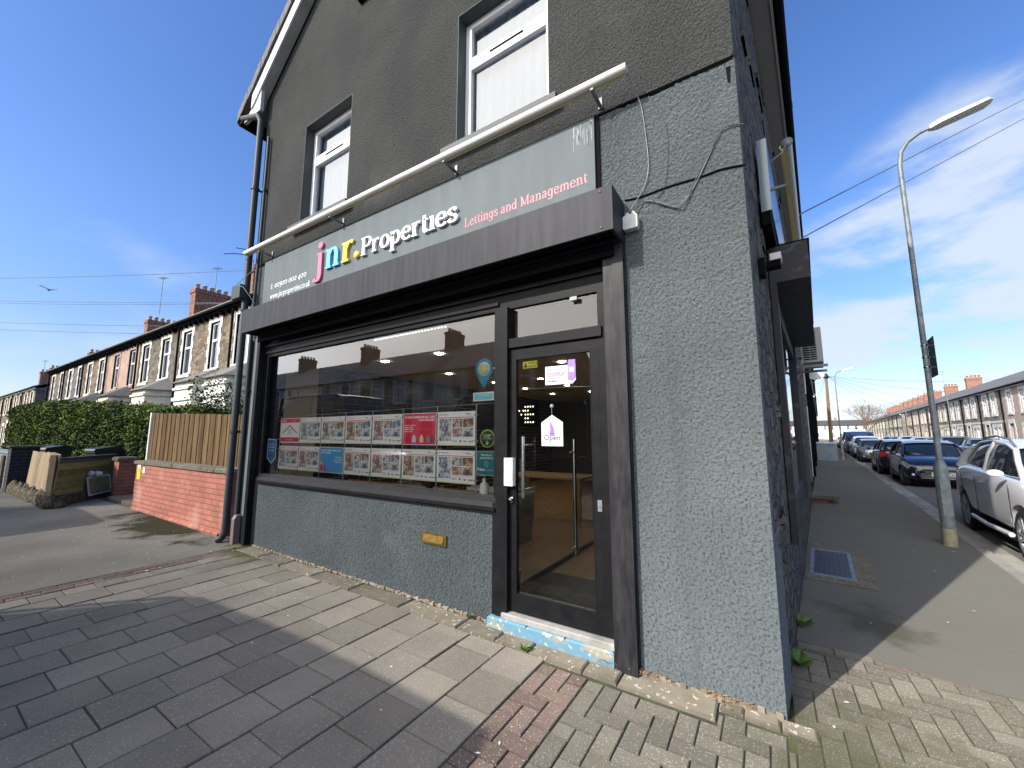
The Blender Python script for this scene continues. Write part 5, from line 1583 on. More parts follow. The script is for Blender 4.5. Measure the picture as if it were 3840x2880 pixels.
b.text('Open', (-1.450, DF - 0.006, 1.512), (1, 0, 0), (0, 0, 1), 0.062, 0, 0, 'CENTER', bold=0.0006); b.text('your home, sorted', (-1.450, DF - 0.006, 1.484), (1, 0, 0), (0, 0, 1), 0.012, 0, 0, 'CENTER'); b.build('wording', m_dgrey, t)
b = MB(); b.yprism([(-1.470, 1.545), (-1.425, 1.545), (-1.428, 1.590), (-1.440, 1.625), (-1.452, 1.640), (-1.455, 1.662), (-1.466, 1.655), (-1.468, 1.630), (-1.462, 1.60), (-1.468, 1.57)], DF - 0.0062, DF - 0.0047); b.build('animal_picture', m_pur, t)
b = MB(); b.lathe([(0.0, -0.010), (0.012, -0.008), (0.017, 0.0)], (-1.450, DF, 1.782), 'y', 14); b.tube([(-1.450, DF - 0.006, 1.78), (-1.448, DF - 0.004, 1.712)], 0.002, 5); b.build('suction_hook', m_galv, t)
t.location.x += 0.024
# moving message sign, seen through the glass: the part of the word that shows reads ME
t = thing('message_sign', 'dark dot-matrix message sign showing ME in warm white dots', 'message sign', (-1.7, 0.13, 1.65))
b = MB(); b.box(-2.45, 0.40, 1.63, -1.76, 0.44, 1.86); b.build('case', m_scr, t)
m_dot = M('led_dot', (1.0, 0.88, 0.60), 0.5, emit=2.2)
b = MB()
FONT = {'M': ["1...1", "11.11", "1.1.1", "1...1", "1...1"], 'E': ["111", "1..", "111", "1..", "111"]}
x0, z0, s = -1.966, 1.671, 0.036
for ch in 'ME':
    for r_, row in enumerate(FONT[ch]):
        for c_, v in enumerate(row):
            if v == '1': b.lathe([(0.0, -0.003), (0.006, -0.002), (0.0075, 0)], (x0 + c_ * (0.022 if ch == 'M' else 0.028), 0.398, z0 + (4 - r_) * s), 'y', 8)
    x0 += 0.115
b.build('lit_dots', m_dot, t)
t = thing('light_string', 'row of tiny white lights inside the top of the shop window', 'lights', (-3.4, 0.16, 2.6))
b = MB(); b.box(-4.05, 0.17, 2.66, -2.6, 0.20, 2.70); b.build('rail', m_scr, t)
b = MB()
for i in range(24):
    b.box(-3.78 + i * 0.047, 0.164, 2.648, -3.758 + i * 0.047, 0.17, 2.660)
b.build('lit_dots', M('led_white', (0.9, 0.95, 1.0), 0.5, emit=1.6), t)
t = thing('soap_dispenser', 'white pump bottle standing on the window board by the door', 'bottle', (-2.17, 0.2, 0.985))
b = MB(); b.lathe([(0.0, 0.986), (0.042, 0.986), (0.044, 1.0), (0.044, 1.09), (0.034, 1.115), (0.016, 1.125), (0.014, 1.14)], (-2.20, 0.2, 0), 'z', 18); b.build('body', m_white, t)
b = MB(); b.lathe([(0.017, 1.14), (0.017, 1.155), (0.005, 1.16), (0.005, 1.185)], (-2.20, 0.2, 0), 'z', 12); b.box(-2.206, 0.15, 1.183, -2.194, 0.205, 1.195); b.build('pump', m_whitew, t)
# ------------------------------------------------------------------ terraced houses
m_st1 = M_stone('rubble_brown', (0.275, 0.205, 0.130), (0.085, 0.072, 0.060), (0.22, 0.20, 0.17), 3.4, 0.03, mw=0.05)
m_st3 = M_stone('rubble_sunlit', (0.36, 0.31, 0.25), (0.17, 0.15, 0.13), (0.34, 0.31, 0.27), 3.4, 0.03, mw=0.05)  # brighter copy of the grey rubble, sunlight put into its colour
m_st2 = M_stone('rubble_grey', (0.215, 0.180, 0.140), (0.078, 0.072, 0.066), (0.20, 0.185, 0.16), 3.4, 0.03, mw=0.05)
m_pinkr = M('pink_render', (0.42, 0.29, 0.22), 0.85, col2=(0.30, 0.21, 0.17), vs=2)
m_tanr = M('tan_render', (0.50, 0.40, 0.31), 0.85, col2=(0.42, 0.34, 0.27), vs=2)
m_creamr = M('cream_render', (0.62, 0.57, 0.43), 0.8, col2=(0.55, 0.50, 0.38), vs=2)
m_redbr = M_brick('red_brick', (0.32, 0.125, 0.080), (0.26, 0.10, 0.065), (0.30, 0.24, 0.19), 0.22, 0.075, 0.012, 0.004)
m_chim = M_brick('chimney_brick', (0.24, 0.100, 0.065), (0.17, 0.075, 0.05), (0.22, 0.15, 0.11), 0.22, 0.3, 0.03, 0.004)
m_pot = M('chimney_pot', (0.50, 0.40, 0.28), 0.8, col2=(0.36, 0.27, 0.18), vs=4)
m_potr = M('red_pot', (0.40, 0.22, 0.15), 0.8)
m_win = M_glass('far_glass', (0.72, 0.76, 0.80), 0.8, base=0.04)
m_curt = M('curtain', (0.62, 0.63, 0.62), 0.9, col2=(0.42, 0.44, 0.45), vs=5, stretch=(6, 6, 0.4))
m_dark = M('dark_inside', (0.10, 0.11, 0.12), 0.8)
m_roofg = M('roof_grey', (0.12, 0.12, 0.118), 0.75, col2=(0.18, 0.172, 0.160), vs=1.5, bump=0.012, bs=9, stretch=(1, 1, 3))
m_doorc = [M('door_white', (0.70, 0.70, 0.68), 0.5), M('door_green', (0.04, 0.12, 0.08), 0.4), M('door_red', (0.25, 0.03, 0.03), 0.4), M('door_blue', (0.05, 0.10, 0.22), 0.4)]

def house(name, label, cat, loc, rz, w=4.9, eave=5.9, depth=8.5, ridge=2.45, wall=None, sur=None, ups=(), downs=(), door=None, bay=None,
          chimney=0, near=True, group=None, roofm=None, qu=True, uz=(3.78, 5.52), dz=(0.9, 2.6), band=None, pots=5, potm=None, chm=None):
    """local frame: facade on y=0 facing -y, house runs from x=0 to x=-w"""
    h = thing(name, label, cat, loc, rz, group)
    X4 = h.matrix_basis
    wall = wall or m_st1; sur = sur or m_whitew
    holes = [(a, c, uz[0], uz[1]) for a, c in ups] + [(a, c, dz[0], dz[1]) for a, c in downs]
    if door: holes.append((door[0], door[1], 0.05, 2.35))
    if bay: holes.append((bay[0] - 0.75, bay[0] + 0.75, 0.7, 2.6))
    b = MB(X4)
    facade(b, -w + 0.003, -0.003, -0.1, eave, holes, 0.0, 0.35)
    b.yprism([(-w + 0.003, -0.1), (-0.003, -0.1), (-0.003, eave), (-w + 0.003, eave)], depth - 0.3, depth)
    for x in (-w + 0.003, -0.303):
        b.xprism([(0.352, -0.1), (depth - 0.302, -0.1), (depth - 0.302, eave), (depth / 2, eave + ridge - 0.06), (0.352, eave)], x, x + 0.3)
    wl_ = b.build('wall', wall, h)
    # surrounds
    if sur is not False:
        for (a, c, z0, z1) in holes:
            b = MB(X4)
            if bay and abs((a + c) / 2 - bay[0]) < 0.01 and z0 == 0.7: continue
            n = max(3, int((z1 - z0) / 0.22)); s = (z1 - z0) / n
            for i in range(n):
                e = (0.19 if (i % 2 == 0 and qu) else 0.11) + (0.0 if near else 0.10)
                b.box(a - e, -0.02, z0 + i * s, a, 0.12, z0 + (i + 1) * s)
                b.box(c, -0.02, z0 + i * s, c + e, 0.12, z0 + (i + 1) * s)
            b.box(a - 0.19, -0.022, z1, c + 0.19, 0.12, z1 + 0.28)
            if z0 > 0.3: b.box(a - 0.16, -0.06, z0 - 0.12, c + 0.16, 0.12, z0)
            b.build('stone_surround', sur, wl_)
        if band:
            b = MB(X4); b.box(-w + 0.01, -0.018, band[0], -0.01, 0.0, band[1]); b.build('string_course', sur, wl_)
    for (a, c, z0, z1) in holes:
        if door and abs(a - door[0]) < 1e-6 and z0 == 0.05:
            b = MB(X4); b.box(a, 0.12, z0, c, 0.2, z1 - 0.35); b.box(a, 0.12, z1 - 0.30, c, 0.2, z1); 
            dd = b.build('door', door[2], h)
            if near:
                b = MB(X4); b.box(a + 0.08, 0.10, 1.0, a + 0.12, 0.12, 1.1); b.build('handle', m_brass, dd)
            continue
        if bay and z0 == 0.7: continue
        f = 0.075; tr = z0 + (z1 - z0) * 0.62
        b = MB(X4)
        b.box(a, 0.06, z0, a + f, 0.12, z1); b.box(c - f, 0.06, z0, c, 0.12, z1)
        b.box(a + f, 0.06, z1 - f, c - f, 0.12, z1); b.box(a + f, 0.06, z0, c - f, 0.12, z0 + f)
        b.box(a + f, 0.05, tr - 0.04, c - f, 0.11, tr + 0.04)
        fr = b.build('window', m_white, h)
        b = MB(X4); b.quad((a + f, 0.09, z0 + f), (c - f, 0.09, z0 + f), (c - f, 0.09, z1 - f), (a + f, 0.09, z1 - f)); b.build('pane', m_win, fr)
        b = MB(X4)
        if near:
            b.quad((a, 0.118, z0), (c, 0.118, z0), (c, 0.118, z0 + (z1 - z0) * .60), (a, 0.118, z0 + (z1 - z0) * .60), 0); b.quad((a, 0.17, z0), (c, 0.17, z0), (c, 0.17, z1), (a, 0.17, z1), 1)
            q = (c - a) * 0.28
            b.quad((a, 0.125, z0), (a + q, 0.13, z0), (a + q * 0.8, 0.13, z1), (a, 0.125, z1), 0); b.quad((c - q, 0.13, z0), (c, 0.125, z0), (c, 0.125, z1), (c - q * 0.8, 0.13, z1), 0)
        else:
            b.quad((a, 0.13, z0), (c, 0.13, z0), (c, 0.13, z1), (a, 0.13, z1), RND.choice((0, 0, 1)))
        b.build('curtain', [m_curt, m_dark], fr)
    # roof
    b = MB(X4)
    th = 0.09
    b.xprism([(-0.28, eave - 0.02), (depth / 2, eave + ridge), (depth + 0.28, eave - 0.02), (depth + 0.28, eave - 0.02 + th), (depth / 2, eave + ridge + th + 0.03), (-0.28, eave - 0.02 + th)], -w, 0.0)
    rf = b.build('roof', roofm or m_roofg, h)
    b = MB(X4); b.box(-w, -0.20, eave - 0.13, 0, -0.03, eave - 0.02)
    if near:
        for i in range(int(w / 0.45)): b.box(-w + 0.2 + i * 0.45, -0.16, eave - 0.24, -w + 0.25 + i * 0.45, 0.0, eave - 0.13)
    b.build('eaves', m_blackm if near else m_whitew, rf)
    b = MB(X4); b.tube([(-w + 0.0, -0.27, eave - 0.03), (0, -0.27, eave - 0.03)], 0.055, 8); b.tube([(-w + 0.08, -0.10, eave - 0.1), (-w + 0.08, -0.07, 0.1)], 0.04, 8); b.build('gutter', m_blackm, rf)
    if chimney:
        cy, cl, ch_ = chimney if isinstance(chimney, tuple) else (depth / 2, 1.5, 1.3)
        cw = 0.62
        zb = eave + ridge - 0.9; zt = eave + ridge + ch_
        b = MB(X4)
        b.box(-cw / 2, cy - cl / 2, zb, cw / 2, cy + cl / 2, zt - 0.22)
        b.box(-cw / 2 - 0.05, cy - cl / 2 - 0.05, zt - 0.22, cw / 2 + 0.05, cy + cl / 2 + 0.05, zt - 0.08)
        b.box(-cw / 2 - 0.02, cy - cl / 2 - 0.02, zt - 0.08, cw / 2 + 0.02, cy + cl / 2 + 0.02, zt)
        c = b.build('chimney', chm or m_chim, rf)
        b = MB(X4); n = pots
        for i in range(n):
            y = cy - cl / 2 + (i + 0.5) * cl / n
            b.lathe([(0.11, zt), (0.095, zt + 0.24), (0.12, zt + 0.25), (0.12, zt + 0.29), (0.08, zt + 0.29), (0.08, zt + 0.1)], (0, y, 0), 'z', 8)
        b.build('chimney_pots', potm or m_pot, c)
    if bay:
        cx, mt, rt = bay[0], bay[1], bay[2]
        hw0, hw1, d = 1.05, 0.75, 0.75
        P_ = lambda a, c2: [(cx - a, 0.0), (cx - c2, -d), (cx + c2, -d), (cx + a, 0.0)]
        b = MB(X4)
        pts = P_(hw0, hw1)
        b.prism(pts, -0.1, 0.85); b.prism(pts, 2.45, 3.22)
        pts2 = [(cx - hw0 - .06, 0), (cx - hw1 - .04, -d - .06), (cx + hw1 + .04, -d - .06), (cx + hw0 + .06, 0)]
        b.prism(pts2, 0.851, 0.93); b.prism(pts2, 2.60, 2.72); b.prism(pts2, 2.98, 3.06)
        for (x, y) in pts:                                  # corner posts
            b.box(x - 0.09, y - 0.01 if y < -0.1 else -0.12, 0.93, x + 0.09, y + 0.16 if y < -0.1 else 0.0, 2.449)
        for u in (-0.0,):
            b.box(cx - 0.06, -d, 0.93, cx + 0.06, -d + 0.14, 2.449)
        by = b.build('bay', mt, h)
        b = MB(X4)
        segs = [((cx - hw1 + 0.09, -d + 0.06), (cx - 0.06, -d + 0.06)), ((cx + 0.06, -d + 0.06), (cx + hw1 - 0.09, -d + 0.06)),
                ((cx + hw1 + 0.02, -d + 0.14), (cx + hw0 - 0.07, -0.11)), ((cx - hw0 + 0.07, -0.11), (cx - hw1 - 0.02, -d + 0.14))]
        fb = MB(X4)
        for (p, q) in segs:
            px, py = p; qx, qy = q
            b.quad((px, py, 0.93), (qx, qy, 0.93), (qx, qy, 2.45), (px, py, 2.45))
            for (za, zb_) in ((0.93, 1.0), (2.38, 2.449), (1.95, 2.01)):
                fb.tube([(px, py - 0.01, (za + zb_) / 2), (qx, qy - 0.01, (za + zb_) / 2)], 0.035, 4, smooth=False)
            fb.tube([(px, py - 0.01, 0.93), (px, py - 0.01, 2.45)], 0.035, 4, smooth=False); fb.tube([(qx, qy - 0.01, 0.93), (qx, qy - 0.01, 2.45)], 0.035, 4, smooth=False)
        w_ = fb.build('bay_window', m_white, by); b.build('pane', m_win, w_)
        b = MB(X4); b.prism([(x_, y_ * 0.6) for x_, y_ in pts], 0.94, 0.95); b.quad((cx - 0.8, -0.25, 0.9), (cx + 0.8, -0.25, 0.9), (cx + 0.8, -0.25, 2.4), (cx - 0.8, -0.25, 2.4)); b.build('curtain', m_curt, w_)
        b = MB(X4)
        e = 0.13; z0 = 3.22; zt = 3.78
        b.add([(cx - hw0 - e, 0.0, z0), (cx - hw1 - e * .7, -d - e, z0), (cx + hw1 + e * .7, -d - e, z0), (cx + hw0 + e, 0.0, z0), (cx - hw0 * 0.45, -0.002, zt), (cx + hw0 * 0.45, -0.002, zt)],
              [(0, 3, 2, 1), (0, 1, 4), (1, 2, 5, 4), (2, 3, 5), (0, 4, 5, 3)])
        b.build('bay_roof', rt, by)
    return h

LG = 'terraced houses left of the shop'
# the row on the main street, from the shop outwards
row = [
 (-10.25, 4.95, 'rubble stone house right beside the shop with white quoins', m_st1, m_whitew, [(-4.72, -3.85), (-2.2, -1.3)], (-4.0, m_whitew, m_roofg), None, True),
 (-15.2, 4.58, 'brown stone terraced house with a white stuccoed bay and slate bay roof', m_st1, m_whitew, [(-4.24, -3.42), (-1.78, -1.05)], (-1.45, m_whitew, m_roofg), (-3.9, -3.0, m_doorc[0]), True),
 (-19.78, 4.82, 'grey stone terraced house with a cream moulded bay and lichened gutter', m_st2, m_cream, [(-4.26, -3.42), (-1.90, -1.05)], (-1.35, m_cream, m_roofg), (-4.1, -3.2, m_doorc[1]), True),
 (-24.6, 4.80, 'pink rendered terraced house with plain window openings', m_pinkr, m_pinkr, [(-3.68, -2.85), (-1.30, -0.48)], (-1.3, m_cream, m_slate), (-3.9, -3.0, m_doorc[2]), True),
 (-29.4, 4.60, 'stone terraced house with cream quoins just beyond the pink one', m_st1, m_cream, [(-3.75, -2.95), (-1.45, -0.62)], (-1.3, m_cream, m_slate), (-3.9, -3.0, m_doorc[0]), False),
 (-34.0, 4.45, 'grey stone terraced house with white quoins, third from the far end', m_st2, m_whitew, [(-3.55, -2.75), (-1.25, -0.45)], (-1.3, m_whitew, m_slate), (-3.9, -3.0, m_doorc[3]), False),
 (-38.45, 4.45, 'end house of the row with cream quoins and a hipped roof edge', m_st2, m_cream, [(-3.75, -2.95), (-1.35, -0.55)], (-1.3, m_cream, m_slate), (-3.9, -3.0, m_doorc[0]), False),
]
chim = {1: (3.0, 1.5, 1.25), 2: (3.2, 1.75, 1.15), 3: (2.6, 1.6, 1.0), 5: (3.3, 1.6, 1.0)}
for i, (x, w, lab, wm, sm, ups, bay, door, near) in enumerate(row):
    house('terraced_house', lab, 'house', (x, 3.3, 0.12), 0, w, 5.88, 8.5, 2.1, wm, sm, ups, (), door, bay, chim.get(i, 0), True, LG)
far = [(-50, 'white-trimmed stone house across the gap, nearest of the far row', m_st2), (-55, 'second stone house of the far left row', m_st1), (-60, 'third stone house of the far left row', m_st2), (-65, 'fourth stone house of the far left row', m_st1), (-70, 'last stone house of the far left row', m_st2)]
for i, (x, lab, wm) in enumerate(far):
    house('terraced_house', lab, 'house', (x, 3.6, 0.12), 0, 5.0, 5.3, 8.5, 2.1, wm, m_cream, [(-4.2, -3.3), (-1.7, -0.8)], [(-1.7, -0.8)], (-3.9, -3.0, m_doorc[0]), None, (3.5, 1.6, 1.3) if i in (0, 3, 4) else 0, False, 'far houses beyond the left row', uz=(3.5, 5.0))

# across the main street (behind the camera, seen only in the glass)
for i in range(9):
    x = -10.0 - i * 5.0
    house('terraced_house', 'stone house number %s across the main street, mirrored in the shop glass' % ('one two three four five six seven eight nine'.split()[i]), 'house', (x - 5.0, -16.0, 0.0), pi, 5.0, 5.6, 8.5, 2.6, (m_st2, m_creamr, m_st1)[i % 3], m_whitew,
          [(-4.2, -3.3), (-1.9, -0.9)], [(-1.9, -0.7)], (-4.2, -3.3, m_doorc[i % 4]), None, (4.2, 1.6, 1.2) if i % 2 else 0, False, 'houses across the main street')

# right side of the side street
RG = 'terraced houses on the right of the side street'
rl = ['tan rendered', 'stone and white', 'stone and white', 'stone and cream', 'stone and white', 'red brick trimmed', 'cream trimmed tan', 'cream trimmed tan', 'stone', 'cream rendered', 'cream rendered', 'cream rendered']
ordw = 'first second third fourth fifth sixth seventh eighth ninth tenth eleventh twelfth thirteenth fourteenth fifteenth sixteenth seventeenth eighteenth nineteenth twentieth twenty-first twenty-second'.split()
t0 = 25.5
for i in range(22):
    w = 4.9
    if i < 3: wm, sm, lab = m_tanr, (m_whitew), 'tan rendered'
    elif i < 6: wm, sm, lab = m_st3, m_whitew, 'grey stone and white'
    elif i == 6: wm, sm, lab = m_st3, m_cream, 'grey stone and cream'
    elif i == 7: wm, sm, lab = m_redbr, m_whitew, 'red brick and white'
    elif i < 10: wm, sm, lab = m_tanr, m_cream, 'tan and cream'
    elif i == 10: wm, sm, lab = m_redbr, m_cream, 'red brick gabled'
    elif i < 14: wm, sm, lab = m_st3, m_cream, 'stone and cream'
    else: wm, sm, lab = m_creamr, m_cream, 'cream rendered'
    gap = 4.0 if i >= 11 else 0.0
    t1 = t0 + i * w + gap
    loc = sp(t1, 10.6, 0.0)
    # facade must face -off: local -y -> world -off ; local -x -> +t
    plain = i < 3
    ups = [(-4.1, -3.3), (-2.2, -1.4)] if not plain else [(-3.9, -3.25), (-1.7, -1.05)]
    downs = [(-2.6, -1.2)] if not plain else [(-1.9, -1.0)]
    if lab.startswith('grey') : downs = [(-2.5, -1.85), (-1.65, -1.0)]
    house('terraced_house', '%s terraced house, %s along the right of the side street' % (lab, ordw[i]), 'house', loc, radians(-90) - ST, w, 4.85, 8.0, 2.1, wm, sm, ups, downs, (-4.2, -3.4, m_doorc[(i * 7) % 4]), None,
          (4.0, 1.2, 1.1) if (i in (2, 8) or i >= 10) else 0, False, RG, m_roofg, True, (3.05, 4.45), (0.75, 2.1), (2.45, 2.6) if 3 <= i < 7 else None, 4, m_potr, m_redbr)
# left side of the side street beyond the shop
LS = 'terraced houses on the left of the side street'
for i in range(16):
    w = 5.0
    t1 = 10.1 + i * w + (1.2 if i > 1 else 0) + (2.0 if i > 5 else 0)
    loc = sp(t1 + w, -0.05 - (0.35 if i < 1 else 0.0), 0.0)
    house('terraced_house', 'dark stone house, %s behind the shop on the left of the side street' % ordw[i], 'house', loc, radians(90) - ST, w, 5.2, 8.0, 1.9, m_st2, m_whitew if i % 3 else m_cream, [(-4.2, -3.4), (-1.6, -0.8)], [(-1.8, -0.7)], (-4.2, -3.4, m_doorc[(i + 1) % 4]), None,
          (4.0, 1.4, 1.2) if i % 2 == 1 else 0, False, LS, m_roofg, True, (3.2, 4.7), (0.85, 2.2))
# street end
for i in range(9):
    loc = sp(212, -14 + i * 5.0, 0.0)
    house('terraced_house', 'white rendered house closing the street end, %s from the left' % ordw[i], 'house', loc, -ST, 5.0, 5.6, 8.0, 2.2, M('far_white', (0.70, 0.70, 0.68), 0.8), m_white, [(-4.2, -3.2), (-1.8, -0.8)], [(-1.9, -0.7)], (-4.2, -3.2, m_doorc[i % 4]), None,
          (4.0, 1.5, 1.2) if i % 2 == 0 else 0, False, 'houses closing the end of the side street', m_slate, chm=m_redbr)

# ------------------------------------------------------------------ front gardens left of the shop
m_painted = M_brick('painted_red_wall', (0.36, 0.135, 0.098), (0.29, 0.112, 0.082), (0.22, 0.09, 0.07), 0.235, 0.080, 0.008, 0.007, rough=0.85, stain=(0.45, 0.24, 0.18), tone=0.26)
t = thing('front_wall', 'red painted brick wall with a stone coping beside the shop', 'wall', (-8.7, 0.1, 0.1))
b = MB(); b.box(-10.66, 0.0, -0.05, -6.74, 0.22, 0.99); b.build('brickwork', m_painted, t)
b = MB()
x = -10.70
while x < -6.75:
    x2 = min(x + RND.uniform(0.5, 0.7), -6.72)
    b.cbox(x + 0.004, -0.035 + RND.uniform(-0.006, 0.006), 0.9905, x2 - 0.004, 0.25, 1.052, 0.012, 0, RND.random()); x = x2
b.build('coping', m_conc, t)
b = MB()
x = -10.62
while x < -6.9:
    b.cbox(x, -0.03, gz(x) - 0.02, x + 0.2, -0.0005, gz(x) + 0.045, 0.012, 0, RND.random()); x += 0.21
b.build('plinth_stain', m_painted, t)
t = thing('warning_sign', 'white and yellow warning notice on the end of the red wall', 'notice', (-10.43, -0.01, 0.85))
b = MB(); b.yprism([(-10.56, 0.846), (-10.40, 0.846), (-10.40, 0.985), (-10.56, 0.985)], -0.006, -0.001); b.yprism([(-10.56, 0.70), (-10.40, 0.70), (-10.40, 0.838), (-10.56, 0.838)], -0.006, -0.001); b.build('plate', [m_syel], t)
b = MB(); b.yprism([(-10.56, 0.93), (-10.40, 0.93), (-10.40, 0.986), (-10.56, 0.986)], -0.008, -0.0061); b.build('white_top', m_white, t)
b = MB(); b.yprism([(-10.52, 0.865), (-10.44, 0.865), (-10.48, 0.925)], -0.0075, -0.0062); b.lathe([(0.035, 0), (0.045, 0)], (-10.48, -0.007, 0.77), 'y', 14); b.build('symbol', m_dgrey, t)
t = tag((lambda bb: (bb.yprism([(-10.27, 0.825), (-10.16, 0.825), (-10.16, 0.93), (-10.27, 0.93)], -0.006, -0.001), bb.build('small_notice', m_whitew, ctr=True))[1])(MB()), 'small white notice beside the yellow one on the red wall', 'notice')

m_fence = M('fence_wood', (0.225, 0.148, 0.074), 0.9, spec=0.1, col2=(0.155, 0.098, 0.046), vs=3.2, stretch=(3, 3, 0.7), tint=0.35, speck=((0.13, 0.075, 0.035), 7.5, 0.68), bump=0.003, bs=14)
m_fenceold = M('old_wood', (0.30, 0.225, 0.135), 0.85, col2=(0.18, 0.130, 0.080), vs=6, stretch=(5, 5, 0.5), tint=0.35, bump=0.003, bs=14)
m_fencegr = M('green_wood', (0.23, 0.205, 0.085), 0.85, col2=(0.15, 0.135, 0.055), vs=4, stretch=(1, 1, 4), tint=0.3, bump=0.003, bs=14)
t = thing('wooden_fence', 'new timber board fence standing behind the red painted wall', 'fence', (-8.9, 0.2, 1.0))
b = MB()
for i in range(38):
    x = -11.03 + i * 0.1105
    zt = 2.02 - (i / 38) * 0.15
    b.box(x, 0.27 + 0.012 * (i % 2), 0.95, x + 0.122, 0.288 + 0.012 * (i % 2), zt + RND.uniform(-.006, .004), 0, RND.random())
b.build('boards', m_fence, t)
b = MB(); b.box(-11.0, 0.31, 1.2, -6.85, 0.35, 1.27); b.box(-11.0, 0.31, 1.7, -6.85, 0.35, 1.77); b.build('rail', m_fence, t)
b = MB(); b.box(-11.09, 0.24, 0.9, -11.035, 0.40, 2.03); b.build('post', m_whitew, t)
t = thing('gate_pier', 'red painted brick gate pier with a stone cap', 'pier', (-12.75, 0.36, 0.12))
b = MB(); b.box(-12.95, 0.20, 0.05, -12.60, 0.50, 0.97); b.build('brickwork', m_painted, t)
b = MB(); b.cbox(-12.99, 0.16, 0.9705, -12.56, 0.54, 1.05, 0.03); b.build('cap', m_conc, t)
t = tag((lambda bb: (bb.cbox(-12.5, 0.05, 0.0, -10.72, 0.55, 0.20, 0.02), bb.build('gate_step', m_conc, ctr=True))[1])(MB()), 'pale worn step in the gap between gate pier and red wall', 'step')
t = thing('brick_porch_wall', 'dark passage wall behind the gate step', 'wall', (-11.6, 1.0, 0.1))
b = MB(); b.box(-12.5, 0.9, 0.1, -11.1, 1.0, 1.0); b.build('brickwork', m_st2, t)

m_moss = M_stone('mossy_stone', (0.10, 0.085, 0.06), (0.15, 0.12, 0.09), (0.07, 0.075, 0.045), 7.0, 0.03)
A_ = Vector((-11.92, -0.86)); B_ = Vector((-13.55, 0.36)); d_ = (B_ - A_).normalized(); n_ = Vector((-d_.y, d_.x))
if n_.x < 0: n_ = -n_          # towards the camera side
def along(s, o): q = A_ + d_ * s + n_ * o; return (q.x, q.y)
Ld = (B_ - A_).length
t = thing('dwarf_wall', 'low mossy stone wall round the neighbouring garden corner', 'wall', (-12.5, -0.6, 0.12))
b = MB()
b.prism([along(-0.05, 0.0), along(Ld, 0.0), along(Ld, -0.24), along(0.1, -0.24)], 0.05, 0.34)
def rock(b, cx, cy, cz, rx, ry, rz_):
    vs = []
    for k in range(4):
        ph = radians(-60 + k * 47)
        for j in range(8):
            a = 2 * pi * j / 8
            q = RND.uniform(0.82, 1.12)
            vs.append((cx + rx * q * cos(a) * cos(ph), cy + ry * q * sin(a) * cos(ph), cz + rz_ * q * sin(ph)))
    fs = [(k * 8 + j, k * 8 + (j + 1) % 8, (k + 1) * 8 + (j + 1) % 8, (k + 1) * 8 + j) for k in range(3) for j in range(8)] + [tuple(range(24, 32))]
    b.add(vs, fs, 0, 0.5, True)
for i in range(34):
    x = -16.2 + i * 0.127
    rock(b, x + RND.uniform(-.03, .03), -0.88, 0.20, 0.13, 0.10, 0.20 + 0.05 * sin(i))
for i in range(10): rock(b, -12.05 + RND.uniform(-.12, .1), -0.82 + RND.uniform(-.08, .1), RND.uniform(0.1, 0.34), 0.12, 0.12, 0.10)
b.box(-16.3, -0.86, 0.05, -12.0, -0.70, 0.34)
b.build('rubble', m_moss, t)
t = thing('board_panel', 'weathered vertical board panel leaning on the low garden wall', 'panel', (-13.3, -0.85, 0.4))
b = MB()
for i in range(20):
    x = -14.62 + i * 0.134
    z0 = 0.40 + RND.uniform(-.01, .01); zt = 1.19 + RND.uniform(-.02, .01)
    b.add([(x, -0.88, z0), (x + 0.130, -0.88, z0), (x + 0.130, -0.86, z0), (x, -0.86, z0), (x - 0.0, -0.84, zt), (x + 0.130, -0.84, zt), (x + 0.130, -0.82, zt), (x, -0.82, zt)],
          [(0, 3, 2, 1), (4, 5, 6, 7), (0, 1, 5, 4), (1, 2, 6, 5), (2, 3, 7, 6), (3, 0, 4, 7)], 0, RND.random())
b.build('boards', m_fenceold, t)
t = thing('horizontal_board_panel', 'greenish horizontal boards fixed above the low wall facing the shop', 'panel', (-12.7, -0.25, 0.3))
b = MB()
for i in range(5):
    z0 = 0.335 + i * 0.128
    b.prism([along(0.10 - 0.01 * i, -0.05), along(Ld - 0.1, -0.05), along(Ld - 0.1, -0.075), along(0.10 - 0.01 * i, -0.075)], z0, z0 + 0.122, 0, RND.random())
b.build('boards', m_fencegr, t)
b = MB(); b.prism([along(0.0, -0.04), along(0.07, -0.04), along(0.07, -0.13), along(0.0, -0.13)], 0.3, 1.16); b.build('post', m_fenceold, t)
t = thing('dark_garden_wall', 'black painted garden wall behind the greenish boards', 'wall', (-12.8, 0.0, 0.1))
b = MB(); b.prism([along(0.28, -0.10), along(Ld + 0.3, -0.10), along(Ld + 0.3, -0.18), along(0.28, -0.18)], 0.1, 1.03); b.build('blockwork', m_dark, t)
b = MB(); b.prism([along(0.12, -0.09), along(Ld + 0.3, -0.09), along(Ld + 0.3, -0.20), along(0.12, -0.20)], 1.0305, 1.09); b.build('coping', m_pipe, t)
t = thing('framed_board', 'dirty grey board in a white frame leaning by the gate pier', 'board', (-13.2, 0.0, 0.2))
s0, s1 = 1.02, 1.88
b = MB()
def lean(s, z): o = 0.06 - (z - 0.22) * 0.18; return along(s, o) + (z,)
def lq(b, sa, sb, za, zb, o=0.0):
    P3 = []
    for (s, z) in ((sa, za), (sb, za), (sb, zb), (sa, zb)):
        q = Vector(lean(s, z)); P3.append(q + Vector((n_.x, n_.y, 0)) * o)
    P4 = [q - Vector((n_.x, n_.y, 0)) * 0.02 for q in P3]
    b.add(P3 + P4, [(0, 1, 2, 3), (4, 7, 6, 5), (0, 4, 5, 1), (1, 5, 6, 2), (2, 6, 7, 3), (3, 7, 4, 0)])
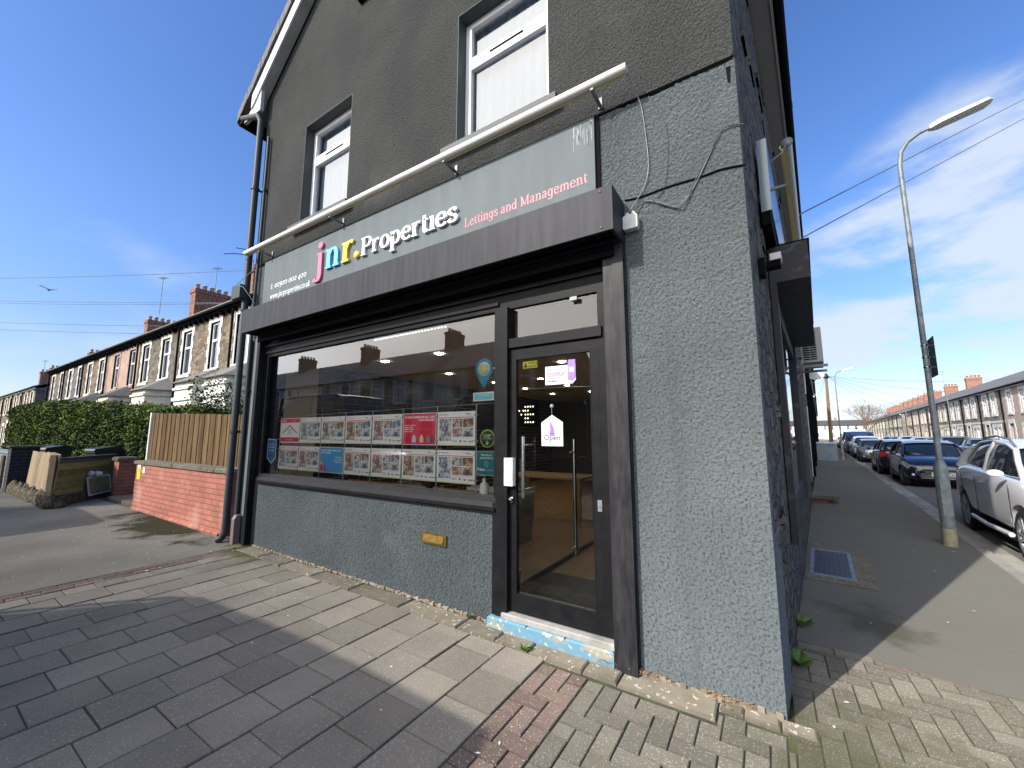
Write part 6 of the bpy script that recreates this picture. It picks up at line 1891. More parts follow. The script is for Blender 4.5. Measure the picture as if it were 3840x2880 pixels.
lq(b, s0 + .03, s1 - .03, 0.25, 0.60); b.build('sheet', M('dirty_board', (0.30, 0.29, 0.22), 0.8, col2=(0.20, 0.20, 0.14), vs=8), t)
b = MB(); lq(b, s0, s0 + .03, 0.22, 0.63, 0.006); lq(b, s1 - .03, s1, 0.22, 0.63, 0.006); lq(b, s0 + .03, s1 - .03, 0.60, 0.63, 0.006); lq(b, s0 + .03, s1 - .03, 0.22, 0.25, 0.006); b.build('frame', m_whitew, t)
b = MB(); q = along(1.35, 0.0)
rock(b, q[0], q[1], 0.68, 0.24, 0.10, 0.06); rock(b, q[0] + 0.18, q[1] - 0.14, 0.70, 0.09, 0.06, 0.07)
tag(b.build('carrier_bag', m_whitew, ctr=True), 'crumpled white bag lying on top of the framed board', 'bag')
t = thing('block_wall', 'pale grey block garden wall at the left edge', 'wall', (-20, -0.85, 0.12))
b = MB(); b.box(-32.0, -0.90, 0.05, -16.75, -0.70, 1.06); b.build('blockwork', M_brick('grey_block', (0.27, 0.26, 0.24), (0.23, 0.225, 0.21), (0.15, 0.15, 0.14), 0.45, 0.16, 0.012), t)
b = MB(); b.box(-32.0, -0.95, 1.0605, -16.75, -0.66, 1.12); b.build('coping', m_galv, t)
b = MB(); b.box(-18.0, -0.95, 0.05, -17.6, -0.901, 1.0); b.build('buttress', m_conc, t)
t = thing('dark_brick_pier', 'black brick pier at the end of the grey block wall', 'pier', (-16.4, -0.6, 0.12))
b = MB(); b.box(-16.74, -0.98, 0.05, -16.25, -0.50, 1.24); b.build('brickwork', M_brick('blue_brick', (0.022, 0.024, 0.03), (0.030, 0.03, 0.035), (0.055, 0.05, 0.05), 0.23, 0.085, 0.012), t)
b = MB(); b.box(-16.78, -1.02, 1.2405, -16.21, -0.46, 1.28); b.build('cap', m_conc, t)

def bin_(x, y, rz, lab):
    t = thing('wheelie_bin', lab, 'bin', (x, y, 0.12), rz, 'wheelie bins behind the garden wall')
    b = MB(t.matrix_basis)
    v = [(-.21, -.23, .08), (.21, -.23, .08), (.21, .23, .08), (-.21, .23, .08), (-.28, -.31, .98), (.28, -.31, .98), (.28, .33, .98), (-.28, .33, .98)]
    b.add(v, [(0, 3, 2, 1), (4, 5, 6, 7), (0, 1, 5, 4), (1, 2, 6, 5), (2, 3, 7, 6), (3, 0, 4, 7)])
    b.box(-.31, -.34, .93, .31, .36, .985); body = b.build('body', m_binp, t)
    b = MB(t.matrix_basis); b.xprism([(-.36, .99), (.38, .99), (.36, 1.06), (0.1, 1.11), (-.33, 1.04)], -.31, .31); b.build('lid', m_binp, t)
    b = MB(t.matrix_basis); b.tube([(-.26, .40, 1.03), (.26, .40, 1.03)], .018, 8); b.build('handle', m_binp, t)
    for s in (-1, 1):
        b = MB(t.matrix_basis); b.lathe([(0, 0), (.10, 0), (.10, .05), (0, .05)], (s * .25 - .025, .24, .10), 'x', 12); b.build('wheel', m_rubber, t)
m_binp = M('bin_plastic', (0.028, 0.030, 0.034), 0.35)
bin_(-19.3, 0.20, radians(20), 'black wheelie bin with a closed lid left of the dark garden wall')
bin_(-16.5, 0.80, radians(8), 'black wheelie bin against the hedge near the timber fence')

# hedge: leaves on a twiggy core
hb = MB(); hc = MB()
def hz(x): return 2.10 + max(0, min(1.0, (-13 - x) * 0.058)) + 0.07 * sin(x * 1.7) + 0.06 * sin(x * 4.1) + 0.04 * sin(x * 9.7)
for i in range(40):
    x = -38 + i * 0.66
    hc.cbox(x, 1.62 - 0.22, 0.12, x + 0.67, 2.5, hz(x) - 0.28, 0.1)
HL = []
for i in range(95000):
    x = -12.3 - abs(RND.random() ** 1.35) * 25.5
    zt = hz(x)
    f = RND.random()
    if f < 0.62:
        z = 0.25 + RND.random() * (zt - 0.25); y = 1.22 + 0.10 * sin(x * 3.1 + z * 2) + 0.08 * sin(z * 6 + x) - RND.random() * 0.10 + abs(RND.gauss(0, 0.10))
    elif f < 0.93:
        y = RND.uniform(1.2, 2.6); z = zt + RND.gauss(0, 0.07) + 0.05 * sin(x * 7) - 0.12 * ((y - 1.9) / 0.7) ** 2
    else:
        x = -12.3 + RND.gauss(0, 0.10); y = RND.uniform(1.25, 2.6); z = 0.3 + RND.random() * (zt - 0.3)
    HL.append((x, y, z))
for (x, y, z) in HL:
    s = RND.uniform(0.026, 0.055) * (1.0 + 0.02 * max(0, -x - 14))
    a = Vector((RND.gauss(0, 1), RND.gauss(0, 1), RND.gauss(0, 1))).normalized()
    c = a.cross(Vector((RND.gauss(0, 1), RND.gauss(0, 1), RND.gauss(0, 1)))).normalized()
    o = Vector((x, y, z))
    hb.add([o - a * s, o + c * s * .5, o + a * s, o - c * s * .5], [(0, 1, 2, 3)], 0, RND.random())
hedge = thing('hedge', 'tall clipped green hedge in front of the left houses', 'hedge', (-20, 1.9, 0.12))
m_leaf = M('hedge_leaf', (0.040, 0.072, 0.014), 0.7, spec=0.2, col2=(0.120, 0.160, 0.024), vs=1.1, tint=0.6, ramp=(0.44, 0.62))
m_twig = M('hedge_core', (0.012, 0.018, 0.007), 1.0, spec=0.0)
hb.build('foliage', m_leaf, hedge); hc.build('twigs', m_twig, hedge)
sb_ = MB()
for i in range(2200):
    x = -13.7 + RND.gauss(0, 0.22); y = 1.75 + RND.gauss(0, 0.2); z = 2.12 + RND.gauss(0, 0.08) 
    s = RND.uniform(0.04, 0.08); a = Vector((RND.gauss(0, 1), RND.gauss(0, 1), RND.gauss(0, 1))).normalized(); c = a.cross(Vector((RND.gauss(0, 1), RND.gauss(0, 1), RND.gauss(0, 1)))).normalized(); o = Vector((x, y, z))
    sb_.add([o - a * s, o + c * s * .5, o + a * s, o - c * s * .5], [(0, 1, 2, 3)], 0, RND.random())
t = thing('shrub', 'bright green shrub top showing over the left end of the timber fence', 'shrub', (-13.35, 1.75, 0.12))
sb_.build('foliage', M('shrub_leaf', (0.13, 0.23, 0.035), 0.55, col2=(0.20, 0.28, 0.06), vs=2, tint=0.4), t)
b = MB(); b.tube([(-13.35, 1.75, 0.1), (-13.3, 1.75, 1.2), (-13.35, 1.75, 2.1)], [0.05, 0.04, 0.015], 6); b.build('stem', m_fenceold, t)
# ------------------------------------------------------------------ cars
def finish_mesh(b, name, mats, parent, subs=0, cutters=(), smooth=True):
    """build, smooth and cut a mesh given in the parent's local frame"""
    o = b.build(name, mats, parent, local=True, weld=True)
    if subs:
        md = o.modifiers.new('s', 'SUBSURF'); md.levels = subs; md.render_levels = subs
    tmp = []
    for c in cutters:
        co = c.build('cut', mats[0] if isinstance(mats, list) else mats, None, local=True, weld=True)
        md = o.modifiers.new('b', 'BOOLEAN'); md.operation = 'DIFFERENCE'; md.object = co; md.solver = 'EXACT'
        tmp.append(co)
    par = o.parent; o.parent = None
    dg = bpy.context.evaluated_depsgraph_get()
    me = bpy.data.meshes.new_from_object(o.evaluated_get(dg))
    o.modifiers.clear(); o.data = me; o.parent = par
    for c in tmp: bpy.data.objects.remove(c)
    if smooth:
        me.polygons.foreach_set('use_smooth', [True] * len(me.polygons))
        try:
            me.set_sharp_from_angle(angle=radians(32))
        except Exception:
            pass
    return o

m_cglass = M('car_glass', (0.012, 0.016, 0.020), 0.04, spec=0.9)
m_cblack = M('car_trim', (0.015, 0.015, 0.016), 0.45)
m_lampg = M('headlamp', (0.55, 0.57, 0.60), 0.12, 0.6)
m_tail = M('tail_lamp', (0.42, 0.01, 0.015), 0.2)
m_plate = M('plate_white', (0.72, 0.72, 0.70), 0.5)
m_platey = M('plate_yellow', (0.72, 0.55, 0.05), 0.5)
m_rim = M('alloy', (0.52, 0.53, 0.54), 0.3, 0.8)
m_rimd = M('alloy_dark', (0.30, 0.30, 0.31), 0.35, 0.8)
def paint(name, c, rough=0.28, metal=0.3):
    return M('paint_' + name, c, rough, metal, coat=1.0)

# sections: y, half width low, half width mid, half width top, z low, z mid, z top
HATCH = dict(L=3.95, wb=2.49, R=0.31, W=0.86, secs=[(-1.97, .56, .60, .50, .30, .45, .60), (-1.90, .70, .76, .62, .22, .50, .72), (-1.62, .80, .84, .70, .20, .56, .86), (-1.15, .82, .86, .76, .20, .60, .955),
             (-.85, .82, .86, .78, .20, .62, 1.00), (0.0, .82, .865, .80, .20, .64, 1.01), (.9, .82, .865, .79, .20, .66, 1.03), (1.5, .80, .86, .76, .22, .68, 1.05), (1.86, .74, .80, .70, .26, .68, 1.03), (1.965, .62, .68, .60, .34, .62, .92)],
             green=[(-1.02, .74, .70, 1.0), (-.38, .74, .60, 1.36), (-.05, .75, .585, 1.43), (.5, .75, .575, 1.465), (1.15, .74, .56, 1.43), (1.52, .72, .55, 1.36), (1.80, .70, .62, 1.05)], roof=(1, 5))
SUV = dict(L=4.39, wb=2.60, R=0.345, W=0.915, secs=[(-2.18, .60, .66, .56, .34, .52, .70), (-2.10, .76, .82, .70, .26, .58, .86), (-1.80, .86, .90, .78, .26, .64, .97), (-1.30, .88, .91, .82, .27, .70, 1.04),
             (-.98, .88, .915, .83, .27, .72, 1.07), (0.0, .88, .92, .84, .27, .74, 1.09), (1.0, .88, .92, .83, .27, .76, 1.12), (1.65, .86, .91, .80, .28, .78, 1.14), (2.06, .80, .86, .76, .32, .78, 1.10), (2.18, .66, .74, .66, .40, .70, .98)],
             green=[(-1.12, .79, .74, 1.06), (-.42, .79, .64, 1.45), (-.1, .80, .625, 1.53), (.5, .80, .62, 1.575), (1.2, .79, .60, 1.545), (1.68, .77, .59, 1.46), (2.02, .75, .66, 1.12)], roof=(1, 5))
MINI = dict(L=3.7, wb=2.47, R=0.30, W=0.84, secs=[(-1.84, .55, .62, .52, .28, .44, .62), (-1.77, .70, .76, .62, .22, .50, .80), (-1.5, .78, .82, .70, .20, .56, .90), (-1.05, .80, .84, .74, .20, .60, .94),
             (-.75, .80, .84, .76, .20, .62, .95), (0.0, .80, .845, .77, .20, .64, .96), (.9, .80, .845, .77, .20, .66, .97), (1.4, .78, .84, .75, .22, .68, .98), (1.74, .72, .78, .70, .26, .66, .96), (1.84, .6, .66, .6, .34, .6, .88)],
             green=[(-.80, .72, .70, .94), (-.42, .73, .63, 1.28), (-.15, .73, .62, 1.37), (.5, .73, .62, 1.40), (1.2, .72, .61, 1.38), (1.5, .70, .60, 1.34), (1.72, .69, .64, .98)], roof=(1, 5))
VAN = dict(L=4.9, wb=3.0, R=0.33, W=0.97, secs=[(-2.45, .66, .72, .62, .34, .60, .80), (-2.36, .84, .88, .76, .26, .66, 1.0), (-2.05, .92, .95, .84, .24, .72, 1.12), (-1.6, .93, .97, .90, .24, .76, 1.20),
             (-1.3, .93, .97, .92, .24, .80, 1.25), (0.0, .93, .97, .93, .24, .80, 1.28), (1.4, .93, .97, .93, .24, .80, 1.28), (2.2, .93, .97, .93, .26, .80, 1.28), (2.40, .92, .96, .92, .30, .80, 1.28), (2.45, .90, .94, .90, .34, .80, 1.2)],
             green=[(-1.75, .88, .80, 1.2), (-1.05, .92, .84, 1.86), (-.85, .93, .86, 1.95), (.5, .93, .87, 1.99), (1.4, .93, .87, 1.99), (2.30, .93, .87, 1.97), (2.42, .92, .88, 1.25)], roof=(1, 5))

def car(name, label, cat, loc, rz, spec, pt, group, rim=None, plate='', van=False, rails=False, bigvan=0.0, detail=True, chrome=True):
    t = thing(name, label, cat, loc, rz, group)
    g = bigvan
    ring = []
    b = MB()
    for (y, wl_, wm_, wt_, z0, z1, z2) in spec['secs']:
        half = [(0, z0), (wl_ * .7, z0), (wl_, z0 + .07), (wm_, (z0 + z1) / 2), (wm_ + .004, z1), (wm_ - .015, z1 + (z2 - z1) * .55), (wt_ + .02, z2 - .035), (wt_ - .07, z2 + .005), (wt_ * .5, z2 + .03), (0, z2 + .04)]
        ring.append([(x, y, z) for x, z in half] + [(-x, y, z) for x, z in half[-2:0:-1]])
    n = len(ring[0])
    vs = [p for r in ring for p in r]; fs = []
    for i in range(len(ring) - 1):
        for k in range(n):
            fs.append((i * n + k, i * n + (k + 1) % n, (i + 1) * n + (k + 1) % n, (i + 1) * n + k))
    fs.append(tuple(range(n))[::-1]); fs.append(tuple((len(ring) - 1) * n + k for k in range(n)))
    b.add(vs, fs)
    R = spec['R']; hw = spec['wb'] / 2
    cut = []
    for yy in (-hw, hw):
        for s in (-1, 1):
            c = MB(); x0 = s * (spec['W'] - 0.24); x1 = s * (spec['W'] + 0.2)
            c.lathe([(0, min(x0, x1)), (R + .055, min(x0, x1)), (R + .055, max(x0, x1)), (0, max(x0, x1))], (0, yy, R + 0.01), 'x', 26, smooth=False)
            cut.append(c)
    body = finish_mesh(b, 'body', [pt], t, 2, cut)
    # wheel wells
    b = MB()
    for yy in (-hw, hw):
        b.lathe([(0.0, -spec['W'] + .235), (R + .06, -spec['W'] + .235), (R + .06, spec['W'] - .235), (0, spec['W'] - .235)], (0, yy, R + .01), 'x', 20)
    b.box(-spec['W'] + .12, -hw, .16, spec['W'] - .12, hw, .25)
    b.build('underbody', m_cblack, body, local=True)
    # greenhouse
    gs = [(y, a, c + (0), z + (g if i in range(1, 6) else 0)) for i, (y, a, c, z) in enumerate(spec['green'])]
    b = MB(); ring = []
    for (y, wb_, wt_, zt) in gs:
        zb = spec['secs'][4][6] - 0.10
        half = [(0, zb), (wb_, zb), (wb_ + .005, zb + .06 if zt > zb + .2 else zb + .03), ((wb_ + wt_) / 2 + .015, (zb + zt) / 2 + .02), (wt_ + .012, zt - .035), (wt_ - .06, zt), (wt_ * .5, zt + .018), (0, zt + .025)]
        ring.append([(x, y, z) for x, z in half] + [(-x, y, z) for x, z in half[-2:0:-1]])
    n = len(ring[0]); vs = [p for r in ring for p in r]; fs = []
    for i in range(len(ring) - 1):
        for k in range(n):
            fs.append((i * n + k, i * n + (k + 1) % n, (i + 1) * n + (k + 1) % n, (i + 1) * n + k))
    fs.append(tuple(range(n))[::-1]); fs.append(tuple((len(ring) - 1) * n + k for k in range(n)))
    b.add(vs, fs)
    finish_mesh(b, 'windows', [m_cglass if not van else pt], t, 2 if detail else 1)
    # roof skin and pillars
    r0, r1 = 1, 5
    b = MB(); rr = []
    for i in range(r0, r1 + 1):
        y, wb_, wt_, zt = gs[i]
        e = -0.02 if i == r0 else (0.05 if i == r1 else 0)
        rr.append([(-wt_ - .016, y + e, zt - .028), (-wt_ + .05, y + e, zt + .010), (-wt_ * .5, y + e, zt + .026), (0, y + e, zt + .032), (wt_ * .5, y + e, zt + .026), (wt_ - .05, y + e, zt + .010), (wt_ + .016, y + e, zt - .028)])
    vs = [p for r in rr for p in r]; b.add(vs, [(i * 7 + k, i * 7 + k + 1, (i + 1) * 7 + k + 1, (i + 1) * 7 + k) for i in range(len(rr) - 1) for k in range(6)])
    finish_mesh(b, 'roof', [pt], t, 1)
    b = MB()
    zb = spec['secs'][4][6] - .03
    for s in (-1, 1):
        g0, g1 = gs[0], gs[1]
        b.tube([(s * (g0[1] + .0), g0[0] - .02, zb), (s * ((g0[1] + g1[2]) / 2 + .012), (g0[0] + g1[0]) / 2, (g0[3] + g1[3]) / 2), (s * (g1[2] + .004), g1[0], g1[3] - .02)], [.040, .034, .034], 8)
        y3 = (gs[3][0] - .06)
        b.tube([(s * (gs[3][1] + .004), y3, zb), (s * ((gs[3][1] + gs[3][2]) / 2 + .018), y3 + .01, (zb + gs[3][3]) / 2 + .03), (s * (gs[3][2] + .004), y3 + .03, gs[3][3] - .03)], .034 if van else .026, 6)
        g5, g6 = gs[5], gs[6]
        b.tube([(s * (g6[1] + .0), g6[0] - .05, zb + .02), (s * ((g6[1] + g5[2]) / 2 + .014), (g6[0] + g5[0]) / 2, (g6[3] + g5[3]) / 2), (s * (g5[2] + .004), g5[0], g5[3] - .02)], [.085, .070, .05], 8)
        b.tube([(s * (g_[2] + .008), g_[0], g_[3] - .03) for g_ in gs[1:6]], .026, 8)
    b.build('pillars', pt, t, local=True)
    b = MB()
    for s in (-1, 1):
        b.tube([(s * (g_[1] + .012), g_[0], zb + .015) for g_ in gs[0:6]], .012, 6)
    b.build('window_trim', m_chrome if chrome else m_cblack, t, local=True)
    if van:
        g0, g1 = gs[0], gs[1]
        b = MB(); e = .03
        b.quad((-g0[1] + .1, g0[0] + .02 - e, g0[3] + .06), (g0[1] - .1, g0[0] + .02 - e, g0[3] + .06), (g1[2] - .12, g1[0] - .02 - e, g1[3] - .06), (-g1[2] + .12, g1[0] - .02 - e, g1[3] - .06))
        b.build('windscreen', m_cglass, t, local=True)
    L2 = spec['L'] / 2; s1 = spec['secs'][1]; s2 = spec['secs'][2]; sm = spec['secs'][-2]
    # lamps
    for s in (-1, 1):
        b = MB()
        vs = [(s * (s1[2] - .30), s1[0] - .035, s1[6] - .14), (s * (s1[2] - .03), s1[0] + .06, s1[6] - .15), (s * (s2[2] - .0), s2[0] + .02, s2[6] - .13), (s * (s2[2] - .035), s2[0] + .05, s2[6] - .05), (s * (s1[2] - .08), s1[0] + .05, s1[6] - .02), (s * (s1[2] - .30), s1[0] - .005, s1[6] - .05)]
        c = Vector((0, s1[0] + .5, s1[6] - .3)); vi = [tuple(Vector(p) + (c - Vector(p)) * .10) for p in vs]; vo = [tuple(Vector(p) - (c - Vector(p)) * .028) for p in vs]
        b.add(vo + vi, [(0, 1, 2, 3, 4, 5), (11, 10, 9, 8, 7, 6)] + [(i, 6 + i, 6 + (i + 1) % 6, (i + 1) % 6) for i in range(6)])
        hl = b.build('headlight', m_lampg, t, local=True)
        kx = .05 if spec is SUV else 0.0
        b = MB(); b.box(s * (sm[2] - .06 - kx) - .05, sm[0] - .04 + kx * .5, sm[5] + .08, s * (sm[2] - .06 - kx) + .05, sm[0] + .06, sm[6] - .06 - kx); b.box(s * (sm[2] - .14) - .07, sm[0] + .02, sm[5] + .10, s * (sm[2] - .14) + .07, sm[0] + .105, sm[6] - .09); b.build('tail_light', m_tail, t, local=True)
        b = MB(); yv = gs[0][0] + .22; xv = s * (spec['W'] + .08)
        b.add([(xv - .11 * s, yv - .07, zb + .01), (xv + .09 * s, yv - .04, zb + .02), (xv + .09 * s, yv + .06, zb + .02), (xv - .11 * s, yv + .06, zb + .01),
               (xv - .11 * s, yv - .05, zb + .13), (xv + .07 * s, yv - .02, zb + .14), (xv + .07 * s, yv + .05, zb + .14), (xv - .11 * s, yv + .05, zb + .13)],
              [(0, 3, 2, 1), (4, 5, 6, 7), (0, 1, 5, 4), (1, 2, 6, 5), (2, 3, 7, 6), (3, 0, 4, 7)])
        finish_mesh(b, 'door_mirror', [pt], t, 2)
        if detail:
            for yh in (.12, 1.02):
                b = MB(); b.tube([(s * (spec['W'] - .012), yh - .09, zb - .14), (s * (spec['W'] + .012), yh - .06, zb - .14), (s * (spec['W'] + .012), yh + .06, zb - .14), (s * (spec['W'] - .012), yh + .09, zb - .14)], .012, 6); b.build('door_handle', m_chrome if chrome else pt, t, local=True)
            b = MB()                                   # shut lines and a waist crease
            for yh in (gs[0][0] + .10, gs[3][0] - .06, 1.22):
                b.box(s * (spec['W'] + .006) - .003, yh - .003, .34, s * (spec['W'] + .006) + .003, yh + .003, zb - .06)
            b.build('door_gap', m_cblack, t, local=True)
            b = MB(); b.tube([(s * (spec['W'] - .012), -hw + R + .1, .30), (s * (spec['W'] + .012), 0, .29), (s * (spec['W'] - .012), hw - R - .1, .30)], .035, 6); b.build('side_skirt', m_cblack if not rails else pt, t, local=True)
    # nose
    y = spec['secs'][0][0]; w0 = spec['secs'][0][2]; z0, z1_, z2_ = spec['secs'][0][4:7]
    b = MB()
    b.yprism([(-w0 * .80, z0 + .02), (w0 * .80, z0 + .02), (w0 * .92, z1_ - .02), (-w0 * .92, z1_ - .02)], y - .022, y + .05)
    b.yprism([(-w0 * .62, z1_ + .06), (w0 * .62, z1_ + .06), (w0 * .70, z2_ - .01), (-w0 * .70, z2_ - .01)], y - .018, y + .05)
    gr = b.build('grille', m_cblack, t, local=True)
    if detail:
        b = MB()
        for k in range(4):
            zz_ = z0 + .045 + k * .035
            b.box(-w0 * .80, y - .030, zz_, w0 * .80, y - .022, zz_ + .008)
        b.box(-w0 * .66, y - .028, z1_ + .05, w0 * .66, y - .018, z1_ + .062); b.box(-w0 * .84, y - .030, z0 + .005, w0 * .84, y - .022, z0 + .02)
        b.build('grille_bar', m_chrome, gr, local=True)
        for s in (-1, 1):
            b = MB(); b.lathe([(0, -.02), (.045, -.015), (.05, 0)], (s * w0 * 1.08, y + .045, z0 + .10), 'y', 12); b.build('fog_light', m_lampg, t, local=True)
    b = MB(); b.box(-.255, y - .040, z1_ - .07, .255, y - .031, z1_ + .04); pl = b.build('number_plate', m_plate, t, local=True)
    b = MB(); ye = spec['secs'][-1][0]; b.box(-.255, ye - .01, .52, .255, ye + .03, .63); b.build('number_plate', m_platey, t, local=True)
    b = MB(); b.box(-w0 * 1.02, ye - .1, .36, w0 * 1.02, ye + .045, .46); b.build('rear_bumper_trim', m_cblack, t, local=True)
    if plate:
        b = MB(); b.text(plate, (-.235, y - .0415, z1_ - .052), (1, 0, 0), (0, 0, 1), .105, 0, 0, 'LEFT', .47, bold=.003); b.build('plate_letters', m_cblack, pl, local=True)
    if rails:
        for s in (-1, 1):
            b = MB(); b.tube([(s * (g_[2] - .015), g_[0] * .92, g_[3] + dz_) for g_, dz_ in zip(gs[1:6], (.0, .045, .05, .045, .01))], .016, 8); b.build('roof_rail', m_galv, t, local=True)
    # wheels
    for yy in (-hw, hw):
        for s in (-1, 1):
            xo = s * (spec['W'] - .015); xi = xo - s * .20
            b = MB(); P_ = [(R - .10, 0.0), (R - .02, 0.0), (R, .03), (R, .17), (R - .02, .20), (R - .10, .20)]
            b.lathe([(r_, (xo - s * h_)) for r_, h_ in (P_ if s < 0 else P_[::-1])], (0, yy, R), 'x', 26)
            wh = b.build('wheel', m_rubber, t, local=True)
            b = MB(); rm = rim or m_rim
            b.lathe([(R - .10, xo), (R - .115, xo - s * .04), (.0, xo - s * .05)], (0, yy, R), 'x', 26, 1)
            for k in range(10):
                a = 2 * pi * k / 10 + (0.07 if k % 2 else -0.07) + .2; a2 = 2 * pi * (k // 2) * 2 / 10 + .27
                b.tube([(xo - s * .008, yy + .03 * cos(a), R + .03 * sin(a)), (xo - s * .004, yy + (R - .105) * cos(a), R + (R - .105) * sin(a))], [.017, .013], 5)
            b.lathe([(R - .092, xo + s * .003), (R - .112, xo + s * .003), (R - .115, xo - s * .03)], (0, yy, R), 'x', 26)
            b.lathe([(0, xo + s * .004), (.045, xo), (.05, xo - s * .03)], (0, yy, R), 'x', 12)
            b.build('rim', [rm, m_cblack], wh, local=True)
    return t

ZR = -0.085
PG = 'cars parked along the near side of the side street'
def park(t_, off, fwd=True, extra=0.0):
    return sp(t_, off, ZR), (-ST if fwd else pi - ST) + extra
p_white = paint('white', (0.78, 0.79, 0.80), .25, .0)
l, r = park(6.62, 3.13)
car('parked_car', 'white estate 4x4 with roof rails parked nearest, cut by the right edge', 'car', l, r, SUV, p_white, PG, plate='', rails=True)
l, r = park(17.0, 3.16)
car('parked_car', 'dark blue hatchback facing the camera behind the lamp post', 'car', l, r, HATCH, paint('navy', (0.008, 0.010, 0.020), .22, .3), PG, plate='CA12 MCX', rim=m_rimd)
l, r = park(21.75, 2.98, False)
car('parked_car', 'black hatchback with red tail lights parked facing away', 'car', l, r, HATCH, paint('black', (0.012, 0.012, 0.014), .2, .2), PG, rim=m_rimd)
l, r = park(31.2, 2.95)
car('parked_car', 'small silver and black car with round headlights facing the camera', 'car', l, r, MINI, paint('silver', (0.26, 0.27, 0.28), .25, .6), PG, plate='')
l, r = park(36.5, 2.95)
car('parked_car', 'white car parked just behind the small silver one', 'car', l, r, SUV, p_white, PG)
l, r = park(43.5, 2.95)
car('parked_van', 'dark blue van parked beyond the white car', 'van', l, r, VAN, paint('vanblue', (0.03, 0.06, 0.14), .3, .2), PG, van=True)
for i, (tt, c, sp_, nm) in enumerate(((50, (0.35, 0.35, 0.36), HATCH, 'grey hatchback beyond the blue van'), (56, (0.5, 0.02, 0.02), HATCH, 'red hatchback further up the near side'), (62, (0.6, 0.6, 0.6), SUV, 'pale car far up the near side'), (69, (0.03, 0.04, 0.08), HATCH, 'dark car farthest up the near side'))):
    l, r = park(tt, 2.95); car('parked_car', nm, 'car', l, r, sp_, paint('n%d' % i, c), PG, detail=False)
FG = 'cars parked along the far side of the side street'
for i, (tt, c, sp_, nm) in enumerate(((33.0, (0.02, 0.03, 0.05), HATCH, 'dark car parked across the street between the blue hatchback and the white one'), (39.5, (0.016, 0.016, 0.02), SUV, 'black car on the far side behind the first dark one'), (45, (0.10, 0.02, 0.06), HATCH, 'dark plum car on the far side'),
        (51, (0.55, 0.56, 0.57), HATCH, 'silver car on the far side'), (58, (0.62, 0.62, 0.62), SUV, 'white car on the far side'), (66, (0.05, 0.10, 0.25), HATCH, 'blue car on the far side'), (74, (0.5, 0.5, 0.5), HATCH, 'pale car well up the far side'))):
    l, r = park(tt, 7.95); car('parked_car', nm, 'car', l, r, sp_, paint('f%d' % i, c), FG, detail=i < 1)
# two vans at the kerb behind the camera: their shade falls across the paving and they show in the glass
VG = 'vans parked at the kerb behind the camera'
car('parked_van', 'tall dark panel van at the kerb, whose shade lies on the paving slabs', 'van', (-5.25, -5.42, -0.10), radians(-90), VAN, paint('vangrey', (0.05, 0.05, 0.055), .3, .2), VG, van=True, bigvan=0.66)
car('parked_van', 'tall dark blue panel van at the kerb, whose shade lies on the asphalt', 'van', (-12.1, -5.40, -0.05), radians(90), VAN, paint('vannavy', (0.02, 0.03, 0.06), .3, .2), VG, van=True, bigvan=0.95)
car('parked_car', 'dark car at the kerb by the corner, mirrored in the door glass', 'car', (1.2, -5.3, -0.12), radians(90), SUV, paint('kerbcar', (0.03, 0.03, 0.035), .25, .3), VG)

# ------------------------------------------------------------------ street lamps
m_lampy = M('lamp_base_yellow', (0.42, 0.36, 0.22), 0.8, col2=(0.30, 0.27, 0.18), vs=12, ramp=(0.4, 0.6))
m_lhead = M('lamp_head', (0.56, 0.58, 0.58), 0.4)
def lamp(label, x, y, h=6.1, base=True, rz=0.0, near=True):
    t = thing('street_lamp', label, 'street lamp', (x, y, 0), rz, 'street lamps along the side street')
    X4 = t.matrix_basis
    b = MB(X4); b.tube([(0, 0, 0.0), (0, 0, 0.24)], 0.0785, 20); b.build('painted_foot', m_lampy, t)
    b = MB(X4); b.tube([(0, 0, 0.2401), (0, 0, 1.07), (0, 0, 1.12)], [0.076, 0.076, 0.068], 20); b.tube([(0, 0, 1.12), (0, 0, 1.16), (0, 0, 1.20)], [0.068, 0.052, 0.037], 20)
    b.box(-0.05, -0.079, 0.42, 0.05, -0.070, 0.92)
    b.build('lower_post', m_galv, t)
    b = MB(X4); b.tube([(0, 0, 1.19), (0.0, 0, 3.4), (0.0, 0, h - 0.30), (0.03, 0, h - 0.08), (0.12, 0, h + 0.07), (0.26, 0, h + 0.16), (0.40, 0, h + 0.20)], [0.036, 0.034, 0.030, 0.030, 0.028, 0.026, 0.024], 14); b.build('upper_post', m_galv, t)
    b = MB(X4)
    b.add([(0.38, -.045, h + .165), (0.50, -.10, h + .185), (1.0, -.115, h + .31), (1.06, -.05, h + .33), (1.06, .05, h + .33), (1.0, .115, h + .31), (0.50, .10, h + .185), (0.38, .045, h + .165),
           (0.38, -.04, h + .225), (0.50, -.085, h + .265), (1.0, -.095, h + .36), (1.05, -.04, h + .365), (1.05, .04, h + .365), (1.0, .095, h + .36), (0.50, .085, h + .265), (0.38, .04, h + .225)],
          [(7, 6, 5, 4, 3, 2, 1, 0), (8, 9, 10, 11, 12, 13, 14, 15)] + [(i, (i + 1) % 8, 8 + (i + 1) % 8, 8 + i) for i in range(8)])
    b.lathe([(0.04, h + .27), (0.04, h + .31), (0.0, h + .325)], (0.62, 0, 0), 'z', 12)
    b.build('lamp_head', m_lhead, t)
    if near:
        for z in (2.55, 2.88, 2.70):
            b = MB(X4); b.lathe([(0.038, z), (0.041, z), (0.041, z + .018), (0.038, z + .018)], (0, 0, 0), 'z', 14); b.box(0.03, -.008, z + .004, 0.075, .008, z + .012); b.build('band', m_chrome, t)
    return t
lp1 = lamp('grey street lamp with a yellow foot standing by the kerb beside the dark blue car', 2.10, 5.47, 6.12)
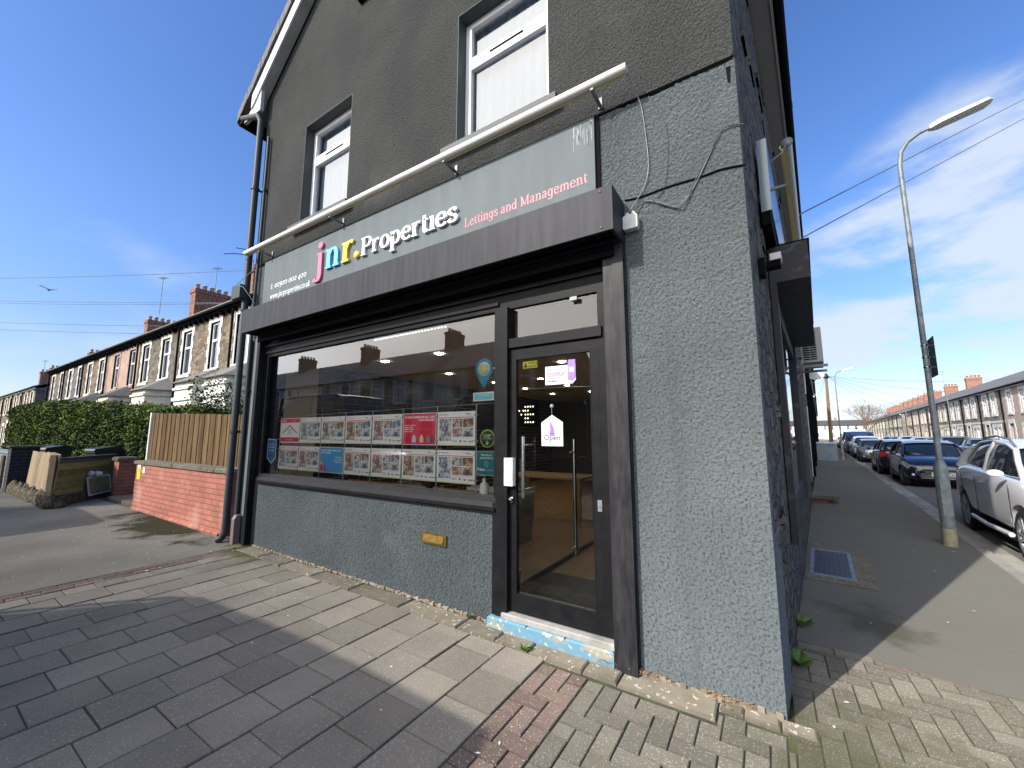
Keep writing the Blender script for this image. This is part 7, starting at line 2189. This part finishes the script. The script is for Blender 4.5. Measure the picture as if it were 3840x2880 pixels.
t = thing('lamp_sign', 'parking sign plate seen from behind, strapped to the near street lamp', 'sign', (2.18, 5.47, 2.45))
b = MB(); b.prism([(2.165, 5.33), (2.172, 5.32), (2.205, 5.70), (2.198, 5.71)], 2.42, 3.0); b.build('plate', M('sign_back', (0.045, 0.05, 0.055), 0.5), t)
lamp('slim pale street lamp with a yellow foot further up the near pavement', 3.95, 30.0, 5.5, near=False)
q = sp(62, 1.5); lamp('small street lamp far up the near pavement', q.x, q.y, 5.5, near=False)
for i, (tt, s) in enumerate(((47, 'nearest on the far pavement'), (68, 'second on the far pavement'))):
    q = sp(tt, 9.2); lamp('pale street lamp, ' + s, q.x, q.y, 5.2, rz=pi, near=False)
# telegraph pole
t = thing('telegraph_pole', 'brown wooden telegraph pole with wires fanning from its top', 'pole', (4.5, 40, 0))
b = MB(); b.tube([(4.48, 40, 0), (4.53, 40, 3.5), (4.57, 40, 6.5)], [.15, .125, .10], 12); b.build('pole', M('pole_wood', (0.30, 0.19, 0.11), 0.9, col2=(0.20, 0.13, 0.08), vs=6, stretch=(4, 4, .4)), t)
b = MB(); b.lathe([(.13, 6.35), (.20, 6.42), (.20, 6.55), (.10, 6.75), (.03, 6.8)], (4.57, 40, 0), 'z', 12); b.build('cap', m_cblack, t)
m_wire2 = M('phone_wire', (0.10, 0.12, 0.16), 0.7)
def wire(a, c, sag, r, label, grp='overhead wires'):
    a = Vector(a); c = Vector(c); b = MB()
    b.tube([a.lerp(c, k / 16) - Vector((0, 0, sag * 4 * (k / 16) * (1 - k / 16))) for k in range(17)], r, 5)
    return tag(b.build('overhead_wire', m_wire2, ctr=True), label, 'wire', grp)
top = (4.57, 40, 6.6)
for i, (tt, z) in enumerate(((34, 4.9), (44, 4.9), (57, 4.95), (72, 4.95), (90, 4.9))):
    wire(top, sp(tt, 10.55, z), 0.35, 0.012, 'wire from the telegraph pole top to the right-hand houses, %s from the near end' % ordw[i])
for i, (tt, z) in enumerate(((24, 5.1), (31, 5.1), (52, 5.1))):
    wire(top, sp(tt, 0.05, z), 0.3, 0.011, 'wire from the telegraph pole top to the left-hand houses, %s from the near end' % ordw[i])
wire((0.58, 4.2, 4.8), (8.6, 17.2, 13.2), 0.0, 0.010, 'upper of two wires crossing the sky behind the near street lamp')
wire((0.70, 5.2, 4.85), (8.8, 17.4, 12.7), 0.0, 0.010, 'lower of two wires crossing the sky behind the near street lamp')
wire((-34, -0.9, 9.65), (-14.0, 5.6, 8.0), 0.1, 0.012, 'topmost wire in the sky left of the shop')
wire((-34, -0.75, 8.5), (-14.0, 5.6, 6.55), 0.05, 0.011, 'second wire from the top left of the shop')
wire((-34, -0.75, 8.4), (-14.0, 5.6, 6.60), 0.12, 0.011, 'wire running just under the second one left of the shop')
wire((-36, -0.4, 7.75), (-19.8, 5.42, 6.43), 0.05, 0.011, 'third wire down left of the shop')
wire((-36, -0.4, 7.35), (-19.8, 5.42, 6.05), 0.05, 0.011, 'lowest level wire left of the shop')
# satellite dish, aerials, bird, bare tree
t = thing('satellite_dish', 'pale satellite dish high on the dark houses behind the shop', 'satellite dish', (2.2, 23.9, 4.5))
b = MB(); b.tube([(2.05, 23.9, 4.3), (2.32, 23.9, 4.35), (2.45, 23.9, 4.6)], .02, 6); b.build('arm', m_galv, t)
b = MB(); b.add([(2.45 + .36 * cos(a), 23.9 - .05 * sin(a) - .03, 4.75 + .22 * sin(a)) for a in [2 * pi * k / 20 for k in range(20)]] + [(2.45 + .35 * cos(a), 23.93 - .05 * sin(a), 4.77 + .21 * sin(a)) for a in [2 * pi * k / 20 for k in range(20)]],
      [tuple(range(20)), tuple(range(20, 40))[::-1]] + [(k, 20 + k, 20 + (k + 1) % 20, (k + 1) % 20) for k in range(20)]); b.build('dish', m_whitew, t)
def aerial(x, y, z, h, label, rz=0.3):
    t = thing('aerial', label, 'aerial', (x, y, z), 0, 'roof aerials')
    b = MB(); b.tube([(x, y, z), (x, y, z + h)], .018, 5); b.build('mast', m_galv, t)
    b = MB(); d = Vector((cos(rz), sin(rz), 0)); p = Vector((-sin(rz), cos(rz), 0)); o = Vector((x, y, z + h))
    b.tube([o - d * .25, o + d * .25], .012, 4)
    for k in range(6):
        c = o + d * (-.22 + k * .09); b.tube([c - p * .15, c + p * .15], .009, 4)
    b.build('rods', m_galv, t)
aerial(-29.6, 5.2, 8.6, 2.2, 'television aerial on the left of the three chimneys')
aerial(-24.5, 6.0, 8.6, 1.9, 'television aerial behind the big dark chimney')
aerial(-66.0, 6.0, 8.0, 1.6, 'small aerial on the far left chimneys')
q = sp(66, 12.5); aerial(q.x, q.y, 6.5, 2.6, 'tall thin aerial over the right-hand houses')
b = MB()
b.add([(-24.1, .18, 7.39), (-24.0, .30, 7.36), (-23.85, .34, 7.37), (-24.0, .22, 7.33)], [(0, 1, 2, 3)])
b.lathe([(0.0, -.13), (.03, -.05), (.04, .02), (.012, .12), (0, .2)], (-24.05, .2, 7.37), 'x', 8)
b.add([(-24.08, .2, 7.39), (-23.98, .2, 7.39), (-24.10, -.02, 7.50), (-24.22, -.06, 7.52)], [(0, 1, 2, 3)]); b.add([(-24.08, .2, 7.39), (-23.98, .2, 7.39), (-23.99, .42, 7.44), (-24.12, .46, 7.46)], [(3, 2, 1, 0)])
tag(b.build('bird', m_cblack, ctr=True), 'small dark bird gliding in the sky left of the shop', 'bird')
def bare_tree(x, y, h, label):
    t = thing('bare_tree', label, 'tree', (x, y, 0)); tr = MB(); br = MB()
    tr.tube([(x, y, 0), (x + .1, y, 1.2), (x, y, 2.2)], [.25, .2, .17], 8)
    def grow(p, d, l, r, n):
        q = p + d * l
        br.tube([p, (p + q) / 2 + Vector((RND.gauss(0, .06), RND.gauss(0, .06), .03)) * l, q], [r, r * .8, r * .6], 4, caps=False)
        if n == 0: return
        for k in range(3 if n > 1 else 4):
            nd = (d + Vector((RND.gauss(0, .55), RND.gauss(0, .55), RND.gauss(.12, .35)))).normalized()
            grow(q, nd, l * RND.uniform(.62, .85), r * .58, n - 1)
    for k in range(6):
        grow(Vector((x, y, 2.0 + .05 * k)), Vector((RND.gauss(0, .6), RND.gauss(0, .6), .8)).normalized(), h * .26, .09, 4)
    m_bark = M('bark', (0.20, 0.135, 0.095), 0.9)
    tr.build('trunk', m_bark, t); br.build('crown', m_bark, t)
q = sp(98, 7.4); bare_tree(q.x, q.y, 7.5, 'bare brown tree at the far end of the parked cars')
q = sp(150, 11.5); bare_tree(q.x, q.y, 7.0, 'second bare tree by the end of the right-hand row')
t = thing('street_cabinet', 'low grey wall with blue markings on the pavement up the side street', 'cabinet', sp(30, .4))
b = MB(XS); b.cbox(0.0, 29.0, 0, 1.05, 30.6, 1.05, .02); b.build('case', M('cabinet_grey', (0.24, 0.26, 0.26), .8, col2=(0.10, 0.22, 0.40), vs=3.5, ramp=(.56, .62)), t)
b = MB(XS); b.cbox(-.02, 28.95, 1.051, 1.08, 30.65, 1.11, .02); b.build('top', m_whitew, t)
